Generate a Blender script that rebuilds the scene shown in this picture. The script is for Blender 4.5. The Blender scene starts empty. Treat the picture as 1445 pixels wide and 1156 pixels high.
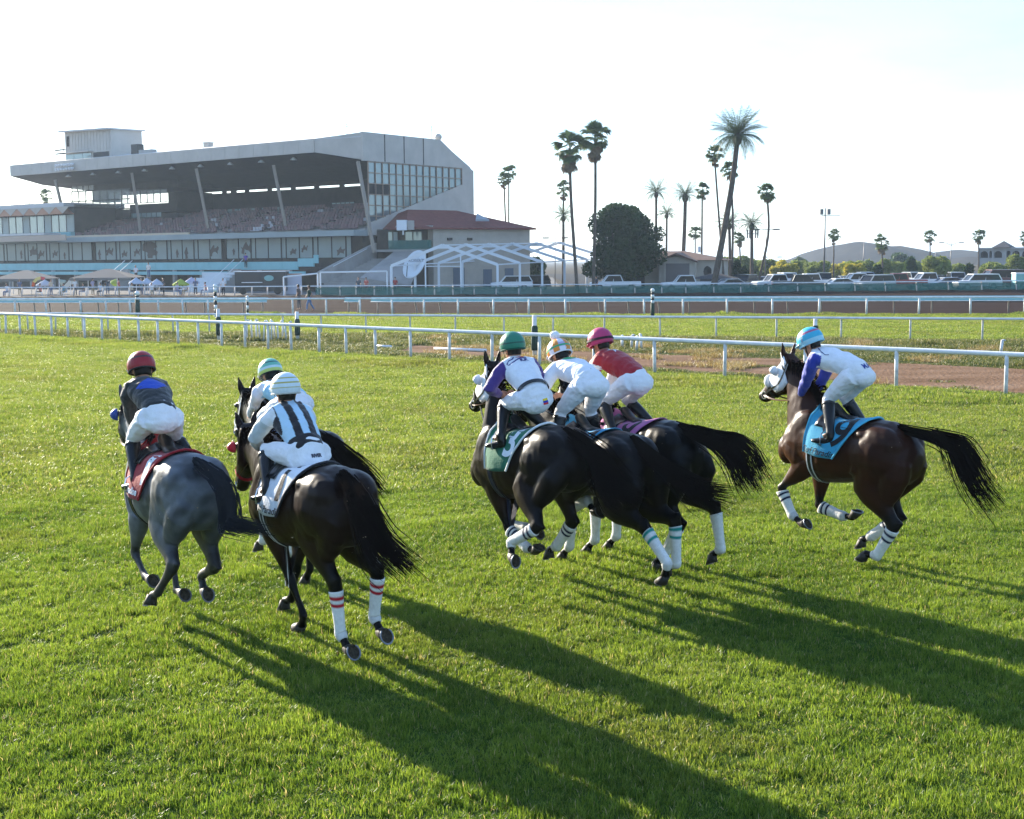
import bpy, bmesh, math, random
import numpy as np
from mathutils import Vector, Matrix, noise
from mathutils.bvhtree import BVHTree

R = math.radians
scene = bpy.context.scene
COL = scene.collection
rng = random.Random(7)
nrng = np.random.default_rng(7)

# ------------------------------------------------------------------ camera
F_PX, IMG_W, IMG_H, CAM_H = 1900.0, 1445.0, 1156.0, 3.25
PITCH = math.atan(210 / F_PX)
ROLL = math.atan(0.007)
cam_data = bpy.data.cameras.new('camera')
cam = bpy.data.objects.new('camera', cam_data)
COL.objects.link(cam)
cam_data.sensor_width = 36.0
cam_data.lens = 36.0 * F_PX / IMG_W
cam_data.clip_start = 0.1
cam_data.clip_end = 9000
_fw = Vector((0, math.cos(PITCH), -math.sin(PITCH)))
_up0 = Vector((0, math.sin(PITCH), math.cos(PITCH)))
_rt0 = Vector((1, 0, 0))
_rt = math.cos(ROLL) * _rt0 - math.sin(ROLL) * _up0
_up = math.sin(ROLL) * _rt0 + math.cos(ROLL) * _up0
cam.matrix_world = Matrix(((_rt.x, _up.x, -_fw.x, 0), (_rt.y, _up.y, -_fw.y, 0), (_rt.z, _up.z, -_fw.z, CAM_H), (0, 0, 0, 1)))
scene.camera = cam

def ray(px, py):
    return _fw * F_PX + _rt * (px - IMG_W / 2) - _up * (py - IMG_H / 2)

def gnd(px, py, z=0.0):
    """world point at height z seen at a pixel of the photograph"""
    r = ray(px, py)
    return Vector((0, 0, CAM_H)) + r * ((z - CAM_H) / r.z)

def atY(px, py, Y):
    """world point at distance Y seen at a pixel of the photograph"""
    r = ray(px, py)
    return Vector((0, 0, CAM_H)) + r * (Y / r.y)

# ------------------------------------------------------------------ light
SUN_ELEV, SUN_LEFT = R(18.5), R(38.5)
world = bpy.data.worlds.new('World')
scene.world = world
world.use_nodes = True
wn, wl = world.node_tree.nodes, world.node_tree.links
bg = wn['Background']
sky = wn.new('ShaderNodeTexSky')
sky.sky_type = 'NISHITA'
sky.sun_disc = False
sky.sun_elevation = SUN_ELEV
sky.sun_rotation = -SUN_LEFT
sky.air_density = 1.0
sky.dust_density = 0.4
sky.ozone_density = 1.0
bg.inputs['Strength'].default_value = 0.10
# thin bright veil of high cloud
tc = wn.new('ShaderNodeTexCoord')
mp = wn.new('ShaderNodeMapping'); mp.inputs['Scale'].default_value = (1.6, 1.6, 7.0)
nz = wn.new('ShaderNodeTexNoise'); nz.inputs['Scale'].default_value = 2.2; nz.inputs['Detail'].default_value = 7; nz.inputs['Roughness'].default_value = 0.62
rp = wn.new('ShaderNodeValToRGB'); rp.color_ramp.elements[0].position = 0.42; rp.color_ramp.elements[1].position = 0.78
mx = wn.new('ShaderNodeMix'); mx.data_type = 'RGBA'
mul = wn.new('ShaderNodeMath'); mul.operation = 'MULTIPLY'; mul.inputs[1].default_value = 0.30
wl.new(tc.outputs['Generated'], mp.inputs['Vector']); wl.new(mp.outputs['Vector'], nz.inputs['Vector'])
wl.new(nz.outputs['Fac'], rp.inputs['Fac']); wl.new(rp.outputs['Color'], mul.inputs[0])
ad_ = wn.new('ShaderNodeMath'); ad_.operation = 'ADD'; ad_.inputs[1].default_value = 0.34
wl.new(mul.outputs[0], ad_.inputs[0]); wl.new(ad_.outputs[0], mx.inputs['Factor']); wl.new(sky.outputs['Color'], mx.inputs['A'])
mx.inputs['B'].default_value = (1.7, 2.3, 3.0, 1)
tint = wn.new('ShaderNodeMix'); tint.data_type = 'RGBA'; tint.blend_type = 'MULTIPLY'; tint.inputs['Factor'].default_value = 1.0
tint.inputs['B'].default_value = (0.80, 0.925, 1.14, 1)
wl.new(mx.outputs['Result'], tint.inputs['A']); wl.new(tint.outputs['Result'], bg.inputs['Color'])

sun_data = bpy.data.lights.new('sun', 'SUN')
sun_data.energy = 4.4
sun_data.angle = R(0.53)
sun_data.color = (1.0, 0.90, 0.74)
sun = bpy.data.objects.new('sun', sun_data)
COL.objects.link(sun)
sun_dir = Vector((-math.sin(SUN_LEFT) * math.cos(SUN_ELEV), math.cos(SUN_LEFT) * math.cos(SUN_ELEV), math.sin(SUN_ELEV)))
sun.rotation_euler = sun_dir.to_track_quat('Z', 'Y').to_euler()
sun.location = (-40, 60, 40)

scene.view_settings.view_transform = 'Standard'
scene.view_settings.look = 'None'
scene.view_settings.gamma = 1.0
scene.view_settings.use_curve_mapping = False
scene.view_settings.exposure = 1.9
scene.render.engine = 'CYCLES'
scene.cycles.use_denoising = True
scene.cycles.max_bounces = 8
scene.cycles.transparent_max_bounces = 12
scene.cycles.volume_bounces = 1

# ------------------------------------------------------------------ materials
def mat(name, color=(0.5, 0.5, 0.5), rough=0.6, spec=0.4, metal=0.0, attr=None, noise_amt=0.0, noise_scale=6.0,
        bump=0.0, bump_scale=40.0, coat=0.0, sheen=0.0, trans=0.0, detail=4.0, emit=None, world_coords=False, alpha=1.0):
    m = bpy.data.materials.new(name)
    m.use_nodes = True
    n, l = m.node_tree.nodes, m.node_tree.links
    b = n['Principled BSDF']
    b.inputs['Roughness'].default_value = rough
    b.inputs['Specular IOR Level'].default_value = spec
    b.inputs['Metallic'].default_value = metal
    b.inputs['Coat Weight'].default_value = coat
    b.inputs['Coat Roughness'].default_value = 0.25
    b.inputs['Sheen Weight'].default_value = sheen
    b.inputs['Alpha'].default_value = alpha
    src = None
    if attr:
        a = n.new('ShaderNodeAttribute'); a.attribute_name = attr
        src = a.outputs['Color']
    t = None
    if noise_amt or bump:
        t = n.new('ShaderNodeTexCoord')
        if world_coords:
            g = n.new('ShaderNodeNewGeometry'); vec = g.outputs['Position']
        else:
            vec = t.outputs['Object']
    if noise_amt:
        z = n.new('ShaderNodeTexNoise'); z.inputs['Scale'].default_value = noise_scale; z.inputs['Detail'].default_value = detail
        z.inputs['Roughness'].default_value = 0.6
        l.new(vec, z.inputs['Vector'])
        mr = n.new('ShaderNodeMapRange'); mr.inputs['From Min'].default_value = 0.3; mr.inputs['From Max'].default_value = 0.7
        mr.inputs['To Min'].default_value = 1 - noise_amt; mr.inputs['To Max'].default_value = 1 + noise_amt
        l.new(z.outputs['Fac'], mr.inputs['Value'])
        mm = n.new('ShaderNodeMix'); mm.data_type = 'RGBA'; mm.blend_type = 'MULTIPLY'; mm.inputs['Factor'].default_value = 1
        if src: l.new(src, mm.inputs['A'])
        else: mm.inputs['A'].default_value = (*color, 1)
        l.new(mr.outputs['Result'], mm.inputs['B'])
        src = mm.outputs['Result']
    if src: l.new(src, b.inputs['Base Color'])
    else: b.inputs['Base Color'].default_value = (*color, 1)
    if bump:
        z2 = n.new('ShaderNodeTexNoise'); z2.inputs['Scale'].default_value = bump_scale; z2.inputs['Detail'].default_value = 5
        l.new(vec, z2.inputs['Vector'])
        bp = n.new('ShaderNodeBump'); bp.inputs['Strength'].default_value = bump; bp.inputs['Distance'].default_value = 0.02
        l.new(z2.outputs['Fac'], bp.inputs['Height']); l.new(bp.outputs['Normal'], b.inputs['Normal'])
    if emit:
        b.inputs['Emission Color'].default_value = (*emit, 1); b.inputs['Emission Strength'].default_value = 1
    if trans:
        out = n['Material Output']
        tr = n.new('ShaderNodeBsdfTranslucent'); ms = n.new('ShaderNodeMixShader'); ms.inputs['Fac'].default_value = trans
        if src: l.new(src, tr.inputs['Color'])
        else: tr.inputs['Color'].default_value = (*color, 1)
        l.new(b.outputs['BSDF'], ms.inputs[1]); l.new(tr.outputs['BSDF'], ms.inputs[2]); l.new(ms.outputs['Shader'], out.inputs['Surface'])
    return m

# ------------------------------------------------------------------ objects
def tag(o, label=None, cat=None, group=None, kind=None):
    if label: o['label'] = label
    if cat: o['category'] = cat
    if group: o['group'] = group
    if kind: o['kind'] = kind
    return o

def empty(name, loc=(0, 0, 0), rotz=0.0, label=None, cat=None, group=None):
    o = bpy.data.objects.new(name, None)
    o.empty_display_size = 0.2
    COL.objects.link(o)
    o.location = loc
    o.rotation_euler = (0, 0, rotz)
    return tag(o, label, cat, group)

def link_mesh(name, me, m=None, parent=None, smooth=False):
    if m is not None and len(me.materials) == 0:
        for x in (m if isinstance(m, (list, tuple)) else [m]): me.materials.append(x)
    if smooth:
        me.polygons.foreach_set('use_smooth', [True] * len(me.polygons))
    o = bpy.data.objects.new(name, me)
    COL.objects.link(o)
    if parent is not None: o.parent = parent
    return o

def copy_tree(o, parent=None):
    c = o.copy()
    COL.objects.link(c)
    if parent is not None:
        c.parent = parent
        c.matrix_parent_inverse = o.matrix_parent_inverse.copy()
    for ch in o.children: copy_tree(ch, c)
    return c

class MB:
    """collects shapes, then links them as one mesh object"""
    def __init__(self): self.v = []; self.f = []; self.mi = []; self.cur = 0
    def add(self, vs, fs):
        o = len(self.v)
        self.v += [tuple(p) for p in vs]
        self.f += [tuple(i + o for i in f) for f in fs]
        self.mi += [self.cur] * len(fs)
        return self
    def box(self, a, b):
        x0, y0, z0 = a; x1, y1, z1 = b
        return self.add([(x0, y0, z0), (x1, y0, z0), (x1, y1, z0), (x0, y1, z0), (x0, y0, z1), (x1, y0, z1), (x1, y1, z1), (x0, y1, z1)],
                        [(0, 3, 2, 1), (4, 5, 6, 7), (0, 1, 5, 4), (1, 2, 6, 5), (2, 3, 7, 6), (3, 0, 4, 7)])
    def cbox(self, c, s): return self.box([c[i] - s[i] / 2 for i in range(3)], [c[i] + s[i] / 2 for i in range(3)])
    def beam(self, p, q, w, h):
        """rectangular bar from p to q (w sideways, h upward)"""
        p, q = Vector(p), Vector(q); t = (q - p).normalized()
        s = t.cross(Vector((0, 0, 1)))
        if s.length < 1e-4: s = Vector((1, 0, 0))
        s.normalize(); u = s.cross(t)
        vs = [c + s * (w / 2 * i) + u * (h / 2 * j) for c in (p, q) for i, j in ((-1, -1), (1, -1), (1, 1), (-1, 1))]
        return self.add(vs, [(0, 1, 2, 3), (4, 7, 6, 5), (0, 4, 5, 1), (1, 5, 6, 2), (2, 6, 7, 3), (3, 7, 4, 0)])
    def tube(self, pts, rad, n=8, caps=True):
        pts = [Vector(p) for p in pts]
        rad = rad if isinstance(rad, (list, tuple)) else [rad] * len(pts)
        rings = []; s = None
        for i, p in enumerate(pts):
            t = (pts[min(i + 1, len(pts) - 1)] - pts[max(i - 1, 0)])
            if t.length < 1e-9: t = Vector((0, 0, 1))
            t.normalize()
            if s is None:
                s = t.cross(Vector((0, 0, 1)))
                if s.length < 1e-3: s = Vector((1, 0, 0))
            s = (s - t * s.dot(t)).normalized(); u = t.cross(s)
            rings.append([p + (s * math.cos(2 * math.pi * k / n) + u * math.sin(2 * math.pi * k / n)) * rad[i] for k in range(n)])
        vs = [q for r in rings for q in r]; fs = []
        for i in range(len(pts) - 1):
            for k in range(n):
                a, b = i * n + k, i * n + (k + 1) % n
                fs.append((a, b, b + n, a + n))
        if caps:
            fs.append(tuple(range(n))[::-1]); fs.append(tuple(range((len(pts) - 1) * n, len(pts) * n)))
        return self.add(vs, fs)
    def loft(self, st, n=16):
        """st: list of (centre, side vector, up vector, half width, half height); closed ends"""
        vs = []; fs = []
        for c, s, u, a, b in st:
            c, s, u = Vector(c), Vector(s), Vector(u)
            for k in range(n):
                th = 2 * math.pi * k / n
                vs.append(c + s * (a * math.cos(th)) + u * (b * math.sin(th)))
        m = len(st)
        for i in range(m - 1):
            for k in range(n):
                p, q = i * n + k, i * n + (k + 1) % n
                fs.append((p, q, q + n, p + n))
        vs.append(Vector(st[0][0])); vs.append(Vector(st[-1][0]))
        for k in range(n):
            fs.append((m * n, (k + 1) % n, k)); fs.append((m * n + 1, (m - 1) * n + k, (m - 1) * n + (k + 1) % n))
        return self.add(vs, fs)
    def ellipsoid(self, c, r, rot=None, nu=14, nv=9):
        c = Vector(c); vs = []; fs = []
        for j in range(1, nv):
            ph = math.pi * j / nv
            for k in range(nu):
                th = 2 * math.pi * k / nu
                p = Vector((r[0] * math.sin(ph) * math.cos(th), r[1] * math.sin(ph) * math.sin(th), r[2] * math.cos(ph)))
                vs.append(c + (rot @ p if rot else p))
        for j in range(nv - 2):
            for k in range(nu):
                a, b = j * nu + k, j * nu + (k + 1) % nu
                fs.append((a, a + nu, b + nu, b))
        t, bt = len(vs), len(vs) + 1
        p = Vector((0, 0, r[2])); vs.append(c + (rot @ p if rot else p)); vs.append(c - (rot @ p if rot else p))
        for k in range(nu):
            fs.append((t, k, (k + 1) % nu)); fs.append((bt, (nv - 2) * nu + (k + 1) % nu, (nv - 2) * nu + k))
        return self.add(vs, fs)
    def grid(self, P):
        """P: rows of points, open sheet"""
        nr, nc = len(P), len(P[0])
        return self.add([q for r in P for q in r], [(i * nc + j, i * nc + j + 1, (i + 1) * nc + j + 1, (i + 1) * nc + j) for i in range(nr - 1) for j in range(nc - 1)])
    def mesh(self, name):
        me = bpy.data.meshes.new(name)
        me.from_pydata(self.v, [], self.f)
        if any(self.mi): me.polygons.foreach_set('material_index', self.mi)
        me.update()
        return me
    def build(self, name, m=None, parent=None, smooth=False):
        return link_mesh(name, self.mesh(name), m, parent, smooth)

def set_colors(me, cols, name='Col'):
    a = me.color_attributes.new(name, 'FLOAT_COLOR', 'POINT')
    c = np.ones((len(me.vertices), 4), np.float32); c[:, :3] = cols
    a.data.foreach_set('color', c.ravel())

def verts_of(me):
    v = np.empty(len(me.vertices) * 3, np.float32); me.vertices.foreach_get('co', v)
    return v.reshape(-1, 3)

def organic(name, mb, voxel, it=4, factor=0.5):
    """fuse overlapping closed shapes into one continuous skin"""
    me = mb.mesh('tmp')
    o = bpy.data.objects.new('tmp', me); COL.objects.link(o)
    r = o.modifiers.new('r', 'REMESH'); r.mode = 'VOXEL'; r.voxel_size = voxel; r.adaptivity = 0
    s = o.modifiers.new('s', 'SMOOTH'); s.factor = factor; s.iterations = it
    dg = bpy.context.evaluated_depsgraph_get()
    out = bpy.data.meshes.new_from_object(o.evaluated_get(dg))
    bpy.data.objects.remove(o); bpy.data.meshes.remove(me)
    out.name = name
    out.materials.clear()
    out.polygons.foreach_set('use_smooth', [True] * len(out.polygons))
    return out

def bvh_of(me):
    return BVHTree.FromPolygons([v.co for v in me.vertices], [p.vertices for p in me.polygons])
# ------------------------------------------------------------------ ground
def band_mat(name, c1, c2, c3, scale, rough=0.9, bump=0.5, bscale=30, stretch=(1, 1, 1), p=(0.35, 0.5, 0.68), trans=0.0):
    """three-colour ground with coarse and fine mottling"""
    m = bpy.data.materials.new(name); m.use_nodes = True
    n, l = m.node_tree.nodes, m.node_tree.links
    b = n['Principled BSDF']; b.inputs['Roughness'].default_value = rough; b.inputs['Specular IOR Level'].default_value = 0.02
    g = n.new('ShaderNodeNewGeometry'); mp = n.new('ShaderNodeMapping'); mp.inputs['Scale'].default_value = stretch
    l.new(g.outputs['Position'], mp.inputs['Vector'])
    z = n.new('ShaderNodeTexNoise'); z.inputs['Scale'].default_value = scale; z.inputs['Detail'].default_value = 9; z.inputs['Roughness'].default_value = 0.68
    l.new(mp.outputs['Vector'], z.inputs['Vector'])
    r = n.new('ShaderNodeValToRGB'); e = r.color_ramp.elements
    e[0].position = p[0]; e[0].color = (*c1, 1); e[1].position = p[2]; e[1].color = (*c3, 1); k = e.new(p[1]); k.color = (*c2, 1)
    l.new(z.outputs['Fac'], r.inputs['Fac'])
    z2 = n.new('ShaderNodeTexNoise'); z2.inputs['Scale'].default_value = bscale; z2.inputs['Detail'].default_value = 6
    l.new(g.outputs['Position'], z2.inputs['Vector'])
    mr = n.new('ShaderNodeMapRange'); mr.inputs['From Min'].default_value = .3; mr.inputs['From Max'].default_value = .7; mr.inputs['To Min'].default_value = .72; mr.inputs['To Max'].default_value = 1.25
    l.new(z2.outputs['Fac'], mr.inputs['Value'])
    mm = n.new('ShaderNodeMix'); mm.data_type = 'RGBA'; mm.blend_type = 'MULTIPLY'; mm.inputs['Factor'].default_value = 1
    l.new(r.outputs['Color'], mm.inputs['A']); l.new(mr.outputs['Result'], mm.inputs['B']); l.new(mm.outputs['Result'], b.inputs['Base Color'])
    bp = n.new('ShaderNodeBump'); bp.inputs['Strength'].default_value = bump; bp.inputs['Distance'].default_value = 0.06
    l.new(z2.outputs['Fac'], bp.inputs['Height']); l.new(bp.outputs['Normal'], b.inputs['Normal'])
    return m

M_GROUND = band_mat('dry_ground', (0.06, 0.05, 0.035), (0.08, 0.065, 0.045), (0.10, 0.08, 0.055), 0.08)
M_SOIL = band_mat('turf_soil', (0.035, 0.062, 0.010), (0.05, 0.085, 0.014), (0.07, 0.105, 0.02), 0.5, bump=0.8, bscale=14)
M_FARTURF = band_mat('far_turf', (0.040, 0.075, 0.010), (0.060, 0.105, 0.014), (0.085, 0.13, 0.02), 0.35, bump=0.6, bscale=6, stretch=(0.25, 1, 1))
M_DIRT = band_mat('dirt_path', (0.13, 0.075, 0.042), (0.19, 0.115, 0.07), (0.25, 0.165, 0.11), 0.6, bump=1.0, bscale=9, stretch=(0.4, 1, 1))
M_TRACK = band_mat('track_dirt', (0.022, 0.0125, 0.009), (0.030, 0.017, 0.0125), (0.039, 0.0235, 0.0175), 0.25, bump=0.7, bscale=4, stretch=(0.15, 1, 1))
M_VERGE = band_mat('weedy_verge', (0.035, 0.055, 0.014), (0.07, 0.085, 0.022), (0.13, 0.11, 0.045), 0.45, bump=0.9, bscale=10)
M_APRON = band_mat('apron_paving', (0.15, 0.14, 0.13), (0.19, 0.18, 0.17), (0.23, 0.22, 0.2), 0.2, bump=0.2)
M_LOT = band_mat('asphalt', (0.04, 0.04, 0.042), (0.055, 0.055, 0.056), (0.075, 0.073, 0.07), 0.2, bump=0.2)

def sheet(name, pts, z, m):
    me = bpy.data.meshes.new(name)
    me.from_pydata([(p[0], p[1], z) for p in pts], [], [tuple(range(len(pts)))])
    me.update()
    if me.polygons[0].normal.z < 0: me.flip_normals()
    return tag(link_mesh(name, me, m), kind='structure')

def fit_curve(samples, deg=2):
    xs = np.array([s[0] for s in samples]); ys = np.array([s[1] for s in samples])
    c = np.polyfit(xs, ys, deg)
    return lambda x: float(np.polyval(c, x))

R1_TOP = fit_curve([(0, 442.6), (140, 447.5), (280, 452.7), (345, 456), (412, 459.5), (560, 464), (720, 471), (880, 477.8), (1023, 482.8), (1130, 487), (1266, 492.8), (1421, 500.2), (1445, 501.5)], 2)
R2_TOP = fit_curve([(0, 441.5), (290, 443), (550, 446), (890, 447.6), (1130, 448.2), (1300, 449), (1445, 450.4)], 1)
R3_TOP = fit_curve([(0, 423), (180, 422.6), (430, 421.5), (600, 420.8), (940, 420.2), (1445, 419.6)], 1)
R4_TOP = fit_curve([(0, 406), (430, 404), (600, 403), (770, 402), (940, 400.8), (1110, 399.4), (1310, 397.2), (1445, 396.3)], 2)
r1 = lambda px, z=0.98: gnd(px, R1_TOP(px), z)
r2 = lambda px, z=0.88: gnd(px, R2_TOP(px), z)
r3 = lambda px, z=1.0: gnd(px, R3_TOP(px), z)
r4 = lambda px, z=1.0: gnd(px, R4_TOP(px), z)

sheet('ground', [(-5000, -200), (5000, -200), (5000, 6000), (-5000, 6000)], -0.02, M_GROUND)
edge1 = [r1(px) for px in range(-500, 1901, 100)]
off1 = Vector((0.35, 0.5, 0))
sheet('turf_course', [(-60, -12), (45, -12), (edge1[-1].x + 12, edge1[-1].y - 10)] + [(p.x + off1.x, p.y + off1.y) for p in reversed(edge1)] + [(-75, 60)], 0.004, M_SOIL)
edge2 = [r2(px) for px in range(-700, 2101, 100)]
edge3 = [r3(px) for px in range(-900, 2301, 100)]
edge4 = [r4(px) for px in range(-1100, 2501, 100)]
sheet('verge', [(p.x + .3, p.y + .4) for p in edge1] + [(p.x, p.y - .3) for p in reversed(edge2)], 0.0, M_VERGE)
sheet('far_turf_course', [(p.x, p.y - .4) for p in edge2] + [(p.x, p.y + .8) for p in reversed(edge3)], 0.004, M_FARTURF)
sheet('dirt_track', [(p.x, p.y + 0.7) for p in edge3] + [(p.x, p.y + 0.8) for p in reversed(edge4)], -0.004, M_TRACK)
sheet('apron', [(p.x, p.y + 0.9) for p in edge4 if p.x < 8] + [(8, 260), (-260, 330)], 0.0, M_APRON)
sheet('parking_lot', [(8.05, 129)] + [(p.x, p.y + 0.9) for p in edge4 if p.x > 9] + [(260, 330), (8.05, 330)], 0.0, M_LOT)
PATH_LO = [(560, 497), (700, 505), (860, 516), (1023, 527), (1150, 536), (1266, 545), (1445, 556), (1750, 578)]
PATH_UP = [(1750, 533), (1445, 521), (1266, 512.5), (1023, 503.5), (900, 499), (700, 491), (560, 487)]
sheet('dirt_path', [gnd(*p) for p in PATH_LO] + [gnd(*p) for p in PATH_UP], 0.004, M_DIRT)

# ------------------------------------------------------------------ rails
M_RAIL = mat('white_rail_paint', (0.70, 0.71, 0.72), 0.45, 0.4, noise_amt=0.16, noise_scale=3.0, bump=0.1, bump_scale=20, world_coords=True)
M_POST = mat('weathered_white_post', (0.60, 0.60, 0.58), 0.6, 0.3, noise_amt=0.3, noise_scale=5.0, world_coords=True)
M_PADGREEN = mat('dark_green_padding', (0.018, 0.045, 0.032), 0.7, 0.25, noise_amt=0.3, noise_scale=6)
M_TEALCOVER = mat('teal_rail_cover', (0.19, 0.37, 0.35), 0.5, 0.35, noise_amt=0.08, noise_scale=2)
M_GREYPOST = mat('grey_galvanised', (0.32, 0.30, 0.28), 0.5, 0.4, metal=0.2)
M_MESH = mat('green_windscreen', (0.05, 0.17, 0.15), 0.8, 0.15, noise_amt=0.18, noise_scale=1.2, alpha=0.62)

def rail(name, fn, pxs, height, rad, label, cat, post_r, goose=0.0, ends=(-300, 1800), step=60, post_m=M_POST):
    t = empty(name, fn(720, height) * 1.0, 0, label, cat)
    base = Vector((t.location.x, t.location.y, 0)); t.location = base
    mb = MB()
    pts = [fn(px, height) for px in range(ends[0], ends[1] + 1, step)]
    mb.tube([Vector((p.x, p.y, height)) - base for p in pts], rad, 10)
    mb.build('rail', M_RAIL, t, True)
    first = None
    r0 = random.Random(3)
    for px in pxs:
        p = fn(px, height)
        tdir = (fn(px + 5, height) - fn(px - 5, height)).normalized(); nrm = Vector((-tdir.y, tdir.x, 0))
        if first is None:
            mb = MB()
            if goose:
                mb.tube([(0, goose, -0.1), (0, goose, height * 0.75), (0, goose * .85, height * 0.93), (0, goose * 0.35, height), (0, 0, height)], post_r, 8)
            else:
                mb.tube([(0, 0, -0.1), (0, 0, height - rad * .4)], post_r, 8)
            o = mb.build('post', post_m, t, True); first = o
        else:
            o = first.copy(); COL.objects.link(o); o.parent = t
        o.location = Vector((p.x, p.y, 0)) - base
        o.rotation_euler = (r0.uniform(-.02, .02), r0.uniform(-.02, .02), math.atan2(tdir.y, tdir.x))
    return t
R1P = [-60, -38, -15, 7, 27, 49, 72, 95, 118.5, 143, 168, 195, 222, 250.6, 279, 312, 345, 377.5, 410.4, 449.6, 488, 529.4, 579, 633.7, 694, 761, 838, 924, 1023, 1137, 1266, 1421, 1610]
rail('turf_rail', r1, R1P, 0.98, 0.062, 'near white tubular running rail sweeping across the picture behind the horses', 'rail', 0.05)
R2P = [-45, -4, 36, 75, 113.5, 149.5, 193, 241.4, 292.6, 344, 397.4, 451, 514.5, 577, 640.6, 709.4, 779, 851.4, 930.7, 1010, 1095.4, 1187, 1285, 1387, 1492]
rail('turf_rail', r2, R2P, 0.88, 0.05, 'middle white running rail with gooseneck posts between the two grass courses', 'rail', 0.04, 0.14)
R3P = [-24, 20.5, 64.5, 113, 149, 183, 223, 257.5, 293, 348, 413, 460, 508, 553, 598, 646, 696, 746, 798, 854, 909, 964, 1026, 1090, 1156, 1223, 1297, 1370, 1446]
rail('turf_rail', r3, R3P, 1.0, 0.055, 'far white running rail in front of the teal safety rail', 'rail', 0.06)
R4P = [-8, 12, 30, 50, 67, 86, 103, 122, 144, 162, 182, 203, 224, 245, 266, 288, 309.5, 330.6, 355, 377, 402, 425, 452, 479.5, 502, 528, 554, 581, 613, 639, 669, 700, 732, 763, 796, 828, 863, 896, 934, 968, 1007.5, 1045.5, 1085, 1126, 1165, 1207, 1250, 1294, 1339, 1386, 1435, 1485]
M_TANPOST = mat('pinkish_white_post', (0.55, 0.47, 0.42), 0.6, 0.3)
outer = rail('track_rail', r4, R4P, 1.0, 0.05, 'outermost pale rail of the dirt track with leaning posts and green windscreen', 'rail', 0.06, 0.0, post_m=M_TANPOST)
for o in outer.children:
    if o.name.startswith('post'): o.rotation_euler = (-0.16, 0.0, o.rotation_euler.z)
base4 = outer.location
rr = random.Random(5)
mesh_px = [445] + [p for p in R4P if p > 450]
for a, b in zip(mesh_px, mesh_px[1:]):
    mb = MB(); A, B = r4(a), r4(b)
    mb.grid([[Vector((A.x, A.y + .10, 0.08)) - base4, Vector((B.x, B.y + .10, 0.08)) - base4], [Vector((A.x, A.y + .04, 0.86 + rr.uniform(-.04, .04))) - base4, Vector((B.x, B.y + .04, 0.86 + rr.uniform(-.04, .04))) - base4]])
    o = mb.build('windscreen_panel', M_MESH, outer)
    o.modifiers.new('thick', 'SOLIDIFY').thickness = 0.012
# dark cushion bank at the foot of the outer rail
mb = MB(); P = []
r0 = random.Random(11)
for px in range(-300, 1800, 14):
    p = r4(px); h = 0.16 + r0.uniform(-.05, .07)
    P.append([(p.x, p.y - 1.2, -0.01), (p.x, p.y - .7, h * .6), (p.x, p.y - .3, h), (p.x, p.y + .5, h * .8), (p.x, p.y + 1.0, -.01)])
tag(mb.grid(P).build('dirt_bank', band_mat('harrowed_dirt', (0.03, 0.019, 0.014), (0.045, 0.028, 0.02), (0.06, 0.04, 0.03), 0.8, bump=1, bscale=6), None, True), kind='structure')

# teal safety rail behind the third running rail
def fontana(seg, label, posts):
    off = Vector((0, 1.7, 0))
    f = lambda px: r3(px) + off
    c = f((seg[0] + seg[1]) / 2); c.z = 0
    t = empty('safety_rail', c, 0, label, 'rail', 'teal safety rail sections')
    P = []
    n = max(2, int(abs(seg[1] - seg[0]) / 40) + 1)
    for k in range(n + 1):
        p = f(seg[0] + (seg[1] - seg[0]) * k / n)
        P.append([Vector((p.x, p.y - .42, 0.76)) - c, Vector((p.x, p.y - .30, 0.86)) - c, Vector((p.x, p.y + .05, 1.02)) - c, Vector((p.x, p.y + .12, 1.0)) - c])
    o = MB().grid(P).build('rail_cover', M_TEALCOVER, t); o.modifiers.new('thick', 'SOLIDIFY').thickness = 0.02
    mb = MB(); mb.tube([Vector((q[0].x, q[0].y, q[0].z)) for q in P], 0.03, 6); mb.build('rail_tube', M_RAIL, t, True)
    first = None
    for px in posts:
        p = f(px)
        if first is None:
            mb = MB(); mb.tube([(0.0, 0.30, -0.1), (0.0, .22, 0.35), (0, .05, 0.7), (0, -0.1, 0.93)], 0.045, 6); o = first = mb.build('gooseneck_post', M_GREYPOST, t, True)
        else:
            o = first.copy(); COL.objects.link(o); o.parent = t
        o.location = Vector((p.x, p.y, 0)) - c
        o.rotation_euler.y = -0.14 if px > 540 else 0.06
fontana((-400, 371), 'long teal topped safety rail left of the gap before the grandstand', [-30, 11, 33, 55, 77, 101, 125, 154, 173, 251, 278, 334, 362])
fontana((482, 505), 'short isolated piece of teal safety rail in the gap before the stairs', [486, 500])
fontana((520, 1800), 'teal topped safety rail running right past the parking lot', [528, 552, 585, 620, 693, 730, 770, 808, 850, 892, 936, 980, 1074, 1122, 1171, 1276, 1331, 1387, 1442])

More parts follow.
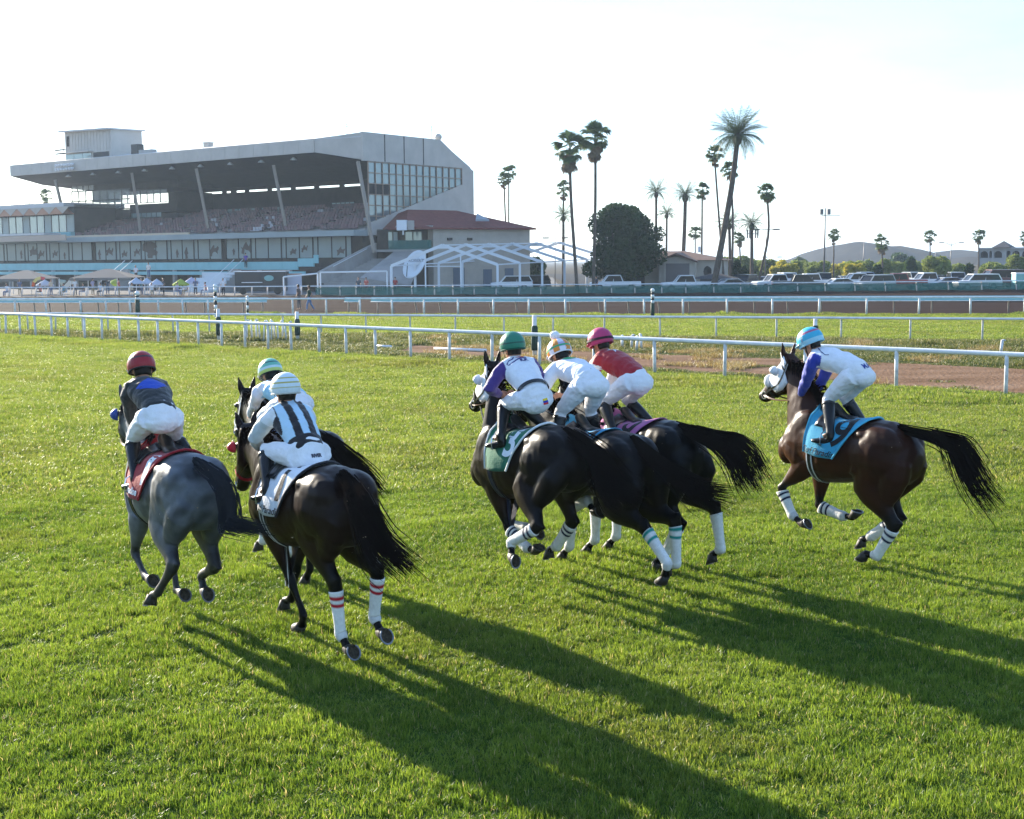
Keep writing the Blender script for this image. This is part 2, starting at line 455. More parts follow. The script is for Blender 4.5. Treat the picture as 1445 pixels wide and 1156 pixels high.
# striped furlong poles and padded green posts
M_BLACKPAINT = mat('black_paint', (0.015, 0.015, 0.016), 0.5)
M_WHITEPAINT = mat('white_paint', (0.72, 0.72, 0.72), 0.5)
def furlong(px, ytop, Y, h, label, bands_=5, lower=None, rad=0.09):
    p = atY(px, ytop, Y); t = empty('furlong_pole', (p.x, Y, 0), 0, label, 'pole')
    n = bands_
    top = p.z; z0 = 0.0 if lower is None else top * lower
    if lower is not None:
        mb = MB(); mb.tube([(0, 0, -.1), (0, 0, z0)], rad * 1.25, 10); mb.build('padding', M_PADGREEN, t, True)
    hgt = (top - z0) / n
    for k in range(n):
        mb = MB(); mb.tube([(0, 0, z0 + k * hgt), (0, 0, z0 + (k + 1) * hgt)], rad * (1 if k % 2 else 1.03), 10); mb.build('stripe', M_WHITEPAINT if k % 2 == 0 else M_BLACKPAINT, t, True)
    mb = MB(); mb.ellipsoid((0, 0, top + rad), (rad * 1.3, rad * 1.3, rad * 1.3), nu=10, nv=7); mb.build('ball', M_WHITEPAINT, t, True)
furlong(303.5, 406, 80, 2, 'black and white striped pole standing before the white steps', 7)
furlong(921, 412, 77, 2, 'thin striped pole with a green lower half near the white pickup', 4, 0.55)
furlong(193.5, 417, 83, 2, 'dark padded pole with a white knob near the blue umbrellas', 2, 0.8, 0.12)
furlong(349, 421, 82, 2, 'short striped pole beside the gap in the teal rail', 5, None, 0.07)
def padpost(px, ytop, ybase, label, Y=None):
    b = gnd(px, ybase); top = atY(px, ytop, b.y).z
    t = empty('padded_post', (b.x, b.y, 0), 0, label, 'post', 'green padded posts beyond the near rail')
    mb = MB(); mb.tube([(0, 0, -.1), (0, 0, top)], 0.075, 10); mb.build('pole', M_POST, t, True)
    mb = MB(); mb.tube([(0, 0, .25), (0, 0, top * .35), (0, 0, top * .72), (0, 0, top * .76)], [0.11, .12, .11, .08], 10); mb.build('padding', M_PADGREEN, t, True)
padpost(309, 436, 482, 'dark green padded post left of the white picket bundle')
padpost(420, 440, 482, 'dark green padded post right of the white picket bundle')
padpost(754.5, 445, 505, 'dark green padded post behind the green helmeted rider')
padpost(1150, 450, 489, 'dark green padded post hidden behind the sky blue helmet')
# bundle of white pickets, and loose pickets
PK = [(349, 451, 480), (356, 452, 481), (362, 450, 480), (367, 454, 481), (372, 452, 482), (378, 452, 481), (383, 451, 482), (388, 453, 481), (393, 455, 482), (399, 452, 481), (404, 456, 482), (410, 453, 480)]
first = None
for i, (px, yt, yb) in enumerate(PK):
    b = gnd(px, yb); h = atY(px, yt, b.y).z
    if first is None:
        t = empty('picket', (b.x, b.y, 0), 0, 'loose white rail stake in the bundle behind the near rail', 'stake', 'white rail stakes bundled behind the rail')
        mb = MB(); mb.tube([(0, 0, -.05), (0, 0, 0.92)], 0.05, 8); mb.build('stake_shaft', M_POST, t, True)
        mb = MB(); mb.tube([(0, -.02, 0.90), (0, .08, 0.95), (0, .16, 0.90)], 0.045, 8); mb.build('stake_hook', M_POST, t, True)
        first = t
    else:
        t = copy_tree(first)
    t.location = (b.x, b.y, 0); t.scale = (.75, .75, h / 0.97); t.rotation_euler = (rr.uniform(-.1, .1), rr.uniform(-.14, .14), rr.uniform(-1, 1))
    t['label'] = 'leaning white stake in the bundle behind the near rail, left of the dark padded post'
    if i in (0, 11): t['label'] = 'leftmost stake of the white bundle behind the near rail' if i == 0 else 'rightmost stake of the white bundle behind the near rail'; 
for i, (px, yt, yb) in enumerate([(891, 472, 493), (898, 474, 496), (905, 471, 494), (878, 473, 492), (1412, 479, 500)]):
    b = gnd(px, yb); h = atY(px, yt, b.y).z
    t = copy_tree(first); t.location = (b.x, b.y, 0); t.scale = (1, 1, h / 0.97); t.rotation_euler = (rr.uniform(-.06, .06), rr.uniform(-.08, .08), rr.uniform(-1, 1))
    t['label'] = ('third white stake in the dry grass right of the magenta helmet', 'fourth white stake in the dry grass right of the magenta helmet', 'fifth and rightmost white stake right of the magenta helmet', 'first white stake in the dry grass right of the magenta helmet', 'lone white stake at the right edge above the near rail')[i]; t['group'] = 'white stakes in the dry grass'
for px0, px1, y0, y1, lab in ((613, 686, 492, 494.5, 'white rail pipe lying in the weeds left of the green helmet'), (529, 552, 488.5, 489.5, 'short white rail pipe lying in the weeds')):
    a, b = gnd(px0, y0, .06), gnd(px1, y1, .06)
    t = empty('fallen_rail', ((a + b) / 2), 0, lab, 'pipe'); c = (a + b) / 2
    mb = MB(); mb.tube([a - c, b - c], 0.055, 8); mb.build('pipe', M_RAIL, t, True)
# ------------------------------------------------------------------ grass
def blade_mat(name, dark, light, trans=0.5, dry=0.0):
    m = bpy.data.materials.new(name); m.use_nodes = True
    n, l = m.node_tree.nodes, m.node_tree.links
    b = n['Principled BSDF']; b.inputs['Roughness'].default_value = 0.42; b.inputs['Specular IOR Level'].default_value = 0.28
    g = n.new('ShaderNodeNewGeometry'); oi = n.new('ShaderNodeObjectInfo'); at = n.new('ShaderNodeAttribute'); at.attribute_name = 'Col'
    z = n.new('ShaderNodeTexNoise'); z.inputs['Scale'].default_value = 0.55; z.inputs['Detail'].default_value = 6; z.inputs['Roughness'].default_value = 0.65
    l.new(g.outputs['Position'], z.inputs['Vector'])
    ad = n.new('ShaderNodeMath'); ad.operation = 'ADD'
    sp = n.new('ShaderNodeSeparateColor'); l.new(at.outputs['Color'], sp.inputs['Color'])
    mu = n.new('ShaderNodeMath'); mu.operation = 'MULTIPLY_ADD'; mu.inputs[1].default_value = 0.5; mu.inputs[2].default_value = -0.25
    l.new(sp.outputs['Red'], mu.inputs[0]); l.new(z.outputs['Fac'], ad.inputs[0]); l.new(mu.outputs[0], ad.inputs[1])
    r = n.new('ShaderNodeValToRGB'); e = r.color_ramp.elements; e[0].position = 0.28; e[0].color = (*dark, 1); e[1].position = 0.72; e[1].color = (*light, 1)
    l.new(ad.outputs[0], r.inputs['Fac'])
    # worn, duller patches
    zb = n.new('ShaderNodeTexNoise'); zb.inputs['Scale'].default_value = 0.16; zb.inputs['Detail'].default_value = 8; zb.inputs['Roughness'].default_value = 0.7
    l.new(g.outputs['Position'], zb.inputs['Vector'])
    mb_ = n.new('ShaderNodeMapRange'); mb_.inputs['From Min'].default_value = 0.5; mb_.inputs['From Max'].default_value = 0.68; mb_.inputs['To Max'].default_value = 0.6
    l.new(zb.outputs['Fac'], mb_.inputs['Value'])
    mw_ = n.new('ShaderNodeMix'); mw_.data_type = 'RGBA'; mw_.inputs['B'].default_value = (0.115, 0.115, 0.035, 1)
    l.new(mb_.outputs['Result'], mw_.inputs['Factor']); l.new(r.outputs['Color'], mw_.inputs['A'])
    # straw-coloured blades here and there
    mx = n.new('ShaderNodeMix'); mx.data_type = 'RGBA'; mx.inputs['B'].default_value = (0.36, 0.32, 0.20, 1)
    gt = n.new('ShaderNodeMath'); gt.operation = 'GREATER_THAN'; gt.inputs[1].default_value = 1 - dry
    l.new(sp.outputs['Green'], gt.inputs[0]); l.new(gt.outputs[0], mx.inputs['Factor']); l.new(mw_.outputs['Result'], mx.inputs['A'])
    l.new(mx.outputs['Result'], b.inputs['Base Color'])
    tr = n.new('ShaderNodeBsdfTranslucent'); ms = n.new('ShaderNodeMixShader'); ms.inputs['Fac'].default_value = trans
    mg = n.new('ShaderNodeMix'); mg.data_type = 'RGBA'; mg.blend_type = 'MULTIPLY'; mg.inputs['Factor'].default_value = 1; mg.inputs['B'].default_value = (1.5, 1.35, 0.75, 1)
    l.new(mx.outputs['Result'], mg.inputs['A']); l.new(mg.outputs['Result'], tr.inputs['Color'])
    l.new(b.outputs['BSDF'], ms.inputs[1]); l.new(tr.outputs['BSDF'], ms.inputs[2]); l.new(ms.outputs['Shader'], n['Material Output'].inputs['Surface'])
    return m

def tuft(name, rad, nbl, hmin, hmax, wid, m, lean=0.5, seed=1, clumps=0):
    r = random.Random(seed); v = []; f = []; c = []
    cl = [(rad * math.sqrt(r.random()), r.uniform(0, 6.28)) for _ in range(clumps)] if clumps else None
    for i in range(nbl):
        if cl and r.random() < 0.6:
            q = r.choice(cl); x, y = q[0] * math.cos(q[1]) + r.gauss(0, .025 * rad / .2), q[0] * math.sin(q[1]) + r.gauss(0, .025 * rad / .2); hh = 1.18
        else:
            a, q = r.uniform(0, 6.28), rad * math.sqrt(r.random()); x, y = q * math.cos(a), q * math.sin(a); hh = 1.0
        h = r.uniform(hmin, hmax) * hh; w = wid * r.uniform(.7, 1.3); a = r.uniform(0, 6.28); dx, dy = math.cos(a) * w / 2, math.sin(a) * w / 2
        b = r.uniform(0, 6.28); ln = h * lean * r.uniform(.1, 1.3); bx, by = math.cos(b) * ln, math.sin(b) * ln
        k = len(v)
        v += [(x - dx, y - dy, -.005), (x + dx, y + dy, -.005), (x + dx * .8 + bx * .35, y + dy * .8 + by * .35, h * .6), (x - dx * .8 + bx * .35, y - dy * .8 + by * .35, h * .6), (x + bx, y + by, h)]
        f += [(k, k + 1, k + 2, k + 3), (k + 3, k + 2, k + 4)]
        q1, q2 = r.random(), r.random(); c += [(q1, q2, 0)] * 5
    me = bpy.data.meshes.new(name); me.from_pydata(v, [], f); me.update(); set_colors(me, np.array(c)); me.materials.append(m)
    return bpy.data.objects.new(name, me)

def scatter(name, pts, scales, tufts, kind='stuff'):
    """one object: a cloud of points, a grass tuft at each"""
    n = len(pts)
    col = bpy.data.collections.new(name + '_tufts')
    for t in tufts: col.objects.link(t)
    me = bpy.data.meshes.new(name); me.from_pydata([tuple(p) for p in pts], [], [])
    a = me.attributes.new('rz', 'FLOAT_VECTOR', 'POINT'); rz = np.zeros((n, 3), np.float32); rz[:, 2] = nrng.uniform(0, 6.28, n); a.data.foreach_set('vector', rz.ravel())
    a = me.attributes.new('sc', 'FLOAT_VECTOR', 'POINT'); a.data.foreach_set('vector', np.asarray(scales, np.float32).ravel())
    a = me.attributes.new('ix', 'INT', 'POINT'); a.data.foreach_set('value', nrng.integers(0, len(tufts), n).astype(np.int32))
    o = link_mesh(name, me)
    ng = bpy.data.node_groups.new(name, 'GeometryNodeTree')
    ng.interface.new_socket('Geometry', in_out='INPUT', socket_type='NodeSocketGeometry'); ng.interface.new_socket('Geometry', in_out='OUTPUT', socket_type='NodeSocketGeometry')
    N, L = ng.nodes, ng.links
    gi, go = N.new('NodeGroupInput'), N.new('NodeGroupOutput')
    ip = N.new('GeometryNodeInstanceOnPoints'); ci = N.new('GeometryNodeCollectionInfo'); ci.inputs['Collection'].default_value = col; ci.inputs['Separate Children'].default_value = True; ci.inputs['Reset Children'].default_value = True
    def att(nm, ty):
        q = N.new('GeometryNodeInputNamedAttribute'); q.data_type = ty; q.inputs['Name'].default_value = nm; return q
    e2r = N.new('FunctionNodeEulerToRotation')
    q1, q2, q3 = att('rz', 'FLOAT_VECTOR'), att('sc', 'FLOAT_VECTOR'), att('ix', 'INT')
    L.new(gi.outputs[0], ip.inputs['Points']); L.new(ci.outputs[0], ip.inputs['Instance']); ip.inputs['Pick Instance'].default_value = True
    L.new(q1.outputs['Attribute'], e2r.inputs[0]); L.new(e2r.outputs[0], ip.inputs['Rotation']); L.new(q2.outputs['Attribute'], ip.inputs['Scale']); L.new(q3.outputs['Attribute'], ip.inputs['Instance Index'])
    L.new(ip.outputs[0], go.inputs[0])
    md = o.modifiers.new('grass', 'NODES'); md.node_group = ng
    return tag(o, kind=kind)

def wedge(y0, y1, cell, margin=3.0, keep=None):
    """jittered points over the ground between two distances, a little wider than the view"""
    out = []
    y = y0
    while y < y1:
        hw = y * 0.395 + margin
        n = int(2 * hw / cell)
        xs = -hw + (np.arange(n) + nrng.random(n)) * cell; ys = y + (nrng.random(n) - .5) * cell * 1.2
        out.append(np.stack([xs, ys], 1)); y += cell
    P = np.concatenate(out)
    if keep is not None: P = P[keep(P)]
    return P

poly1 = np.polyfit([p.x for p in edge1], [p.y for p in edge1], 5)
def below_r1(P, m=0.0): return P[:, 1] < np.polyval(poly1, np.clip(P[:, 0], edge1[0].x, edge1[-1].x)) + m
poly2 = np.polyfit([p.x for p in edge2], [p.y for p in edge2], 3)
poly3 = np.polyfit([p.x for p in edge3], [p.y for p in edge3], 3)
M_BLADE = blade_mat('grass_blade', (0.045, 0.100, 0.012), (0.190, 0.275, 0.045), 0.54, 0.035)
M_BLADE_FAR = blade_mat('grass_blade_far', (0.070, 0.122, 0.020), (0.200, 0.265, 0.056), 0.54, 0.04)
M_WEED = blade_mat('weed_blade', (0.035, 0.06, 0.016), (0.10, 0.125, 0.035), 0.4, 0.12)
M_STRAW = blade_mat('dry_grass_blade', (0.15, 0.11, 0.05), (0.26, 0.19, 0.09), 0.35, 0.3)

def nz2(P, s, seed=0):
    return np.array([noise.noise(Vector((p[0] * s, p[1] * s, seed))) for p in P])

# near turf, fine blades
near = [tuft('tuft_near', 0.17, 240, 0.020, 0.052, 0.0050, M_BLADE, 0.75, i, 9) for i in range(4)]
P = wedge(6.5, 19, 0.165, 2.5, below_r1)
h = 0.95 + 0.45 * nz2(P, 1.4) + 0.95 * nz2(P * np.array([1, 1.5]), 3.0, 5)
S = np.stack([np.full(len(P), 1.0), np.full(len(P), 1.0), np.clip(h, .18, 2.5)], 1)
scatter('turf_grass', np.c_[P, np.full(len(P), .004)], S, near)
mid = [tuft('tuft_mid', 0.30, 240, 0.028, 0.060, 0.010, M_BLADE_FAR, 0.75, 10 + i, 8) for i in range(4)]
P = wedge(19, 70, 0.30, 3, lambda P: below_r1(P, 0.5))
h = 1 + 0.40 * nz2(P, 0.8) + 0.80 * nz2(P * np.array([1, 1.6]), 1.7, 5)
# rough raised strip just inside the rail
dr = np.polyval(poly1, np.clip(P[:, 0], edge1[0].x, edge1[-1].x)) - P[:, 1]
rough = np.exp(-((dr - 2.2) / 1.3) ** 2)
S = np.stack([np.full(len(P), 1.1), np.full(len(P), 1.1), np.clip(h, .2, 2.2) * (1 + rough * (1.2 + 1.6 * np.clip(nz2(P, 0.9, 9), 0, 1)))], 1)
scatter('turf_grass', np.c_[P, np.full(len(P), .004)], S, mid)
# second course
far = [tuft('tuft_far', 0.55, 200, 0.03, 0.065, 0.020, M_BLADE_FAR, 0.8, 20 + i, 7) for i in range(3)]
kp = lambda P: (P[:, 1] > np.polyval(poly2, P[:, 0]) - 0.3) & (P[:, 1] < np.polyval(poly3, P[:, 0]) + 0.7)
P = wedge(44, 96, 0.55, 6, kp)
d3 = np.polyval(poly3, P[:, 0]) - P[:, 1]
h = 1 + 0.5 * nz2(P * np.array([.25, 1]), .9) + .3 * nz2(P, 1.1, 5)
h = np.clip(h, .4, 1.8) * (1 + 2.2 * np.exp(-((d3) / 0.7) ** 2) * np.clip(nz2(P, .35, 4) * 3, 0, 1.6))
scatter('turf_grass', np.c_[P, np.full(len(P), .004)], np.stack([np.full(len(P), 1.1), np.full(len(P), 1.1), h], 1), far)
# weeds and straw on the verge between the rails
weed = [tuft('weed', 0.35, 130, 0.05, 0.15, 0.014, M_WEED, 0.9, 30 + i, 6) for i in range(3)]
kv = lambda P: (~below_r1(P, 0.5)) & (P[:, 1] < np.polyval(poly2, P[:, 0]) - 0.2)
pl = np.array([tuple(gnd(*p))[:2] for p in PATH_LO]); pu = np.array([tuple(gnd(*p))[:2] for p in PATH_UP[::-1]])
def inpath(P, m=0.0):
    lo = np.interp(P[:, 0], pl[:, 0], pl[:, 1]); up = np.interp(P[:, 0], pu[:, 0], pu[:, 1])
    return (P[:, 1] > lo - m) & (P[:, 1] < up + m) & (P[:, 0] > pl[0, 0] + m)
P = wedge(28, 72, 0.34, 5, kv)
nn = nz2(P, .5, 2) + .5 * nz2(P, 1.6, 3)
ip = inpath(P)
keep = np.where(ip, nn > 0.62, nn > -0.25)
W = P[keep]; d2 = np.polyval(poly2, W[:, 0]) - W[:, 1]
hs = np.clip(0.75 + .6 * nz2(W, .7, 8), .3, 1.6) * (1 + 0.9 * np.exp(-((d2 - 3.5) / 2.5) ** 2)) * np.where(inpath(W, .8), .45, 1)
scatter('weeds', np.c_[W, np.full(len(W), .004)], np.stack([np.full(len(W), 1.0), np.full(len(W), 1.0), hs], 1), weed)
straw = [tuft('straw', 0.35, 110, 0.05, 0.22, 0.011, M_STRAW, 1.0, 40 + i, 6) for i in range(2)]
px = (P[:, 0] / P[:, 1]) * 1900 + 722
sk = (np.where(ip, nn > 0.25, False) & (px < 1060)) | ((~ip) & (nn < -0.40) & (px > 560))
Sx = P[sk]
if len(Sx): scatter('dry_grass', np.c_[Sx, np.full(len(Sx), .006)], np.stack([np.full(len(Sx), 1.0)] * 2 + [np.clip(.8 + nz2(Sx, .8, 3) * .6, .3, 1.5)], 1), straw)
# ------------------------------------------------------------------ horses
HS = 1.04
TORSO = np.array([  # x, top, bottom, half width
    (-0.93, 1.33, 1.17, 0.07), (-0.88, 1.41, 1.06, 0.17), (-0.80, 1.485, 0.99, 0.235), (-0.68, 1.555, 0.96, 0.28), (-0.54, 1.595, 0.955, 0.30),
    (-0.40, 1.595, 0.95, 0.295), (-0.26, 1.57, 0.93, 0.275), (-0.12, 1.54, 0.895, 0.285), (0.02, 1.52, 0.86, 0.305), (0.16, 1.52, 0.835, 0.31),
    (0.30, 1.565, 0.83, 0.285), (0.42, 1.605, 0.84, 0.255), (0.55, 1.575, 0.87, 0.245), (0.68, 1.50, 0.92, 0.23), (0.79, 1.40, 0.98, 0.19), (0.87, 1.29, 1.05, 0.11)])
XS = 0.925
TORSO[:, 0] *= XS
TORSO[:, 3] *= 1.06
def sec(x): return [float(np.interp(x, TORSO[:, 0], TORSO[:, i])) for i in (1, 2, 3)]

HIND = dict(root=(-0.535, 0.15, 1.30), L=(0.37, 0.52, 0.40, 0.145, 0.085))
FORE = dict(root=(0.65, 0.15, 1.16), L=(0.29, 0.45, 0.32, 0.145, 0.085))

def leg_chain(spec, side, ang, abd):
    x, y, z = spec['root']; p = Vector((0, 0, 0)); pts = [p.copy()]
    for L, a in zip(spec['L'], ang):
        p = p + Vector((math.sin(R(a)) * L, 0, -math.cos(R(a)) * L)); pts.append(p.copy())
    c, s = math.cos(R(abd)), math.sin(R(abd))
    f = lambda q: Vector((q.x, side * (y - q.z * s), q.z * c))
    out = [f(q) + Vector((x, 0, z)) for q in pts]
    lat = Vector((0, c, side * s)) if side > 0 else Vector((0, c, -s))
    lat = Vector((0, c, side * s))
    return out, lat.normalized()

def station(pts, lat, i, t, a, b, fwd=0.0):
    """cross-section at fraction t of segment i; fwd shifts it forward in the leg plane"""
    p = pts[i].lerp(pts[i + 1], t)
    d = (pts[i + 1] - pts[i]).normalized()
    if t < 0.25 and i > 0: d = (d + (pts[i] - pts[i - 1]).normalized() * (0.5 - 2 * t)).normalized()
    if t > 0.75 and i + 2 < len(pts): d = (d + (pts[i + 2] - pts[i + 1]).normalized() * (2 * t - 1.5)).normalized()
    s = (lat - d * lat.dot(d)).normalized(); u = d.cross(s)
    if u.x < 0 and abs(d.z) > 0.3 and d.z < 0: pass
    return (p + u * fwd, s, u, a, b)

def hind_leg(mb, pts, lat, side):
    # thigh, stifle, gaskin, hock, cannon, fetlock, pastern
    up = station(pts, lat, 0, 0.0, 0.105, 0.20)
    st = [up, station(pts, lat, 0, 0.45, 0.132, 0.225), station(pts, lat, 0, 0.85, 0.126, 0.205),
          station(pts, lat, 1, 0.08, 0.120, 0.195), station(pts, lat, 1, 0.28, 0.105, 0.180), station(pts, lat, 1, 0.5, 0.082, 0.138),
          station(pts, lat, 1, 0.72, 0.060, 0.096), station(pts, lat, 1, 0.9, 0.053, 0.080)]
    mb.loft(st, 14)
    st = [station(pts, lat, 1, 0.84, 0.052, 0.078), station(pts, lat, 1, 0.97, 0.056, 0.082), station(pts, lat, 2, 0.10, 0.053, 0.070),
          station(pts, lat, 2, 0.28, 0.042, 0.056), station(pts, lat, 2, 0.55, 0.033, 0.044), station(pts, lat, 2, 0.85, 0.035, 0.046),
          station(pts, lat, 3, 0.02, 0.039, 0.048), station(pts, lat, 3, 0.45, 0.031, 0.035), station(pts, lat, 3, 0.9, 0.040, 0.043), station(pts, lat, 4, 0.1, 0.043, 0.048)]
    mb.loft(st, 12)
    # point of hock and the tendon above it
    g = (pts[2] - pts[1]).normalized(); c = (pts[3] - pts[2]).normalized()
    back = (g - c).normalized() if (g - c).length > 0.05 else Vector((-1, 0, 0))
    hp = pts[2] + back * 0.062 - c * 0.035
    mb.tube([pts[1].lerp(pts[2], 0.5) + back * 0.05, pts[1].lerp(pts[2], 0.75) + back * 0.045, hp, hp.lerp(pts[3], 0.3), pts[2].lerp(pts[3], 0.45)], [0.035, 0.026, 0.032, 0.03, 0.02], 8)
    # hamstrings from the point of buttock into the gaskin
    bt = Vector((-0.735, side * 0.125, 1.26))
    e = pts[1].lerp(pts[2], 0.52) + back * 0.035
    m1 = bt.lerp(e, 0.35) + Vector((-0.015, side * 0.015, 0)); m2 = bt.lerp(e, 0.7)
    d = (e - bt).normalized(); s = (lat - d * lat.dot(d)).normalized(); u = d.cross(s)
    mb.loft([(bt + Vector((0.05, 0, 0.12)), s, u, 0.07, 0.09), (bt, s, u, 0.115, 0.14), (m1, s, u, 0.12, 0.165), (m2, s, u, 0.098, 0.135), (e, s, u, 0.06, 0.08)], 12)
    # gluteal and quadriceps bulk
    mb.ellipsoid((-0.50, side * 0.15, 1.375), (0.29, 0.15, 0.185))
    q = pts[0].lerp(pts[1], 0.55)
    mb.ellipsoid((q.x + 0.0, q.y + side * 0.015, q.z + 0.05), (0.21, 0.13, 0.25))
    # flank fold
    mb.tube([Vector((-0.24, side * 0.2, 1.12)), pts[1] + Vector((0.02, 0, 0.10))], [0.10, 0.09], 10)

def fore_leg(mb, pts, lat, side):
    mb.ellipsoid((0.49, side * 0.165, 1.30), (0.19, 0.085, 0.27), Matrix.Rotation(R(-22), 3, 'Y'))
    st = [station(pts, lat, 0, -0.15, 0.085, 0.12), station(pts, lat, 0, 0.2, 0.10, 0.135), station(pts, lat, 0, 0.7, 0.10, 0.14), station(pts, lat, 0, 1.0, 0.088, 0.125)]
    mb.loft(st, 12)
    e = pts[1]
    mb.ellipsoid(e.lerp(pts[0], 0.35) + Vector((-0.07, side * 0.01, 0.07)), (0.15, 0.075, 0.15))
    st = [station(pts, lat, 1, -0.08, 0.096, 0.145), station(pts, lat, 1, 0.12, 0.094, 0.142), station(pts, lat, 1, 0.32, 0.080, 0.118), station(pts, lat, 1, 0.6, 0.058, 0.078),
          station(pts, lat, 1, 0.85, 0.040, 0.047), station(pts, lat, 1, 0.98, 0.045, 0.052), station(pts, lat, 2, 0.10, 0.041, 0.049),
          station(pts, lat, 2, 0.26, 0.031, 0.040), station(pts, lat, 2, 0.55, 0.026, 0.036), station(pts, lat, 2, 0.85, 0.030, 0.040),
          station(pts, lat, 3, 0.02, 0.037, 0.046), station(pts, lat, 3, 0.45, 0.029, 0.033), station(pts, lat, 3, 0.9, 0.039, 0.042), station(pts, lat, 4, 0.1, 0.042, 0.047)]
    mb.loft(st, 12)

def head_frame(q):
    a, y, b, y2 = [R(v) for v in q]
    NB = Vector((0.555, 0, 1.44))
    poll = NB + 0.74 * Vector((math.cos(a) * math.cos(y), math.cos(a) * math.sin(y), math.sin(a)))
    d = Vector((math.cos(b) * math.cos(y + y2), math.cos(b) * math.sin(y + y2), math.sin(b)))
    lat = Vector((-math.sin(y + y2), math.cos(y + y2), 0))
    u = d.cross(lat)
    if u.z < 0 and abs(u.z) > 0.2: u = -u
    # u points to the face (profile) side
    u = (-(d.cross(lat))) if (-(d.cross(lat))).z + (-(d.cross(lat))).x > (d.cross(lat)).z + d.cross(lat).x else d.cross(lat)
    return poll, d * 1.1, lat * 1.1, u * 1.1

HEADST = [(-0.03, 0.075, 0.070, 0.06), (0.04, 0.098, 0.082, 0.095), (0.13, 0.135, 0.092, 0.128), (0.22, 0.150, 0.090, 0.140), (0.30, 0.135, 0.082, 0.118),
          (0.38, 0.108, 0.070, 0.092), (0.46, 0.085, 0.058, 0.074), (0.53, 0.075, 0.056, 0.066), (0.58, 0.062, 0.054, 0.058), (0.615, 0.04, 0.038, 0.036)]

def head_pt(hf, t, off=0.0, up=0.0):
    poll, d, lat, u = hf
    return poll + d * t + lat * off + u * up

def head_loft(mb, hf, t0=None, t1=None, grow=0.0, n=16):
    poll, d, lat, u = hf
    st = []
    for t, b, a, c in HEADST:
        if t0 is not None and not (t0 <= t <= t1): continue
        st.append((poll + d * t - u * c, lat, u, a + grow, b + grow))
    mb.loft(st, n)

def neck_stations(hf):
    poll, d, lat, u = hf
    st = []
    w0 = Vector((0.33, 0, 1.60)); c0 = Vector((0.775, 0, 1.17))
    w1 = poll + d * 0.03; c1 = poll + d * 0.17 - u * 0.26
    wm = w0.lerp(w1, 0.5) + Vector((-0.02, 0, 0.08)); cm = c0.lerp(c1, 0.5) + Vector((0.02, 0, -0.01))
    for t in (0, 0.12, 0.25, 0.4, 0.55, 0.7, 0.85, 1.0):
        B = lambda a, m, e: a * ((1 - t) ** 2) + (m * 2 - (a + e) * 0.5) * (2 * t * (1 - t)) + e * (t * t)
        C, U = B(w0, wm, w1), B(c0, cm, c1)
        up = (C - U); b = up.length / 2; up.normalize()
        ly = Vector((0, 1, 0)).lerp(lat, t); ly = (ly - up * ly.dot(up)).normalized()
        a = float(np.interp(t, [0, .25, .55, .85, 1], [0.20, 0.165, 0.115, 0.09, 0.083]))
        st.append(((C + U) / 2, ly, up, a, b))
    return st

def strand_mesh(guides, n, r, seg=8):
    """guides: fn(i)-> list of points; tapering three-sided hair locks"""
    mb = MB()
    for i in range(n):
        pts = guides(i)
        m = len(pts)
        mb.tube(pts, [r * (1.0 - 0.85 * (k / (m - 1)) ** 1.5) for k in range(m)], 3, caps=False)
    return mb

def spline(P, t):
    """Catmull-Rom through P"""
    n = len(P) - 1
    x = min(max(t, 0), 0.99999) * n; i = int(x); f = x - i
    p0, p1, p2, p3 = P[max(i - 1, 0)], P[i], P[i + 1], P[min(i + 2, n)]
    return 0.5 * ((2 * p1) + (p2 - p0) * f + (2 * p0 - 5 * p1 + 4 * p2 - p3) * f * f + (3 * p1 - p0 - 3 * p2 + p3) * f ** 3)

M_HAIR = mat('horse_hair', (0.009, 0.007, 0.006), 0.9, 0.0)
M_HAIR_GREY = mat('grey_horse_hair', (0.022, 0.023, 0.026), 0.9, 0.0)
M_COAT = mat('horse_coat', rough=0.40, spec=0.13, attr='Col', noise_amt=0.25, noise_scale=5, bump=0.10, bump_scale=110, coat=0.0, sheen=0.0)
M_COAT_GREY = mat('grey_horse_coat', rough=0.5, spec=0.35, attr='Col', noise_amt=0.16, noise_scale=13, bump=0.15, bump_scale=90)
M_HOOF = mat('hoof_horn', (0.03, 0.026, 0.022), 0.6, 0.3, noise_amt=0.4, noise_scale=30)
M_SOLE = mat('hoof_sole', (0.05, 0.04, 0.028), 0.85, 0.1, noise_amt=0.5, noise_scale=40)
M_SHOE = mat('shoe_metal', (0.17, 0.18, 0.20), 0.5, 0.5, metal=1.0)
M_WRAP = mat('leg_bandage', rough=0.85, spec=0.15, attr='Col', noise_amt=0.12, noise_scale=25, bump=0.3, bump_scale=120)
M_BLACK = mat('black_leather', (0.012, 0.012, 0.013), 0.3, 0.5, noise_amt=0.3, noise_scale=12)
M_STRAP_WHITE = mat('white_webbing', (0.72, 0.73, 0.74), 0.7, 0.2)
M_BROWN_STRAP = mat('brown_leather', (0.10, 0.045, 0.02), 0.4, 0.4)
M_EYE = mat('eye', (0.01, 0.007, 0.005), 0.06, 0.6, coat=0.6)
M_STEEL = mat('steel_bit', (0.6, 0.6, 0.62), 0.25, metal=1.0)
_cloth_cache = {}
def cloth_mat(c, name='cloth', rough=0.8, sheen=0.15):
    k = (c, name)
    if k not in _cloth_cache:
        _cloth_cache[k] = mat(name, c, rough, 0.2, noise_amt=0.07, noise_scale=20, bump=0.25, bump_scale=60, sheen=sheen)
    return _cloth_cache[k]

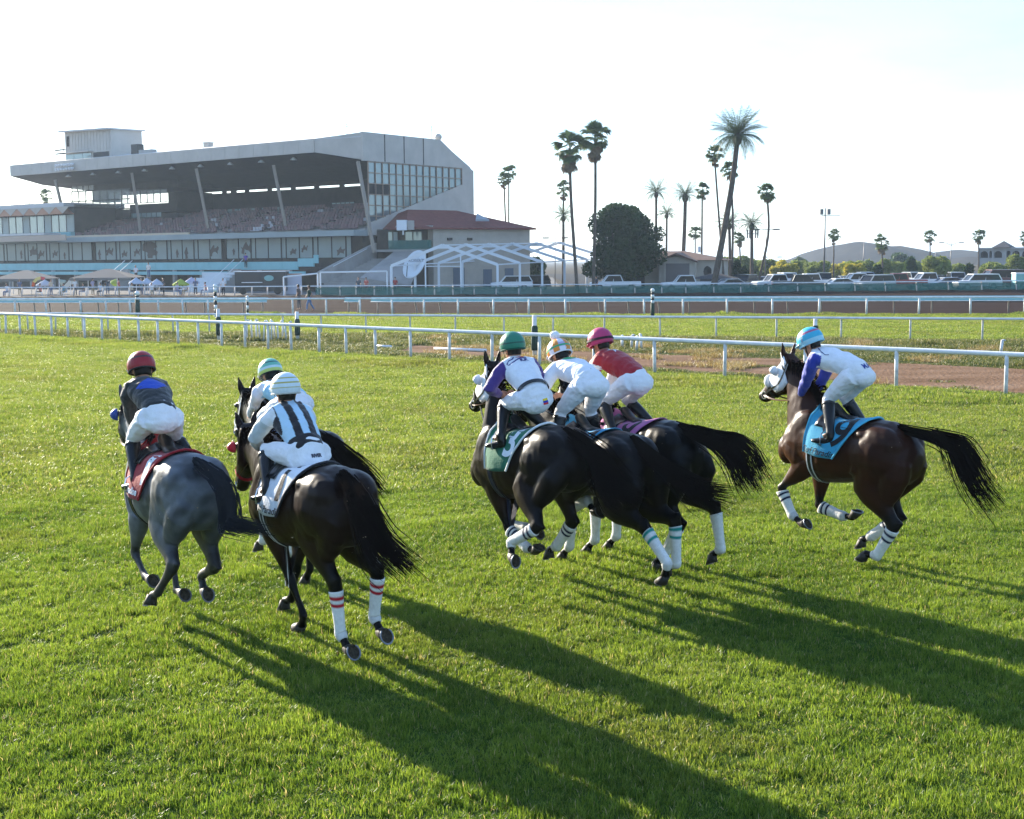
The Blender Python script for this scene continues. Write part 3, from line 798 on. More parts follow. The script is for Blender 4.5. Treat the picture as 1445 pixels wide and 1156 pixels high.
def hoof_objs(pts, lat, ang, parent, fin, tip):
    """hoof with its sole, and the shoe nailed to it"""
    p = pts[4]; sole_ang = ang[4] - 24
    a = R(sole_ang)
    dn = Vector((math.sin(a), 0, -math.cos(a))); fw = Vector((math.cos(a), 0, math.sin(a)))
    # keep the leg plane's tilt
    tilt = lat
    dn = (dn - tilt * dn.dot(tilt)).normalized(); fw = (fw - tilt * fw.dot(tilt)).normalized()
    c = pts[5]
    mb = MB(); n = 16
    def ring(cen, rx, ry, k0=0): return [cen + fw * (rx * math.cos(2 * math.pi * k / n)) + tilt * (ry * math.sin(2 * math.pi * k / n)) for k in range(n)]
    top = p - dn * 0.012 - fw * 0.002
    r0, r1, r2 = ring(top, 0.045, 0.043), ring(p.lerp(c, 0.5) + fw * 0.008, 0.055, 0.050), ring(c + fw * 0.012, 0.067, 0.058)
    r3 = ring(c + fw * 0.012 - dn * 0.001, 0.052, 0.043); r4 = ring(c + fw * 0.006 - dn * 0.012, 0.04, 0.035)
    vs = r0 + r1 + r2 + r3 + r4 + [c - dn * 0.012, top]
    fs = []
    for i in range(4):
        for k in range(n):
            x, y = i * n + k, i * n + (k + 1) % n
            fs.append((x, y, y + n, x + n))
    for k in range(n):
        fs.append((5 * n, 4 * n + k, 4 * n + (k + 1) % n)); fs.append((5 * n + 1, (k + 1) % n, k))
    mb.add(vs, fs)
    mb.mi = [0 if i < 2 * n else 1 for i in range(len(fs))]
    me = mb.mesh('hoof'); me.transform(fin)
    h = link_mesh('hoof', me, [M_HOOF, M_SOLE], parent, True)
    # shoe: a U open at the heel
    mb = MB(); P = []
    for k in range(15):
        th = R(-142 + 284 * k / 14)
        for (e, z) in ((1.03, 0), (1.03, 0.008), (0.84, 0.008), (0.84, 0)):
            P.append(c + fw * (0.012 + 0.067 * e * math.cos(th)) + tilt * (0.058 * e * math.sin(th)) + dn * (0.0005 + z))
    fs = []
    for k in range(14):
        for j in range(4):
            x, y = k * 4 + j, k * 4 + (j + 1) % 4
            fs.append((x, y, y + 4, x + 4))
    fs += [(0, 1, 2, 3), (59, 58, 57, 56)]
    mb.add(P, fs)
    me = mb.mesh('horseshoe'); me.transform(fin)
    link_mesh('horseshoe', me, M_SHOE, h)

def leg_wrap(pts, lat, fin, parent, stripes, base=(0.72, 0.72, 0.70), t0=0.12):
    st = []; cols = []
    N = 30
    for j in range(N + 1):
        x = j / N
        # from just under the joint down over the fetlock
        i, t = (2, t0 + (1 - t0) * (x / 0.80)) if x < 0.80 else (3, (x - 0.80) / 0.20 * 0.42)
        ra = float(np.interp(x, [0, .3, .6, .72, .82, .92, 1], [0.056, 0.047, 0.042, 0.044, 0.049, 0.045, 0.037]))
        rb = float(np.interp(x, [0, .3, .6, .72, .82, .92, 1], [0.074, 0.062, 0.054, 0.055, 0.058, 0.051, 0.042]))
        w = 0.0014 * math.sin(j * 2.6)
        st.append(station(pts, lat, i, min(t, 1.0), ra + w, rb + w))
        col = base
        for s0, s1, sc in stripes:
            if s0 <= x <= s1: col = sc
        if x > 0.78: col = tuple(v * 0.8 for v in col)
        cols.append(col)
    mb = MB(); mb.loft(st, 14)
    me = mb.mesh('leg_wrap')
    set_colors(me, [c for c in cols for _ in range(14)] + [cols[0], cols[-1]])
    me.transform(fin)
    return link_mesh('leg_wrap', me, M_WRAP, parent, True)

def text_mesh(s, size, shear=0.0, bold=0.0):
    cu = bpy.data.curves.new('t', 'FONT'); cu.body = s; cu.size = size; cu.align_x = 'CENTER'; cu.align_y = 'CENTER'; cu.shear = shear; cu.offset = bold
    cu.resolution_u = 4
    o = bpy.data.objects.new('t', cu); COL.objects.link(o)
    dg = bpy.context.evaluated_depsgraph_get()
    me = bpy.data.meshes.new_from_object(o.evaluated_get(dg))
    bpy.data.objects.remove(o); bpy.data.curves.remove(cu)
    bm = bmesh.new(); bm.from_mesh(me)
    bmesh.ops.triangulate(bm, faces=bm.faces)
    L = min(size * 0.14, 0.035)
    for _ in range(5):
        ed = [e for e in bm.edges if e.calc_length() > L]
        if not ed: break
        bmesh.ops.subdivide_edges(bm, edges=ed, cuts=1)
        bmesh.ops.triangulate(bm, faces=bm.faces)
    bm.to_mesh(me); bm.free()
    me.materials.clear()
    return me

def patch_mesh(outline, rings=5, sub=5):
    """filled star-shaped outline round the origin"""
    P = []
    n = len(outline)
    for i in range(n):
        a, b = outline[i], outline[(i + 1) % n]
        for k in range(sub): P.append((a[0] + (b[0] - a[0]) * k / sub, a[1] + (b[1] - a[1]) * k / sub))
    m = len(P); vs = [(0, 0, 0)]; fs = []
    for r in range(1, rings + 1): vs += [(x * r / rings, y * r / rings, 0) for x, y in P]
    for k in range(m): fs.append((0, 1 + k, 1 + (k + 1) % m))
    for r in range(rings - 1):
        for k in range(m):
            a, b = 1 + r * m + k, 1 + r * m + (k + 1) % m
            fs.append((a, a + m, b + m, b))
    return MB().add(vs, fs).mesh('patch')

def decal(name, me, origin, right, up, bvh, m, parent, fin, off=0.004):
    """lays flat print onto the surface beneath it"""
    right, up, origin = Vector(right).normalized(), Vector(up).normalized(), Vector(origin)
    n = right.cross(up).normalized()
    up = n.cross(right)
    for v in me.vertices:
        p = origin + right * v.co.x + up * v.co.y
        h = bvh.ray_cast(p + n * 0.25, -n, 0.6)
        if h[0] is None:
            h = bvh.find_nearest(p)
        v.co = h[0] + n * off
    me.transform(fin)
    me.name = name
    return link_mesh(name, me, m, parent)

def drape(bvh, xs, zlow, off, n=13, z_axis=1.25, splay=0.0):
    """rows of points lying over the back at each x, from the left hem over the top to the right hem"""
    rows = []
    for x in xs:
        row = []
        prof = []
        for k in range(41):
            th = math.pi * k / 40
            d = Vector((0, math.cos(th), math.sin(th)))
            h = bvh.ray_cast(Vector((x, 0, z_axis)) + d * 0.9, -d, 1.0)
            p = h[0] if h[0] is not None else Vector((x, 0.28 * d.y, z_axis + .28 * d.z))
            prof.append(p + d * off)
        # extend downward below the axis
        zl = zlow(x) if callable(zlow) else zlow
        def side(sg):
            ext = []
            for q in range(1, 5):
                z = z_axis - q * 0.045
                h = bvh.ray_cast(Vector((x, sg * 0.9, z)), Vector((0, -sg, 0)), 1.0)
                y = h[0].y if h[0] is not None else sg * 0.28
                ext.append(Vector((x, y + sg * off * (1 + splay * q), z)))
            return ext
        full = side(1)[::-1] + prof + side(-1)
        # keep the cloth hanging: never tuck back under
        top = max(range(len(full)), key=lambda i: full[i].z)
        for i in range(top - 1, -1, -1):
            if full[i].y < full[i + 1].y: full[i].y = full[i + 1].y
        for i in range(top + 1, len(full)):
            if full[i].y > full[i - 1].y: full[i].y = full[i - 1].y
        full = [p for p in full if p.z >= zl]
        L = [0]
        for a, b in zip(full, full[1:]): L.append(L[-1] + (b - a).length)
        for k in range(n):
            s = L[-1] * k / (n - 1)
            j = max(0, min(len(L) - 2, int(np.searchsorted(L, s)) - 1))
            f = (s - L[j]) / max(L[j + 1] - L[j], 1e-6)
            row.append(full[j].lerp(full[j + 1], f))
        rows.append(row)
    return rows

def slab(rows, th):
    """a sheet with thickness (rows of points), outward along each local normal"""
    mb = MB(); nr, nc = len(rows), len(rows[0])
    g = mb.grid(rows); me = g.mesh('s')
    nor = [v.normal.copy() for v in me.vertices]
    bpy.data.meshes.remove(me)
    mb = MB()
    a = [p for r in rows for p in r]; b = [p - nn * th for p, nn in zip(a, nor)]
    if sum((nn.dot(p - Vector((0.1, 0, 1.2))) for p, nn in zip(a, nor))) < 0: b = [p + nn * th for p, nn in zip(a, nor)]
    fs = []
    N = nr * nc
    for i in range(nr - 1):
        for j in range(nc - 1):
            q = (i * nc + j, i * nc + j + 1, (i + 1) * nc + j + 1, (i + 1) * nc + j)
            fs.append(q); fs.append(tuple(x + N for x in q[::-1]))
    bd = [j for j in range(nc)] + [i * nc + nc - 1 for i in range(1, nr)] + [(nr - 1) * nc + j for j in range(nc - 2, -1, -1)] + [i * nc for i in range(nr - 2, 0, -1)]
    for k in range(len(bd)):
        x, y = bd[k], bd[(k + 1) % len(bd)]
        fs.append((x, x + N, y + N, y))
    return mb.add(a + b, fs)

def strap(pts, w, th, normal_from):
    """flat strap through points; faces away from normal_from"""
    rows = []
    P = [Vector(p) for p in pts]
    mb = MB(); vs = []; fs = []
    for i, p in enumerate(P):
        t = (P[min(i + 1, len(P) - 1)] - P[max(i - 1, 0)]).normalized()
        c = normal_from(p) if callable(normal_from) else Vector(normal_from)
        n = (p - c); n = (n - t * n.dot(t)).normalized(); s = t.cross(n)
        vs += [p - s * w / 2, p + s * w / 2, p + s * w / 2 + n * th, p - s * w / 2 + n * th]
    for i in range(len(P) - 1):
        for j in range(4):
            a, b = i * 4 + j, i * 4 + (j + 1) % 4
            fs.append((a, b, b + 4, a + 4))
    fs += [(3, 2, 1, 0), tuple((len(P) - 1) * 4 + j for j in range(4))]
    return mb.add(vs, fs)

def fin_matrix(fit):
    p = R(fit['pitch']); c, s = math.cos(p), math.sin(p)
    A = Matrix(((c, 0, -s, 0), (0, 1, 0, 0), (s, 0, c, 0), (0, 0, 0, 1)))
    return Matrix.Translation((0, 0, 1.3 + fit['dz'])) @ A @ Matrix.Translation((0, 0, -1.3)) @ Matrix.Scale(HS, 4)

def make_horse(fit, cfg):
    root = empty('racehorse', (fit['pos'][0], fit['pos'][1], 0), R(90 + fit['psi']), cfg['label'], 'horse', 'racehorses galloping on the turf')
    fin = fin_matrix(fit)
    hf = head_frame(fit['head'])
    chains = {}
    mb = MB()
    mb.loft([(Vector((x, 0, (t + b) / 2)), Vector((0, 1, 0)), Vector((0, 0, 1)), w, (t - b) / 2) for x, t, b, w in TORSO], 20)
    # withers ridge, loin and chest muscles
    mb.loft([(Vector((0.15, 0, 1.46)), Vector((0, 1, 0)), Vector((0, 0, 1)), 0.12, 0.07), (Vector((0.38, 0, 1.52)), Vector((0, 1, 0)), Vector((0, 0, 1)), 0.07, 0.10), (Vector((0.6, 0, 1.52)), Vector((0, 1, 0)), Vector((0, 0, 1)), 0.08, 0.11)], 10)
    for s in (1, -1):
        mb.ellipsoid((0.72, s * 0.10, 1.10), (0.13, 0.105, 0.17))
        mb.ellipsoid((-0.08, s * 0.14, 1.38), (0.34, 0.11, 0.14))
        mb.ellipsoid((-0.33, s * 0.215, 1.44), (0.09, 0.06, 0.06))
    mb.loft(neck_stations(hf), 16)
    head_loft(mb, hf)
    poll, d, lat, u = hf
    for s in (1, -1):
        b = poll + d * 0.02 + lat * (s * 0.05) + u * 0.0
        tipv = (u * 0.75 - d * 0.75 + lat * s * 0.22).normalized()
        mb.loft([(b - tipv * 0.03, lat, d, 0.032, 0.03), (b + tipv * 0.05, lat, d, 0.036, 0.028), (b + tipv * 0.10, lat, d, 0.028, 0.022), (b + tipv * 0.165, lat, d, 0.010, 0.010)], 8)
        mb.ellipsoid(head_pt(hf, 0.16, s * 0.078, -0.045), (0.035, 0.03, 0.03))
        mb.ellipsoid(head_pt(hf, 0.20, s * 0.062, -0.17), (0.10, 0.03, 0.09))
        mb.ellipsoid(head_pt(hf, 0.565, s * 0.038, -0.035), (0.03, 0.022, 0.03))
    # dock of the tail
    for name, spec in (('HL', HIND), ('HR', HIND), ('FL', FORE), ('FR', FORE)):
        sd = 1 if name[1] == 'L' else -1
        ang, abd = fit['legs'][name]
        pts, lt = leg_chain(spec, sd, ang, abd)
        chains[name] = (pts, lt, ang)
        (hind_leg if name[0] == 'H' else fore_leg)(mb, pts, lt, sd)
    me = organic('body', mb, 0.0135, 8)
    V = verts_of(me)
    N_ = np.empty(len(V) * 3, np.float32); me.vertices.foreach_get('normal', N_); N_ = N_.reshape(-1, 3)
    sd_ = Vector((hash(cfg['label']) % 97 * 0.0 + len(cfg['label']) * 1.7, 0, 0))
    mus = np.array([noise.noise(Vector((v[0] * 7, v[1] * 5, v[2] * 4.5)) + sd_) + 0.55 * noise.noise(Vector((v[0] * 17, v[1] * 13, v[2] * 10)) + sd_) for v in V])
    amp = np.where(V[:, 2] > 0.95, 0.0055, 0.0025) * np.where(V[:, 0] > 0.85, 0.35, 1.0)
    me.vertices.foreach_set('co', (V + N_ * (mus * amp)[:, None]).astype(np.float32).ravel())
    V = verts_of(me)
    # ---- coat colour
    base = np.array(cfg['coat']); pts_col = np.array(cfg['points'])
    fac = np.zeros(len(V))
    for name, (pts, lt, ang) in chains.items():
        for i in range(len(pts) - 1):
            a, b = np.array(pts[i]), np.array(pts[i + 1])
            ab = b - a; t = np.clip(((V - a) @ ab) / (ab @ ab), 0, 1)
            dist = np.linalg.norm(V - (a + t[:, None] * ab), axis=1)
            f = np.clip((i + t - 1.45) / 0.45, 0, 1) * (dist < 0.12)
            fac = np.maximum(fac, f)
    # muzzle
    mz = np.array(head_pt(hf, 0.58, 0, -0.05)); dm = np.linalg.norm(V - mz, axis=1)
    fac = np.maximum(fac, np.clip(1.4 - dm / 0.12, 0, 1) * 0.8)
    col = base * (1 - fac[:, None]) + pts_col * fac[:, None]
    if cfg.get('grey'):
        dap = np.array([noise.noise(Vector(v) * 9.0) for v in V]); dap2 = np.array([noise.noise(Vector(v) * 3.1 + Vector((3, 1, 7))) for v in V])
        on = np.clip((V[:, 2] - 0.75) / 0.4, 0, 1)
        col *= (1 + on * (0.48 * np.clip(dap * 2.6, -1, 1) + 0.30 * dap2))[:, None]
        face = np.linalg.norm(V - np.array(head_pt(hf, 0.35, 0, -0.06)), axis=1)
        col *= np.where(face < 0.3, 0.55, 1.0)[:, None]
        low = np.clip((V[:, 0] * -1 + 0.2) / 0.6, 0, 1); col *= (1 - 0.28 * low)[:, None]
    else:
        n1 = np.array([noise.noise(Vector(v) * 2.3) for v in V])
        col *= (1 + 0.25 * n1)[:, None]
        # lighter, redder flank and forearm of the bays
        fl = np.clip(1 - np.abs(V[:, 0] - 0.2) / 0.9, 0, 1) * np.clip((1.45 - V[:, 2]) / 0.4, 0, 1) * (1 - fac)
        col += (np.array(cfg.get('flank', (0, 0, 0)))[None, :] - 0) * fl[:, None]
    set_colors(me, np.clip(col, 0.002, 1))
    bvh = bvh_of(me)
    me.transform(fin)
    link_mesh('body', me, M_COAT_GREY if cfg.get('grey') else M_COAT, root)
    hair = M_HAIR_GREY if cfg.get('grey') else M_HAIR
    # ---- hooves and bandages
    for name, (pts, lt, ang) in chains.items():
        hoof_objs(pts, lt, ang, root, fin, name)
        if name in cfg.get('wraps', {}):
            leg_wrap(pts, lt, fin, root, cfg['wraps'][name])
    # ---- eyes
    for s in (1, -1):
        e = MB(); e.ellipsoid(head_pt(hf, 0.165, s * 0.093, -0.048), (0.02, 0.02, 0.02), nu=10, nv=7)
        em = e.mesh('eye'); em.transform(fin); link_mesh('eye', em, M_EYE, root, True)
    # ---- mane
    r2 = random.Random(hash(cfg['key']) % 1000 + 5)
    ns = neck_stations(hf)
    crest = [c + up * b for c, s, up, a, b in ns]
    sidev = ns[3][1]
    def mane_g(i):
        t = r2.uniform(0.06, 1.0); p = spline(crest, t) + Vector((0, r2.uniform(-.015, .015), -0.02))
        sd = r2.choice((1, 1, -1)) if not cfg.get('mane_right') else -1
        L = r2.uniform(0.10, 0.21); lift = r2.uniform(0.02, 0.07)
        back = Vector((-1, 0, 0))
        out = []
        for k in range(6):
            f = k / 5
            out.append(p + Vector((0, sd * (0.015 + 0.10 * f), 0)) + Vector((0, 0, lift * math.sin(f * 2.4) - 0.75 * L * f * f)) + back * (L * 0.55 * f + r2.uniform(-.01, .01)))
        return out
    mm = strand_mesh(mane_g, 260, 0.007).mesh('mane'); mm.transform(fin); link_mesh('mane', mm, hair, root)
    if True:   # forelock
        def fl_g(i):
            a0 = poll + lat * r2.uniform(-.03, .03); L = r2.uniform(.10, .2)
            return [a0 + d * (L * f) + u * (0.03 * math.sin(f * 3)) + lat * r2.uniform(-.01, .01) for f in (0, .33, .66, 1)]
        mm = strand_mesh(fl_g, 26, 0.006).mesh('forelock'); mm.transform(fin); link_mesh('forelock', mm, hair, root)
    # ---- tail
    Minv = (root.matrix_basis @ fin).inverted()
    mw = Matrix.Translation(root.location) @ Matrix.Rotation(root.rotation_euler.z, 4, 'Z') @ fin
    Minv = mw.inverted()
    dock = Vector((-0.77, 0, 1.44)); dw = mw @ dock
    tp = [Vector((-0.60, 0, 1.55))]
    for (px, py, dy) in cfg['tail']:
        tp.append(Minv @ atY(px, py, dw.y - dy))
    spread = cfg.get('spread', 0.13); NT = cfg.get('ntail', 300)
    tl = sum((b - a).length for a, b in zip(tp, tp[1:]))
    dkL = 0.32 / tl
    def tail_g(i):
        t0 = r2.uniform(0.0, dkL * 1.5); t1 = min(1.0, t0 + r2.uniform(0.45, 1.05) if r2.random() < .35 else r2.uniform(0.78, 1.0))
        an = r2.uniform(0, 2 * math.pi); rr = math.sqrt(r2.random()) * (1.0 if r2.random() < .78 else r2.uniform(1.1, 1.9)); w = Vector((math.cos(an), math.sin(an), 0.7 * math.sin(an * 2 + 1))) * rr
        dr = r2.uniform(0.0, cfg.get('droop', 0.16)) * (1 if r2.random() < .5 else .35)
        ph = r2.uniform(0, 6)
        out = []
        for k in range(10):
            f = k / 9; t = t0 + (t1 - t0) * f
            g = spline(tp, t)
            r_ = 0.042 + (spread - 0.042) * min(1, (t / 0.7)) ** 0.85
            out.append(g + w * r_ + Vector((0, 0, -dr * f * f)) + Vector((1, 1, .5)) * (0.006 * math.sin(ph + 5 * f)))
        return out
    tm = strand_mesh(tail_g, NT, 0.0062)
    core = [spline(tp, k / 8 * dkL * 1.25) for k in range(9)]
    tm.tube(core, [0.04, 0.04, 0.038, 0.035, 0.032, 0.028, 0.024, 0.018, 0.01], 8)
    me = tm.mesh('tail'); me.transform(fin); link_mesh('tail', me, hair, root)
    # ---- saddle cloth
    def zlow(x): return 1.14
    gx_ = [-0.42 + 0.84 * k / 30 for k in range(31)]
    G = drape(bvh, gx_, zlow, 0.026, n=41)
    def cloth_pt(x, v):
        i = min(max((x + 0.42) / 0.84 * 30, 0), 29.999); j = min(max(v * 40, 0), 39.999); a, b = int(i), int(j); fi, fj = i - a, j - b
        return G[a][b].lerp(G[a + 1][b], fi).lerp(G[a][b + 1].lerp(G[a + 1][b + 1], fi), fj)
    rows = []
    for k in range(17):
        row = []
        for j in range(33):
            v = j / 32; e = abs(v - 0.5) * 2; u_ = k / 16
            xr = -0.33 + 0.27 * e ** 1.2; xf = 0.37 - 0.03 * e
            lo = 0.012 * math.sin(u_ * math.pi)
            q = cloth_pt(xr + (xf - xr) * u_, v * (1 - 2 * 0) )
            row.append(q + Vector((0, 0, -lo if e > .9 else 0)))
        rows.append(row)
    m_cl = cloth_mat(cfg['cloth'], 'saddle_cloth')
    me = slab(rows, 0.006).mesh('saddle_cloth')
    cb = bvh_of(me)
    me.transform(fin)
    cl = link_mesh('saddle_cloth', me, m_cl, root, True)
    if cfg.get('trim'):
        for idx in (0, len(rows) - 1):
            mbt = MB(); mbt.tube([p for p in rows[idx]], 0.011, 6)
            mt = mbt.mesh('cloth_binding'); mt.transform(fin); link_mesh('cloth_binding', mt, cloth_mat(cfg['trim'], 'cloth_binding'), cl)
    if cfg.get('band'):   # second coloured panel low on the cloth
        bc = cfg['band']
        mt = slab([[p + Vector((0, (0.006 if p.y > 0 else -0.006), 0)) for p in r[:6]] for r in rows], 0.004).mesh('cloth_panel')
        mt.transform(fin); link_mesh('cloth_panel', mt, cloth_mat(bc, 'cloth_panel'), cl)
    zt = lambda x: max((p.z for p in drape(bvh, [x], 1.2, 0.0, 9)[0]))
    for side in (1, -1):
        for txt in cfg.get('print', []):
            s, size, x, z, c, shear, bold = txt
            tmh = text_mesh(s, size, shear, bold)
            decal('cloth_number' if len(s) < 3 else 'cloth_lettering', tmh, (x, side * 0.36, z), (-side, 0, 0), (0, 0, 1), cb, cloth_mat(c, 'print_ink'), cl, fin, 0.006)
        for (shape, x, z, c, tilt) in cfg.get('patch', []):
            pm = patch_mesh(shape)
            ca, sa = math.cos(tilt), math.sin(tilt)
            decal('cloth_mark', pm, (x, side * 0.36, z), (-side * ca, 0, sa), (side * sa, 0, ca), cb, cloth_mat(c, 'print_ink'), cl, fin, 0.006)
    # ---- saddle
    sb = MB()
    w_ = Vector((0, 1, 0)); up = Vector((0, 0, 1))
    st = []
    for x, dz, a, b in ((-0.06, 0.012, 0.05, 0.02), (-0.03, 0.018, 0.08, 0.022), (0.03, 0.022, 0.075, 0.025), (0.10, 0.035, 0.065, 0.03), (0.18, 0.07, 0.075, 0.035), (0.23, 0.10, 0.06, 0.03), (0.25, 0.09, 0.03, 0.02)):
        z = float(np.interp(x, TORSO[:, 0], TORSO[:, 1])) + dz
        st.append((Vector((x, 0, z)), w_, up, a, b))
    sb.loft(st, 14)
    fr = drape(bvh, [0.10 + 0.15 * k / 5 for k in range(6)], lambda x: 1.43, 0.046, n=13)
    me = organic('saddle', sb, 0.012, 3)
    me.transform(fin); sd = link_mesh('saddle', me, M_BLACK, root)
    for a0, a1 in ((0, 6), (7, 13)):
        fm = slab([r[a0:a1] for r in fr], 0.008).mesh('saddle_flap'); fm.transform(fin); link_mesh('saddle_flap', fm, M_BLACK, sd, True)
    # ---- girths
    for gx, gw, gm in ((0.26, 0.075, cfg.get('girth', M_BLACK)),):
        ring = []
        for k in range(29):
            th = R(15) + R(-210) * k / 28
            dd = Vector((0, math.cos(th), math.sin(th)))
            h = bvh.ray_cast(Vector((gx, 0, 1.2)) + dd * 0.9, -dd, 1.0)
            ring.append((h[0] if h[0] is not None else Vector((gx, 0, 1.2)) + dd * 0.3) + dd * 0.008)
        gm_ = strap(ring, gw, 0.006, Vector((gx, 0, 1.2))).mesh('girth'); gm_.transform(fin)
        g = link_mesh('girth', gm_, gm, root)
        for e in (-0.03, 0.03):
            gm_ = strap([p + Vector((e, 0, 0)) + (p - Vector((gx, 0, 1.2))).normalized() * 0.007 for p in ring], 0.014, 0.003, Vector((gx, 0, 1.2))).mesh('girth_edge'); gm_.transform(fin)
            link_mesh('girth_edge', gm_, M_STRAP_WHITE if cfg.get('girth_white', True) else M_BLACK, g)
    # ---- stirrups hang at the rider's feet: done with the rider
    # ---- bridle
    def head_ring(t, w, th, m, name, par, arc=(0, 360), grow=0.006):
        c0 = np.interp(t, [h[0] for h in HEADST], [h[3] for h in HEADST]); cen = head_pt(hf, t, 0, -c0)
        pts = []
        for k in range(25):
            a_ = R(arc[0] + (arc[1] - arc[0]) * k / 24)
            dd = lat * math.cos(a_) + u * math.sin(a_)
            h = bvh.ray_cast(cen + dd * 0.4, -dd, 0.6)
            pts.append((h[0] if h[0] is not None else cen + dd * .09) + dd * grow)
        o = strap(pts, w, th, cen).mesh(name); o.transform(fin)
        return link_mesh(name, o, m, par), pts
    bc = cfg.get('bridle', M_BLACK)
    nb, nbp = head_ring(0.40, 0.028 if not cfg.get('roll') else 0.03, 0.006, cfg.get('noseband', bc), 'bridle', root)
    bb, _ = head_ring(0.065, 0.022, 0.005, cfg.get('browband', bc), 'browband', nb, (-20, 200))
    hp = {}
    for s in (1, -1):
        cp = [head_pt(hf, t, 0, 0) for t in (0.0, 0.1, 0.2, 0.3, 0.4, 0.5)]
        pts = []
        for t in (0.0, 0.07, 0.14, 0.21, 0.28, 0.35, 0.42, 0.5):
            c0 = np.interp(t, [h[0] for h in HEADST], [h[3] for h in HEADST]); cen = head_pt(hf, t, 0, -c0 * 1.25)
            dd = lat * s
            h = bvh.ray_cast(cen + dd * 0.4, -dd, 0.6)
            pts.append((h[0] if h[0] is not None else cen + dd * .08) + dd * 0.006)
        o = strap(pts, 0.02, 0.005, lambda p: p - lat * s).mesh('cheek_strap'); o.transform(fin); link_mesh('cheek_strap', o, cfg.get('cheek', bc), nb)
        hp[s] = pts[-1]
        rg = MB(); rg.tube([pts[-1] + d * (0.035 * math.cos(2 * math.pi * k / 12)) + u * (0.035 * math.sin(2 * math.pi * k / 12)) for k in range(13)], 0.006, 5)
        o = rg.mesh('bit_ring'); o.transform(fin); link_mesh('bit_ring', o, M_STEEL, nb)
    if cfg.get('roll'):
        c0 = 0.075; cen = head_pt(hf, 0.36, 0, -c0)
        rl = MB(); pts = [cen + lat * (0.085 * math.cos(R(a))) + u * (0.105 * math.sin(R(a))) for a in range(-10, 191, 20)]
        rl.tube(pts, [0.012] + [0.034] * (len(pts) - 2) + [0.012], 10); o = rl.mesh('shadow_roll'); o.transform(fin); link_mesh('shadow_roll', o, cloth_mat(cfg['roll'], 'fleece'), nb, True)
    # hood and blinker cups
    if cfg.get('hood'):
        m_h = cloth_mat(cfg['hood'], 'hood_fabric')
        rows = []
        for t in [0.0 + 0.34 * k / 9 for k in range(10)]:
            c0 = np.interp(t, [h[0] for h in HEADST], [h[3] for h in HEADST]); cen = head_pt(hf, t, 0, -c0 * 0.9)
            row = []
            ext = 58 if t > 0.08 else 30
            for k in range(21):
                a_ = R(-ext + (180 + 2 * ext) * k / 20); dd = lat * math.cos(a_) + u * math.sin(a_)
                h = bvh.ray_cast(cen + dd * 0.24, -dd, 0.4)
                row.append((h[0] if h[0] is not None else cen + dd * .09) + dd * 0.009)
            rows.append(row)
        mb = MB(); mb.grid(rows); o = mb.mesh('hood'); o.transform(fin); hd = link_mesh('hood', o, m_h, root, True)
        so = hd.modifiers.new('thick', 'SOLIDIFY'); so.thickness = 0.004
    if cfg.get('cups'):
        m_c = cloth_mat(cfg['cups'], 'blinker_cup', 0.45)
        for s in (1, -1):
            c0 = head_pt(hf, 0.175, s * 0.098, -0.05)
            mb = MB(); P = []
            for j in range(7):
                ph = R(90 * j / 6); row = []
                for k in range(13):
                    a_ = R(-100 + 200 * k / 12)
                    row.append(c0 - d * (0.052 * math.cos(a_) * math.cos(ph) * 1.0 - 0.0) + u * (0.055 * math.sin(a_) * math.cos(ph)) + lat * (s * 0.062 * math.sin(ph)))
                P.append(row)
            mb.grid(P); o = mb.mesh('blinker_cup'); o.transform(fin); cu = link_mesh('blinker_cup', o, m_c, root, True)
            so = cu.modifiers.new('thick', 'SOLIDIFY'); so.thickness = 0.005
    return dict(root=root, fin=fin, bvh=bvh, hf=hf, bit=hp, chains=chains)
# ------------------------------------------------------------------ riders
def two_bone(a, b, l1, l2, pole):
    d = b - a; L = d.length; L2 = min(L, (l1 + l2) * 0.999); u = d / max(L, 1e-6)
    x = (l1 * l1 - l2 * l2 + L2 * L2) / (2 * L2); h = math.sqrt(max(l1 * l1 - x * x, 1e-8))
    w = (pole - u * pole.dot(u)).normalized()
    return a + u * x + w * h, a + u * L2

def limb(mb, pts, rads, n=12, flat=None):
    """chain of circular sections; flat squashes sideways"""
    st = []
    for i, p in enumerate(pts):
        t = (pts[min(i + 1, len(pts) - 1)] - pts[max(i - 1, 0)]).normalized()
        s = t.cross(Vector((1, 0.2, 0.1)))
        if s.length < 0.2: s = t.cross(Vector((0, 0, 1)))
        s.normalize(); u = t.cross(s)
        st.append((p, s, u, rads[i], rads[i]))
    mb.loft(st, n)

M_SKIN = mat('skin', (0.42, 0.22, 0.14), 0.5, 0.35, noise_amt=0.1, noise_scale=20)
M_PERSON_HAIR = mat('dark_hair', (0.012, 0.009, 0.007), 0.5, 0.3)
M_SILK = mat('silks', rough=0.62, spec=0.3, attr='Col', noise_amt=0.06, noise_scale=14, bump=0.7, bump_scale=16, sheen=0.2)
M_BREECH = mat('white_breeches', (0.78, 0.78, 0.80), 0.72, 0.25, noise_amt=0.05, noise_scale=10, bump=0.9, bump_scale=22, sheen=0.1)
M_BOOT = mat('polished_boot', (0.008, 0.008, 0.009), 0.3, 0.3, coat=0.1, bump=0.08, bump_scale=30)
M_BOOT_TOP = mat('boot_top', (0.03, 0.03, 0.032), 0.4)
M_HELMET = mat('helmet_cover', rough=0.42, spec=0.4, attr='Col', noise_amt=0.04, noise_scale=30, bump=0.15, bump_scale=60)
M_GOGGLE = mat('goggle_band', (0.02, 0.02, 0.022), 0.5)

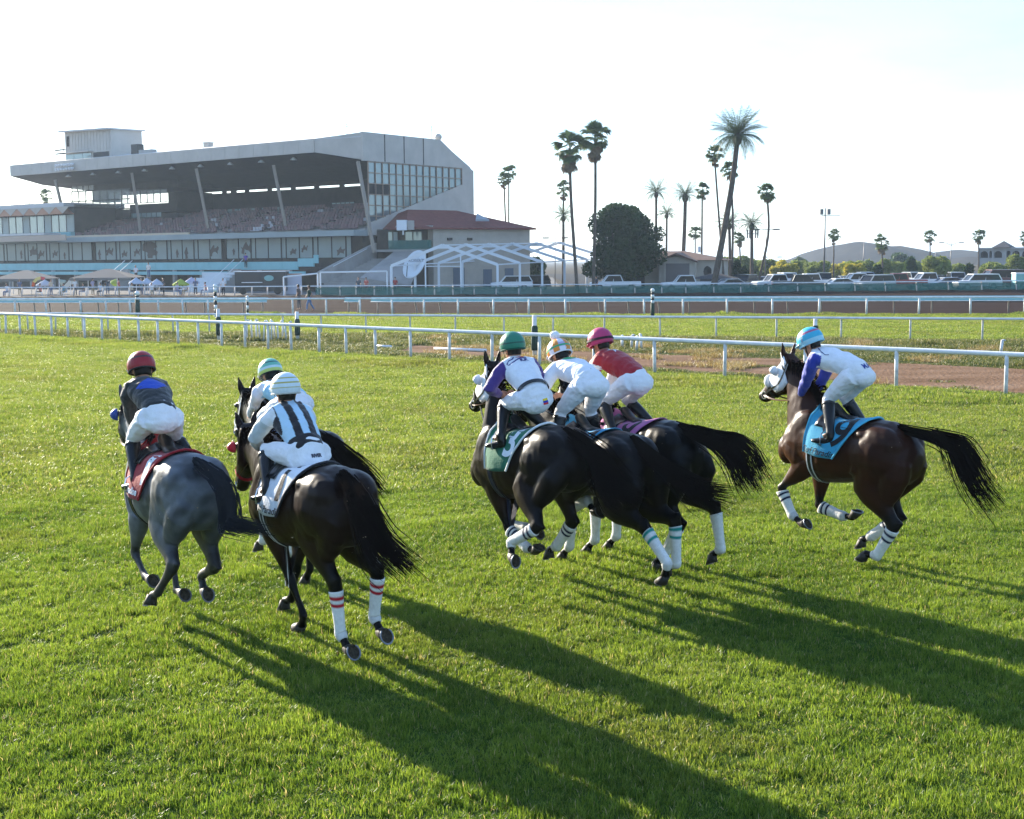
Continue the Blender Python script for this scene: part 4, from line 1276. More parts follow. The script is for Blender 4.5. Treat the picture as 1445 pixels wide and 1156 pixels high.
def make_jockey(fit, cfg, H):
    q = fit['jockey']
    hs = H['root']
    fin = H['fin']
    root = empty('person', hs.location, hs.rotation_euler.z, cfg['label'], 'jockey', 'jockeys riding in the race')
    P = Vector(q[0:3]); th, yw, ro, hp = [R(v) for v in q[3:7]]
    Rm = Matrix.Rotation(yw, 3, 'Z') @ Matrix.Rotation(-th, 3, 'Y') @ Matrix.Rotation(ro, 3, 'X')
    rot = lambda v: Rm @ Vector(v)
    SC = P + rot((0.44, 0, 0)); neck = SC + rot((0.07, 0, 0.04))
    ha = th + hp
    hd = Vector((math.cos(ha) * math.cos(yw), math.cos(ha) * math.sin(yw), math.sin(ha)))
    head = neck + hd * 0.115
    sh = {s: SC + rot((0, s * 0.17, 0.02)) for s in (1, -1)}
    latw = rot((0, 1, 0)); upw = rot((0, 0, 1)); fwd = rot((1, 0, 0))
    hips, knees, ankles, elbows, hands, toes = {}, {}, {}, {}, {}, {}
    for s in (1, -1):
        hips[s] = P + Vector((0.0, s * 0.10, -0.02))
        knees[s], ankles[s] = two_bone(hips[s], Vector((q[7], s * 0.29, q[8])), 0.39, 0.40, Vector((1, s * math.tan(R(q[11])), 0.15)))
        elbows[s], hands[s] = two_bone(sh[s], Vector((q[9], s * 0.09, q[10])), 0.27, 0.27, Vector((-0.3, s * math.tan(R(q[12])), -0.4)))
        toes[s] = ankles[s] + Vector((0.15, s * 0.045, -0.085))
    # ---------------- continuous body: torso, limbs, neck, head, hands
    mb = MB()
    limb(mb, [P - fwd * 0.1, P, P + rot((0.2, 0, 0.01)), SC, SC + rot((0.05, 0, 0.01))], [0.05, 0.085, 0.09, 0.10, 0.05])
    limb(mb, [SC, neck + rot((0.0, 0, 0.0)), neck + hd * 0.08], [0.07, 0.056, 0.054])
    hx = hd; hl = Vector((-math.sin(yw), math.cos(yw), 0)); face = hl.cross(hx)  # direction of the crown->face
    # head axis: hd points up through the crown; the face looks forward and down
    ff = hx.cross(hl) if hx.cross(hl).x > 0 else hl.cross(hx)
    lookdir = ff
    crown = (hd * 0.75 + upw * 0.25).normalized()
    look = (fwd * 0.9 - Vector((0, 0, 0.25)))
    look = (look - crown * look.dot(crown)).normalized()
    lat = crown.cross(look).normalized()
    HM = Matrix((look, lat, crown)).transposed()
    hc = head
    hp_ = lambda x, y, z: hc + HM @ Vector((x, y, z))
    mb.ellipsoid(hp_(0, 0, 0.02), (0.098, 0.077, 0.105), HM)
    mb.ellipsoid(hp_(0.03, 0, -0.055), (0.068, 0.058, 0.075), HM)
    mb.loft([(hp_(0.085, 0, 0.025), lat, look, 0.012, 0.012), (hp_(0.112, 0, -0.012), lat, look, 0.017, 0.016), (hp_(0.09, 0, -0.022), lat, look, 0.018, 0.014)], 8)
    mb.ellipsoid(hp_(0.083, 0, -0.06), (0.018, 0.026, 0.010), HM)
    mb.ellipsoid(hp_(0.075, 0, -0.105), (0.025, 0.028, 0.02), HM)
    for s in (1, -1):
        mb.ellipsoid(hp_(-0.01, s * 0.079, -0.005), (0.022, 0.012, 0.034), HM)
        mb.ellipsoid(hp_(0.078, s * 0.032, 0.012), (0.018, 0.02, 0.012), HM)
        limb(mb, [sh[s], sh[s].lerp(elbows[s], .5), elbows[s], elbows[s].lerp(hands[s], .6), hands[s]], [0.036, 0.034, 0.030, 0.029, 0.024])
        limb(mb, [hips[s], hips[s].lerp(knees[s], .5), knees[s], knees[s].lerp(ankles[s], .35), ankles[s], ankles[s].lerp(toes[s], .45)], [0.07, 0.062, 0.046, 0.044, 0.033, 0.024])
        # hand: palm, four fingers curled round the rein, thumb on top
        w = hands[s]; a = (w - elbows[s]).normalized(); inn = Vector((0, -s, 0)); inn = (inn - a * inn.dot(a)).normalized(); dn = a.cross(inn) * s
        if dn.z > 0: dn = -dn
        pc = w + a * 0.045
        mb.ellipsoid(pc, (0.048, 0.022, 0.042), Matrix((a, inn, dn)).transposed())
        for k, (o, l) in enumerate(((-0.030, 0.036), (-0.010, 0.040), (0.010, 0.038), (0.029, 0.030))):
            b0 = pc + a * 0.035 + dn * o - inn * 0.008
            p1 = b0 + a * l * 0.75 + inn * 0.006; p2 = p1 + inn * 0.026 + a * 0.004; p3 = p2 - a * 0.026 + inn * 0.006
            limb(mb, [b0 - a * 0.02, b0, p1, p2, p3], [0.009, 0.0095, 0.0092, 0.0088, 0.0075], 8)
        tb = w + a * 0.018 - dn * 0.03
        limb(mb, [tb, tb + a * 0.028 - dn * 0.012 + inn * 0.01, tb + a * 0.055 - dn * 0.004 + inn * 0.024], [0.012, 0.0105, 0.009], 8)
    me = organic('body', mb, 0.0075, 3)
    me.transform(fin); link_mesh('body', me, M_SKIN, root)
    # ---------------- jersey
    mb = MB()
    st = []
    for x, z, a, b in ((-0.04, 0.015, 0.12, 0.09), (0.0, 0.022, 0.146, 0.115), (0.08, 0.035, 0.148, 0.108), (0.20, 0.035, 0.163, 0.116), (0.32, 0.025, 0.185, 0.122), (0.42, 0.02, 0.190, 0.112), (0.48, 0.015, 0.145, 0.09), (0.515, 0.025, 0.082, 0.068), (0.545, 0.04, 0.066, 0.058)):
        st.append((P + rot((x, 0, z)), latw, upw, a, b))
    mb.loft(st, 20)
    for s in (1, -1):
        e, h = elbows[s], hands[s]
        limb(mb, [SC + rot((0.03, s * 0.06, 0.035)), sh[s] + rot((-0.01, -s * 0.035, 0.0)), sh[s].lerp(e, .3), sh[s].lerp(e, .7), e, e.lerp(h, .3), e.lerp(h, .7), e.lerp(h, .93)], [0.070, 0.078, 0.074, 0.066, 0.060, 0.056, 0.047, 0.037])
    me = organic('jersey', mb, 0.0085, 5)
    V = verts_of(me)
    # soft folds
    N = np.empty(len(V) * 3, np.float32); me.vertices.foreach_get('normal', N); N = N.reshape(-1, 3)
    fol = np.array([noise.noise(Vector((v[0] * 13, v[1] * 6, v[2] * 8)) + Vector((cfg['seed'], 0, 0))) + 0.5 * noise.noise(Vector((v[0] * 28, v[1] * 11, v[2] * 17))) for v in V])
    V2 = V + N * (fol * 0.010)[:, None]
    me.vertices.foreach_set('co', V2.astype(np.float32).ravel())
    # sleeve or body? by nearest bone
    def segd(a, b):
        a, b = np.array(a), np.array(b); ab = b - a; t = np.clip(((V - a) @ ab) / (ab @ ab), 0, 1)
        return np.linalg.norm(V - (a + t[:, None] * ab), axis=1), t
    inv = np.array(Rm.transposed())
    Lc = (V - np.array(P)) @ inv.T   # torso coordinates x along spine, y left, z up
    cols = np.zeros((len(V), 3)); sleeve = np.zeros(len(V), bool); st_ = np.zeros(len(V)); sside = np.zeros(len(V))
    for s in (1, -1):
        d1, t1 = segd(sh[s] + (elbows[s] - sh[s]) * 0.02, elbows[s]); d2, t2 = segd(elbows[s], hands[s])
        dd = np.minimum(d1, d2); on = (dd < 0.098) & ((Lc[:, 1] * s > 0.165) | (d2 < 0.09) | ((d1 < 0.09) & (t1 > 0.22)))
        sleeve |= on; tt = np.where(d1 < d2, t1, 1 + t2); st_ = np.where(on, tt, st_); sside = np.where(on, s, sside)
    cols[:] = cfg['torso'](Lc) if callable(cfg['torso']) else cfg['torso']
    sc = cfg['sleeve'](st_, V, sside, Lc) if callable(cfg['sleeve']) else np.tile(np.array(cfg['sleeve']), (len(V), 1))
    cols[sleeve] = sc[sleeve]
    set_colors(me, cols)
    jb = bvh_of(me)
    me.transform(fin); jer = link_mesh('jersey', me, M_SILK, root)
    for dname, shape, (x, y), scale, c, ang in cfg.get('marks', []):
        pm = patch_mesh([(px * scale, py * scale) for px, py in shape])
        ca, sa = math.cos(ang), math.sin(ang)
        rgt = latw * -1
        decal(dname, pm, P + rot((x, y, 0.13)), rgt * ca + fwd * sa, fwd * ca - rgt * sa, jb, cloth_mat(c, 'silk_print'), jer, fin, 0.003)
    for dname, s_, (x, y), size, c in cfg.get('letters', []):
        decal(dname, text_mesh(s_, size, 0, 0.004), P + rot((x, y, 0.13)), latw * -1, fwd, jb, cloth_mat(c, 'silk_print'), jer, fin, 0.003)
    for dname, pts, w, c in cfg.get('strokes', []):
        pp = []
        for x, y in pts:
            o = P + rot((x, y, 0.35)); h = jb.ray_cast(o, -upw, 0.6)
            pp.append((h[0] if h[0] is not None else o - upw * .25) + upw * 0.002)
        o = strap(pp, w, 0.003, lambda p: p - upw).mesh(dname); o.transform(fin); link_mesh(dname, o, cloth_mat(c, 'silk_print'), jer)
    # ---------------- breeches
    mb = MB()
    bx = Vector((1, 0, 0))
    st = []
    for x, z, a, b in ((-0.125, -0.035, 0.08, 0.07), (-0.085, -0.025, 0.138, 0.115), (-0.02, -0.005, 0.155, 0.128), (0.02, 0.01, 0.158, 0.128), (0.05, 0.022, 0.150, 0.118), (0.065, 0.03, 0.12, 0.09)):
        st.append((P + rot((x, 0, z)), latw, upw, a, b))
    mb.loft(st, 20)
    for s in (1, -1):
        h, k, an = hips[s], knees[s], ankles[s]
        limb(mb, [h + Vector((-0.04, 0, 0.0)), h.lerp(k, .12), h.lerp(k, .4), h.lerp(k, .75), k, k.lerp(an, .16), k.lerp(an, .28)], [0.105, 0.108, 0.098, 0.080, 0.066, 0.060, 0.052])
    mb.ellipsoid(P + rot((-0.075, 0, -0.028)), (0.10, 0.15, 0.105), Rm)
    me = organic('breeches', mb, 0.0095, 6)
    V = verts_of(me); N = np.empty(len(V) * 3, np.float32); me.vertices.foreach_get('normal', N); N = N.reshape(-1, 3)
    fol = np.array([noise.noise(Vector((v[0] * 7, v[1] * 5, v[2] * 16)) + Vector((cfg['seed'] * 3, 1, 0))) + 0.5 * noise.noise(Vector((v[0] * 20, v[1] * 12, v[2] * 34))) for v in V])
    me.vertices.foreach_set('co', (V + N * (fol * 0.007)[:, None]).astype(np.float32).ravel())
    bb = bvh_of(me)
    me.transform(fin); br = link_mesh('breeches', me, M_BREECH, root)
    for dname, s_, (x, y, z), size, c in cfg.get('breech_letters', []):
        nrm = rot((-0.75, 0, 0.66)); rg = latw * -1; up_ = nrm.cross(rg).normalized() * -1
        if up_.dot(fwd) < 0: up_ = -up_
        decal(dname, text_mesh(s_, size, 0, 0.003), P + rot((x, y, z)), rg, rg.cross(nrm) * -1 if (rg.cross(nrm) * -1).dot(fwd) > 0 else rg.cross(nrm), bb, cloth_mat(c, 'silk_print'), br, fin, 0.003)
    if cfg.get('flag'):
        for i, c in enumerate(((0.75, 0.55, 0.02), (0.02, 0.05, 0.35), (0.55, 0.02, 0.03))):
            a0 = 0.018 * (1 - i); pm = patch_mesh([(-.03, a0 - .009), (.03, a0 - .009), (.03, a0 + .009), (-.03, a0 + .009)], 2, 3)
            for v in pm.vertices: v.co.y += 0
            nrm = rot((-0.9, 0, 0.44)); rg = latw * -1; up_ = rg.cross(nrm)
            if up_.dot(fwd) < 0: up_ = -up_
            pm2 = MB(); pm2.grid([[(-.03 + .06 * k / 5, a0 - .009 + .018 * j / 2, 0) for k in range(6)] for j in range(3)])
            decal('flag_stripe', pm2.mesh('f'), P + rot((-0.11, -0.05, 0.03)), rg, up_, bb, cloth_mat(c, 'silk_print'), br, fin, 0.003)
    if cfg.get('belt'):
        ring = []
        for k in range(25):
            a_ = R(360 * k / 24); ring.append(P + rot((0.055, 0.158 * math.cos(a_), 0.034 + 0.122 * math.sin(a_))))
        o = strap(ring, 0.04, 0.006, lambda p: P + rot((0.055, 0, 0.034))).mesh('belt'); o.transform(fin); link_mesh('belt', o, M_BLACK, br)
    # ---------------- boots, stirrups
    for s in (1, -1):
        k, an, to = knees[s], ankles[s], toes[s]
        mb = MB()
        limb(mb, [k.lerp(an, .13), k.lerp(an, .3), k.lerp(an, .6), k.lerp(an, .85), an, an + Vector((-0.01, 0, -0.055))], [0.066, 0.067, 0.055, 0.046, 0.047, 0.044])
        f = (to - an); f.z = 0; f.normalize(); sd = Vector((0, 0, 1)).cross(f)
        heel = an + Vector((0, 0, -0.075)) - f * 0.05
        st = [(heel, sd, Vector((0, 0, 1)), 0.030, 0.032), (heel + f * 0.05, sd, Vector((0, 0, 1)), 0.036, 0.045), (heel + f * 0.13 + Vector((0, 0, -0.012)), sd, Vector((0, 0, 1)), 0.040, 0.036),
              (heel + f * 0.20 + Vector((0, 0, -0.022)), sd, Vector((0, 0, 1)), 0.042, 0.027), (heel + f * 0.25 + Vector((0, 0, -0.026)), sd, Vector((0, 0, 1)), 0.022, 0.018)]
        mb.loft(st, 12)
        me = organic('boot', mb, 0.009, 4); me.transform(fin); bo = link_mesh('boot', me, M_BOOT, root)
        ti = MB(); bt = [k.lerp(an, .12), k.lerp(an, .19)]; limb(ti, bt, [0.069, 0.070], 14); o = ti.mesh('boot_top'); o.transform(fin); link_mesh('boot_top', o, M_BOOT_TOP, bo, True)
        # stirrup iron and leather
        m = heel + f * 0.13 + Vector((0, 0, -0.05))
        ir = MB(); ir.beam(m - sd * 0.055, m + sd * 0.055, 0.03, 0.012)
        top = m + Vector((-0.01, 0, 0.14)); arc = [m - sd * 0.055, m - sd * 0.06 + Vector((0, 0, .06)), m - sd * 0.04 + Vector((0, 0, .115)), top, m + sd * 0.04 + Vector((0, 0, .115)), m + sd * 0.06 + Vector((0, 0, .06)), m + sd * 0.055]
        ir.tube(arc, 0.006, 6); o = ir.mesh('stirrup'); o.transform(fin)
        iro = link_mesh('stirrup', o, M_STEEL, hs)
        le = strap([top, top.lerp(Vector((0.16, s * 0.20, 1.56)), .5) + Vector((0, s * 0.02, 0)), Vector((0.16, s * 0.20, 1.56))], 0.022, 0.004, (0.1, 0, 1.2)).mesh('stirrup_leather'); le.transform(fin); link_mesh('stirrup_leather', le, M_BLACK, iro)
    # ---------------- helmet with cover, goggles, hair
    mb = MB(); P2 = []
    for j in range(11):
        ph = R(112 * (1 - j / 10)) if j < 10 else 0.0
        row = []
        for kk in range(25):
            a_ = 2 * math.pi * kk / 24
            low = 0.0 if True else 0
            x, y, z = 0.146 * math.sin(ph) * math.cos(a_), 0.124 * math.sin(ph) * math.sin(a_), 0.134 * math.cos(ph)
            row.append(hp_(x - 0.004, y, z + 0.04))
        P2.append(row)
    mb.grid(P2)
    # peak in front
    pk = []
    for j in range(3):
        row = []
        for kk in range(11):
            a_ = R(-58 + 116 * kk / 10); e = 0.135 + 0.05 * (j / 2) * math.cos(a_ * 1.4)
            row.append(hp_(e * math.cos(a_) , 0.118 * math.sin(a_) * (1 + .1 * j / 2), 0.028 - 0.012 * j / 2))
        pk.append(row)
    mb.grid(pk)
    me = mb.mesh('helmet')
    hv = np.array([(HM.transposed() @ (v.co - hc))[:] for v in me.vertices])
    # finer skin for crisp bands
    bm = bmesh.new(); bm.from_mesh(me); bmesh.ops.subdivide_edges(bm, edges=bm.edges, cuts=3, use_grid_fill=True); bm.to_mesh(me); bm.free()
    hv = np.array([(HM.transposed() @ (v.co - hc))[:] for v in me.vertices])
    set_colors(me, cfg['helmet'](hv))
    me.transform(fin); he = link_mesh('helmet', me, M_HELMET, root, True)
    so = he.modifiers.new('thick', 'SOLIDIFY'); so.thickness = 0.008
    # rolled lower edge and strap
    rim = MB(); rim.tube([hp_(0.138 * math.cos(R(a)) - .004, 0.117 * math.sin(R(a)), -0.008) for a in range(0, 361, 15)], 0.008, 6, caps=False)
    o = rim.mesh('helmet_rim'); o.transform(fin); link_mesh('helmet_rim', o, cloth_mat(cfg.get('rim', (0.02, 0.02, 0.02)), 'helmet_rim'), he)
    cs = strap([hp_(0.01, 0.098, 0.02), hp_(0.03, 0.088, -0.06), hp_(0.06, 0.05, -0.118), hp_(0.062, 0, -0.132), hp_(0.06, -0.05, -0.118), hp_(0.03, -0.088, -0.06), hp_(0.01, -0.098, 0.02)], 0.016, 0.003, hp_(0, 0, -0.03)).mesh('chin_strap')
    cs.transform(fin); link_mesh('chin_strap', cs, M_GOGGLE, he)
    gb = [hp_(0.139 * math.cos(R(a)) - .004, 0.117 * math.sin(R(a)), 0.075) for a in range(0, 361, 15)]
    if cfg.get('band'):
        gb = [hp_(0.1495 * math.cos(R(a)) - .004, 0.1275 * math.sin(R(a)), 0.045 + 0.012 * math.cos(R(a))) for a in range(0, 361, 15)]
        o = strap(gb, 0.026, 0.003, hc).mesh('goggle_band'); o.transform(fin); link_mesh('goggle_band', o, cloth_mat(cfg['band'], 'elastic'), he)
        gl = MB(); rows = []
        for j in range(4):
            rows.append([hp_((0.154 + 0.012 * math.sin(math.pi * j / 3)) * math.cos(R(a)) - .004, 0.124 * math.sin(R(a)), 0.03 + 0.055 * j / 3) for a in range(-48, 49, 12)])
        gl.grid(rows); o = gl.mesh('goggles'); o.transform(fin); link_mesh('goggles', o, M_BLACK, he, True)
    if cfg.get('pom'):
        pm = MB(); pm.ellipsoid(hp_(-0.01, 0, 0.215), (0.05, 0.05, 0.048), nu=20, nv=14)
        me = pm.mesh('pompom')
        for v in me.vertices:
            c_ = hp_(-0.01, 0, 0.215); n_ = (v.co - c_).normalized(); v.co += n_ * 0.012 * noise.noise(v.co * 70)
        me.transform(fin); link_mesh('pompom', me, cloth_mat((0.8, 0.8, 0.8), 'wool'), he, True)
    # hair at the nape, eyes
    hb = MB(); rows = []
    for j in range(4):
        rows.append([hp_((-0.104 + 0.006 * j) * math.cos(R(a)), 0.086 * math.sin(R(a)) * (1 - .05 * j), 0.02 - 0.028 * j) for a in range(-75, 76, 15)])
    hb.grid(rows); o = hb.mesh('hair'); o.transform(fin); hr = link_mesh('hair', o, M_PERSON_HAIR, root, True); hr.modifiers.new('thick', 'SOLIDIFY').thickness = 0.012
    for s in (1, -1):
        eb = MB(); eb.ellipsoid(hp_(0.088, s * 0.03, 0.005), (0.012, 0.013, 0.011), HM, 10, 6); o = eb.mesh('eye'); o.transform(fin); link_mesh('eye', o, M_EYE, root, True)
    if cfg.get('scarf'):
        sc_ = MB(); sc_.tube([neck + hd * 0.0 + (latw * math.cos(R(a)) * 0.072 + look * math.sin(R(a)) * 0.072) for a in range(0, 361, 20)], 0.026, 8, caps=False)
        o = sc_.mesh('neckerchief'); o.transform(fin); link_mesh('neckerchief', o, cloth_mat(cfg['scarf'], 'neckerchief'), root, True)
    # whip in the right hand
    if cfg.get('whip'):
        s = cfg['whip']; w = hands[s] + (hands[s] - elbows[s]).normalized() * 0.05
        wp = MB(); dr = Vector(cfg.get('whipdir', (-0.9, s * 0.25, -0.35))).normalized()
        wp.tube([w + dr * -0.10, w, w + dr * 0.3, w + dr * 0.58], [0.011, 0.011, 0.006, 0.004], 6); wp.cbox(w + dr * 0.60, (0.05, 0.012, 0.03))
        me = wp.mesh('whip'); me.transform(fin); tag(link_mesh('whip', me, M_BLACK, root))
    # reins run from the bit to the hands
    for s in (1, -1):
        a = H['bit'][s]; b = hands[s] + (hands[s] - elbows[s]).normalized() * 0.06
        mid = a.lerp(b, .5) + Vector((0, s * 0.10, -0.06))
        pts = [(a * (1 - t) ** 2 + mid * 2 * t * (1 - t) + b * t * t) for t in [k / 10 for k in range(11)]]
        o = strap(pts, 0.02, 0.004, (0.7, 0, 1.4)).mesh('rein'); o.transform(fin); link_mesh('rein', o, cfg.get('rein', M_BROWN_STRAP), hs)
    return root
# ------------------------------------------------------------------ buildings
GC = Vector((-16.8, 150.0, 0)); GX = Vector((0.787, -0.617, 0)); GY = Vector((0.617, 0.787, 0)); GROT = math.atan2(-0.617, 0.787)
CAMP = Vector((0, 0, CAM_H))
def LP(px, py, v):
    """point of the grandstand's own axes on the plane y = v"""
    r = ray(px, py); t = ((GC - CAMP).dot(GY) + v) / r.dot(GY); p = CAMP + r * t - GC
    return Vector((p.dot(GX), v, p.z))
def SP(px, py, x):
    r = ray(px, py); t = ((GC - CAMP).dot(GX) + x) / r.dot(GX); p = CAMP + r * t - GC
    return Vector((x, p.dot(GY), p.z))

M_STUCCO = mat('cream_stucco', (0.42, 0.37, 0.31), 0.85, 0.2, noise_amt=0.10, noise_scale=0.7, bump=0.1, bump_scale=6)
M_METALWALL = mat('pale_metal_cladding', (0.46, 0.42, 0.37), 0.6, 0.3, noise_amt=0.10, noise_scale=0.5)
M_ROOFTOP = mat('white_roof_sheet', (0.52, 0.51, 0.50), 0.7, 0.2, noise_amt=0.06, noise_scale=0.4)
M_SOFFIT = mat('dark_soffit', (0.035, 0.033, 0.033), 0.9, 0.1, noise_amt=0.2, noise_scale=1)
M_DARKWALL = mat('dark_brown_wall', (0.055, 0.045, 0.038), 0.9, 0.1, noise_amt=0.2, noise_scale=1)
M_FRAME = mat('tan_window_frame', (0.26, 0.18, 0.13), 0.6, 0.3)
M_DARKFRAME = mat('dark_window_frame', (0.04, 0.035, 0.032), 0.6, 0.3)
M_PANE = mat('reflective_pane', (0.20, 0.25, 0.27), 0.10, 0.8, metal=0.55)
M_CURTAIN = mat('pale_blind_pane', (0.20, 0.26, 0.26), 0.30, 0.6, noise_amt=0.08, noise_scale=0.5)
M_CLEAR = mat('clear_pane', (0.75, 0.85, 0.88), 0.05, 0.5, alpha=0.16)
M_TEALWALL = mat('teal_terrace_wall', (0.22, 0.44, 0.46), 0.7, 0.25, noise_amt=0.08, noise_scale=0.8)
M_CONCRETE = mat('concrete', (0.30, 0.28, 0.26), 0.9, 0.15, noise_amt=0.15, noise_scale=0.6, bump=0.2, bump_scale=5)
M_REDROOF = mat('red_roof_tile', (0.17, 0.05, 0.04), 0.85, 0.2, noise_amt=0.16, noise_scale=2.0, bump=0.3, bump_scale=8)
M_ORANGE = mat('terracotta_band', (0.40, 0.20, 0.12), 0.8)
M_MURAL = mat('mural_print', (0.10, 0.075, 0.06), 0.6)
M_COLUMN = mat('tan_steel_column', (0.25, 0.21, 0.17), 0.6, 0.3)
M_WHITEPIPE = mat('white_steel', (0.66, 0.68, 0.70), 0.5, 0.4)

gs = empty('grandstand', GC, GROT, 'large grandstand with a dark open front, sloping pale roof and glass end wall', 'grandstand')
def gpart(name, mb, m, parent=None, smooth=False): return mb.build(name, m, parent or gs, smooth)
XL = LP(15, 240, 0).x
XP1 = LP(444, 210, 0).x
# roof: fascia, sheet, soffit
mb = MB(); mb.box((XL, -0.1, 15.55), (XP1, 0.12, 17.05)); gpart('fascia', mb, M_METALWALL)
for k in range(1, 24):
    x = XL + (XP1 - XL) * k / 24
    mb = MB(); mb.box((x - .04, -0.13, 15.6), (x + .04, -0.1, 17.0)); gpart('fascia_joint', mb, M_METALWALL)
mb = MB(); c0, c1 = Vector((XP1, 0, 0)), Vector((-0.28, 0.95, 0))
mb.add([(c0.x, c0.y, 15.55), (c1.x, c1.y, 14.5), (c1.x, c1.y, 17.45), (c0.x, c0.y, 17.05), (c0.x + .15, c0.y + .25, 15.55), (c1.x, c1.y + .25, 14.5), (c1.x, c1.y + .25, 17.45), (c0.x + .15, c0.y + .25, 17.05)],
       [(0, 1, 2, 3), (5, 4, 7, 6), (0, 4, 5, 1), (1, 5, 6, 2), (2, 6, 7, 3), (3, 7, 4, 0)]); gpart('corner_fascia', mb, M_METALWALL)
mb = MB()
prof = [(0.0, 17.05), (4.5, 17.75), (14, 17.75), (19.7, 14.5)]
rows = [[Vector((x, y + (0.9 if x > -2 and y < 1 else 0), z - (0.35 if x > -2 and 1 < y < 15 else 0))) for x in (XL, XL + 9, XP1, -0.2)] for y, z in prof]
rows[1][0] = Vector((XL, 4.5, 16.6)); rows[2][0] = Vector((XL, 14, 16.6))
mb.grid(rows); o = gpart('roof', mb, M_ROOFTOP); o.modifiers.new('t', 'SOLIDIFY').thickness = 0.15
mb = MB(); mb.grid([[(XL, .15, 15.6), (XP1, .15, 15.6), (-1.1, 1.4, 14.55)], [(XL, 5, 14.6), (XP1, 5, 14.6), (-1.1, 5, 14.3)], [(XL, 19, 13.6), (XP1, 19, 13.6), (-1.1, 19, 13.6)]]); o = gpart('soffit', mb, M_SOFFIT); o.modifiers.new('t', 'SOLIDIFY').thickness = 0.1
for k in range(9):   # lights hanging under the eave
    x = XL + 12 + k * (XP1 - XL - 14) / 8.5
    mb = MB(); mb.tube([(x, 1.2, 15.3), (x, 1.2, 15.0)], [0.12, 0.4], 8); gpart('eave_lamp', mb, M_WHITEPIPE)
# right end wall with its stepped glazing
ZT = 14.35
def diag(y): return float(np.interp(y, [1.7, 17.8], [7.5, 12.4]))
mb = MB()
def wallpoly(pts): 
    n = len(pts)
    mb.add([(0, y, z) for y, z in pts] + [(-0.3, y, z) for y, z in pts], [tuple(range(n)), tuple(range(n, 2 * n))[::-1]] + [(i, i + n, (i + 1) % n + n, (i + 1) % n) for i in range(n)])
wallpoly([(0.9, ZT), (14.0, ZT), (14.0, 17.45), (0.9, 17.5)])
wallpoly([(14.0, ZT), (17.8, ZT), (17.8, 15.2), (14.0, 17.4)])
wallpoly([(17.8, 0), (20.0, 0), (20.0, 14.1), (17.8, 15.2)])
wallpoly([(1.7, 7.5), (1.7, 6.2), (4.5, 6.2), (17.8, 6.2), (17.8, 12.4)])
wallpoly([(4.5, 0), (17.8, 0), (17.8, 6.2), (4.5, 6.2)])
gpart('end_wall', mb, M_METALWALL)
for y in (4.4, 7.6, 10.9):
    mb = MB(); mb.box((0.0, y - .06, ZT + .05), (0.035, y + .06, 17.4)); gpart('wall_seam', mb, M_SOFFIT)
NC, dy = 14, (17.8 - 1.7) / 14
zr = [ZT - 0.08 - 1.19 * k for k in range(7)]
for i in range(NC):
    y0, y1 = 1.7 + i * dy + .05, 1.7 + (i + 1) * dy - .05
    for k in range(6):
        zt, zb = zr[k] - .05, zr[k + 1] + .05
        b0, b1 = max(zb, diag(y0) + .03), max(zb, diag(y1) + .03)
        if b0 > zt - .1: continue
        dark = i < 3 and k == 2
        mb = MB(); mb.add([(-.10, y0, b0), (-.10, y1, min(b1, zt)), (-.10, y1, zt), (-.10, y0, zt), (-.13, y0, b0), (-.13, y1, min(b1, zt)), (-.13, y1, zt), (-.13, y0, zt)], [(0, 1, 2, 3), (7, 6, 5, 4), (0, 4, 5, 1), (2, 6, 7, 3)])
        gpart('pane', mb, M_SOFFIT if dark else M_PANE)
for i in range(NC + 1):
    y = 1.7 + i * dy
    mb = MB(); mb.box((-.12, y - .05, diag(y) - .02), (.03, y + .05, ZT + .02)); gpart('mullion', mb, M_FRAME)
for k in range(6):
    z = zr[k]
    ye = float(np.interp(z, [7.5, 12.4], [1.7, 17.8])) if z < 12.4 else 17.8
    mb = MB(); mb.box((-.11, 1.7, z - .05), (.02, ye, z + .05)); gpart('transom', mb, M_FRAME)
# rear wall with its slit of daylight
ZS = LP(380, 268, 17).z
mb = MB(); xw0 = LP(247, 290, 17).x
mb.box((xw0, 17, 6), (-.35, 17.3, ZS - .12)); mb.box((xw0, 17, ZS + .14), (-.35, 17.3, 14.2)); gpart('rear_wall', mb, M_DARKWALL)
segs = [(287, 313), (318, 325), (332, 345), (350, 377), (382, 410), (415.6, 443), (449, 478.6), (484.5, 513), (518, 540)]
prev = xw0
for a, b in segs + [(560, 561)]:
    xa, xb = LP(a, 268, 17).x, LP(b, 268, 17).x
    if xa > -.4: xa = -.4
    if xa > prev: mb = MB(); mb.box((prev, 17.02, ZS - .12), (xa, 17.28, ZS + .14)); gpart('wall_pier', mb, M_DARKWALL)
    prev = xb
# seating deck, rows of seats, the glass behind them
mb = MB(); n = 9
for k in range(n): mb.box((XL + 8, 0.2 + k * 1.25, 6.2), (-.4, 0.2 + (k + 1) * 1.25 + .02, 6.62 + k * .36))
mb.box((XL + 8, 0.2 + n * 1.25, 6.2), (-.4, 17, 6.62 + n * .36)); gpart('seating_deck', mb, M_CONCRETE)
M_SEAT = mat('seat_plastic', rough=0.55, attr='Col')
mb = MB(); cols = []
r1_ = random.Random(21)
for k in range(n):
    x = XL + 9
    while x < -1.5:
        if (x - XL) % 8.5 > 0.9 and r1_.random() < .95:
            z = 6.62 + k * .36; y = .75 + k * 1.25
            mb.box((x, y, z + .35), (x + .46, y + .42, z + .43)); mb.box((x, y + .42, z + .40), (x + .46, y + .48, z + .85))
            g = r1_.random(); patch = noise.noise(Vector((x * .25, k * .6, 2)))
            c = (0.36, 0.34, 0.35) if patch > .38 and g < .6 else ((0.15, 0.075, 0.075) if g < .7 else (0.09, 0.055, 0.055))
            cols += [c] * 16
        x += .55
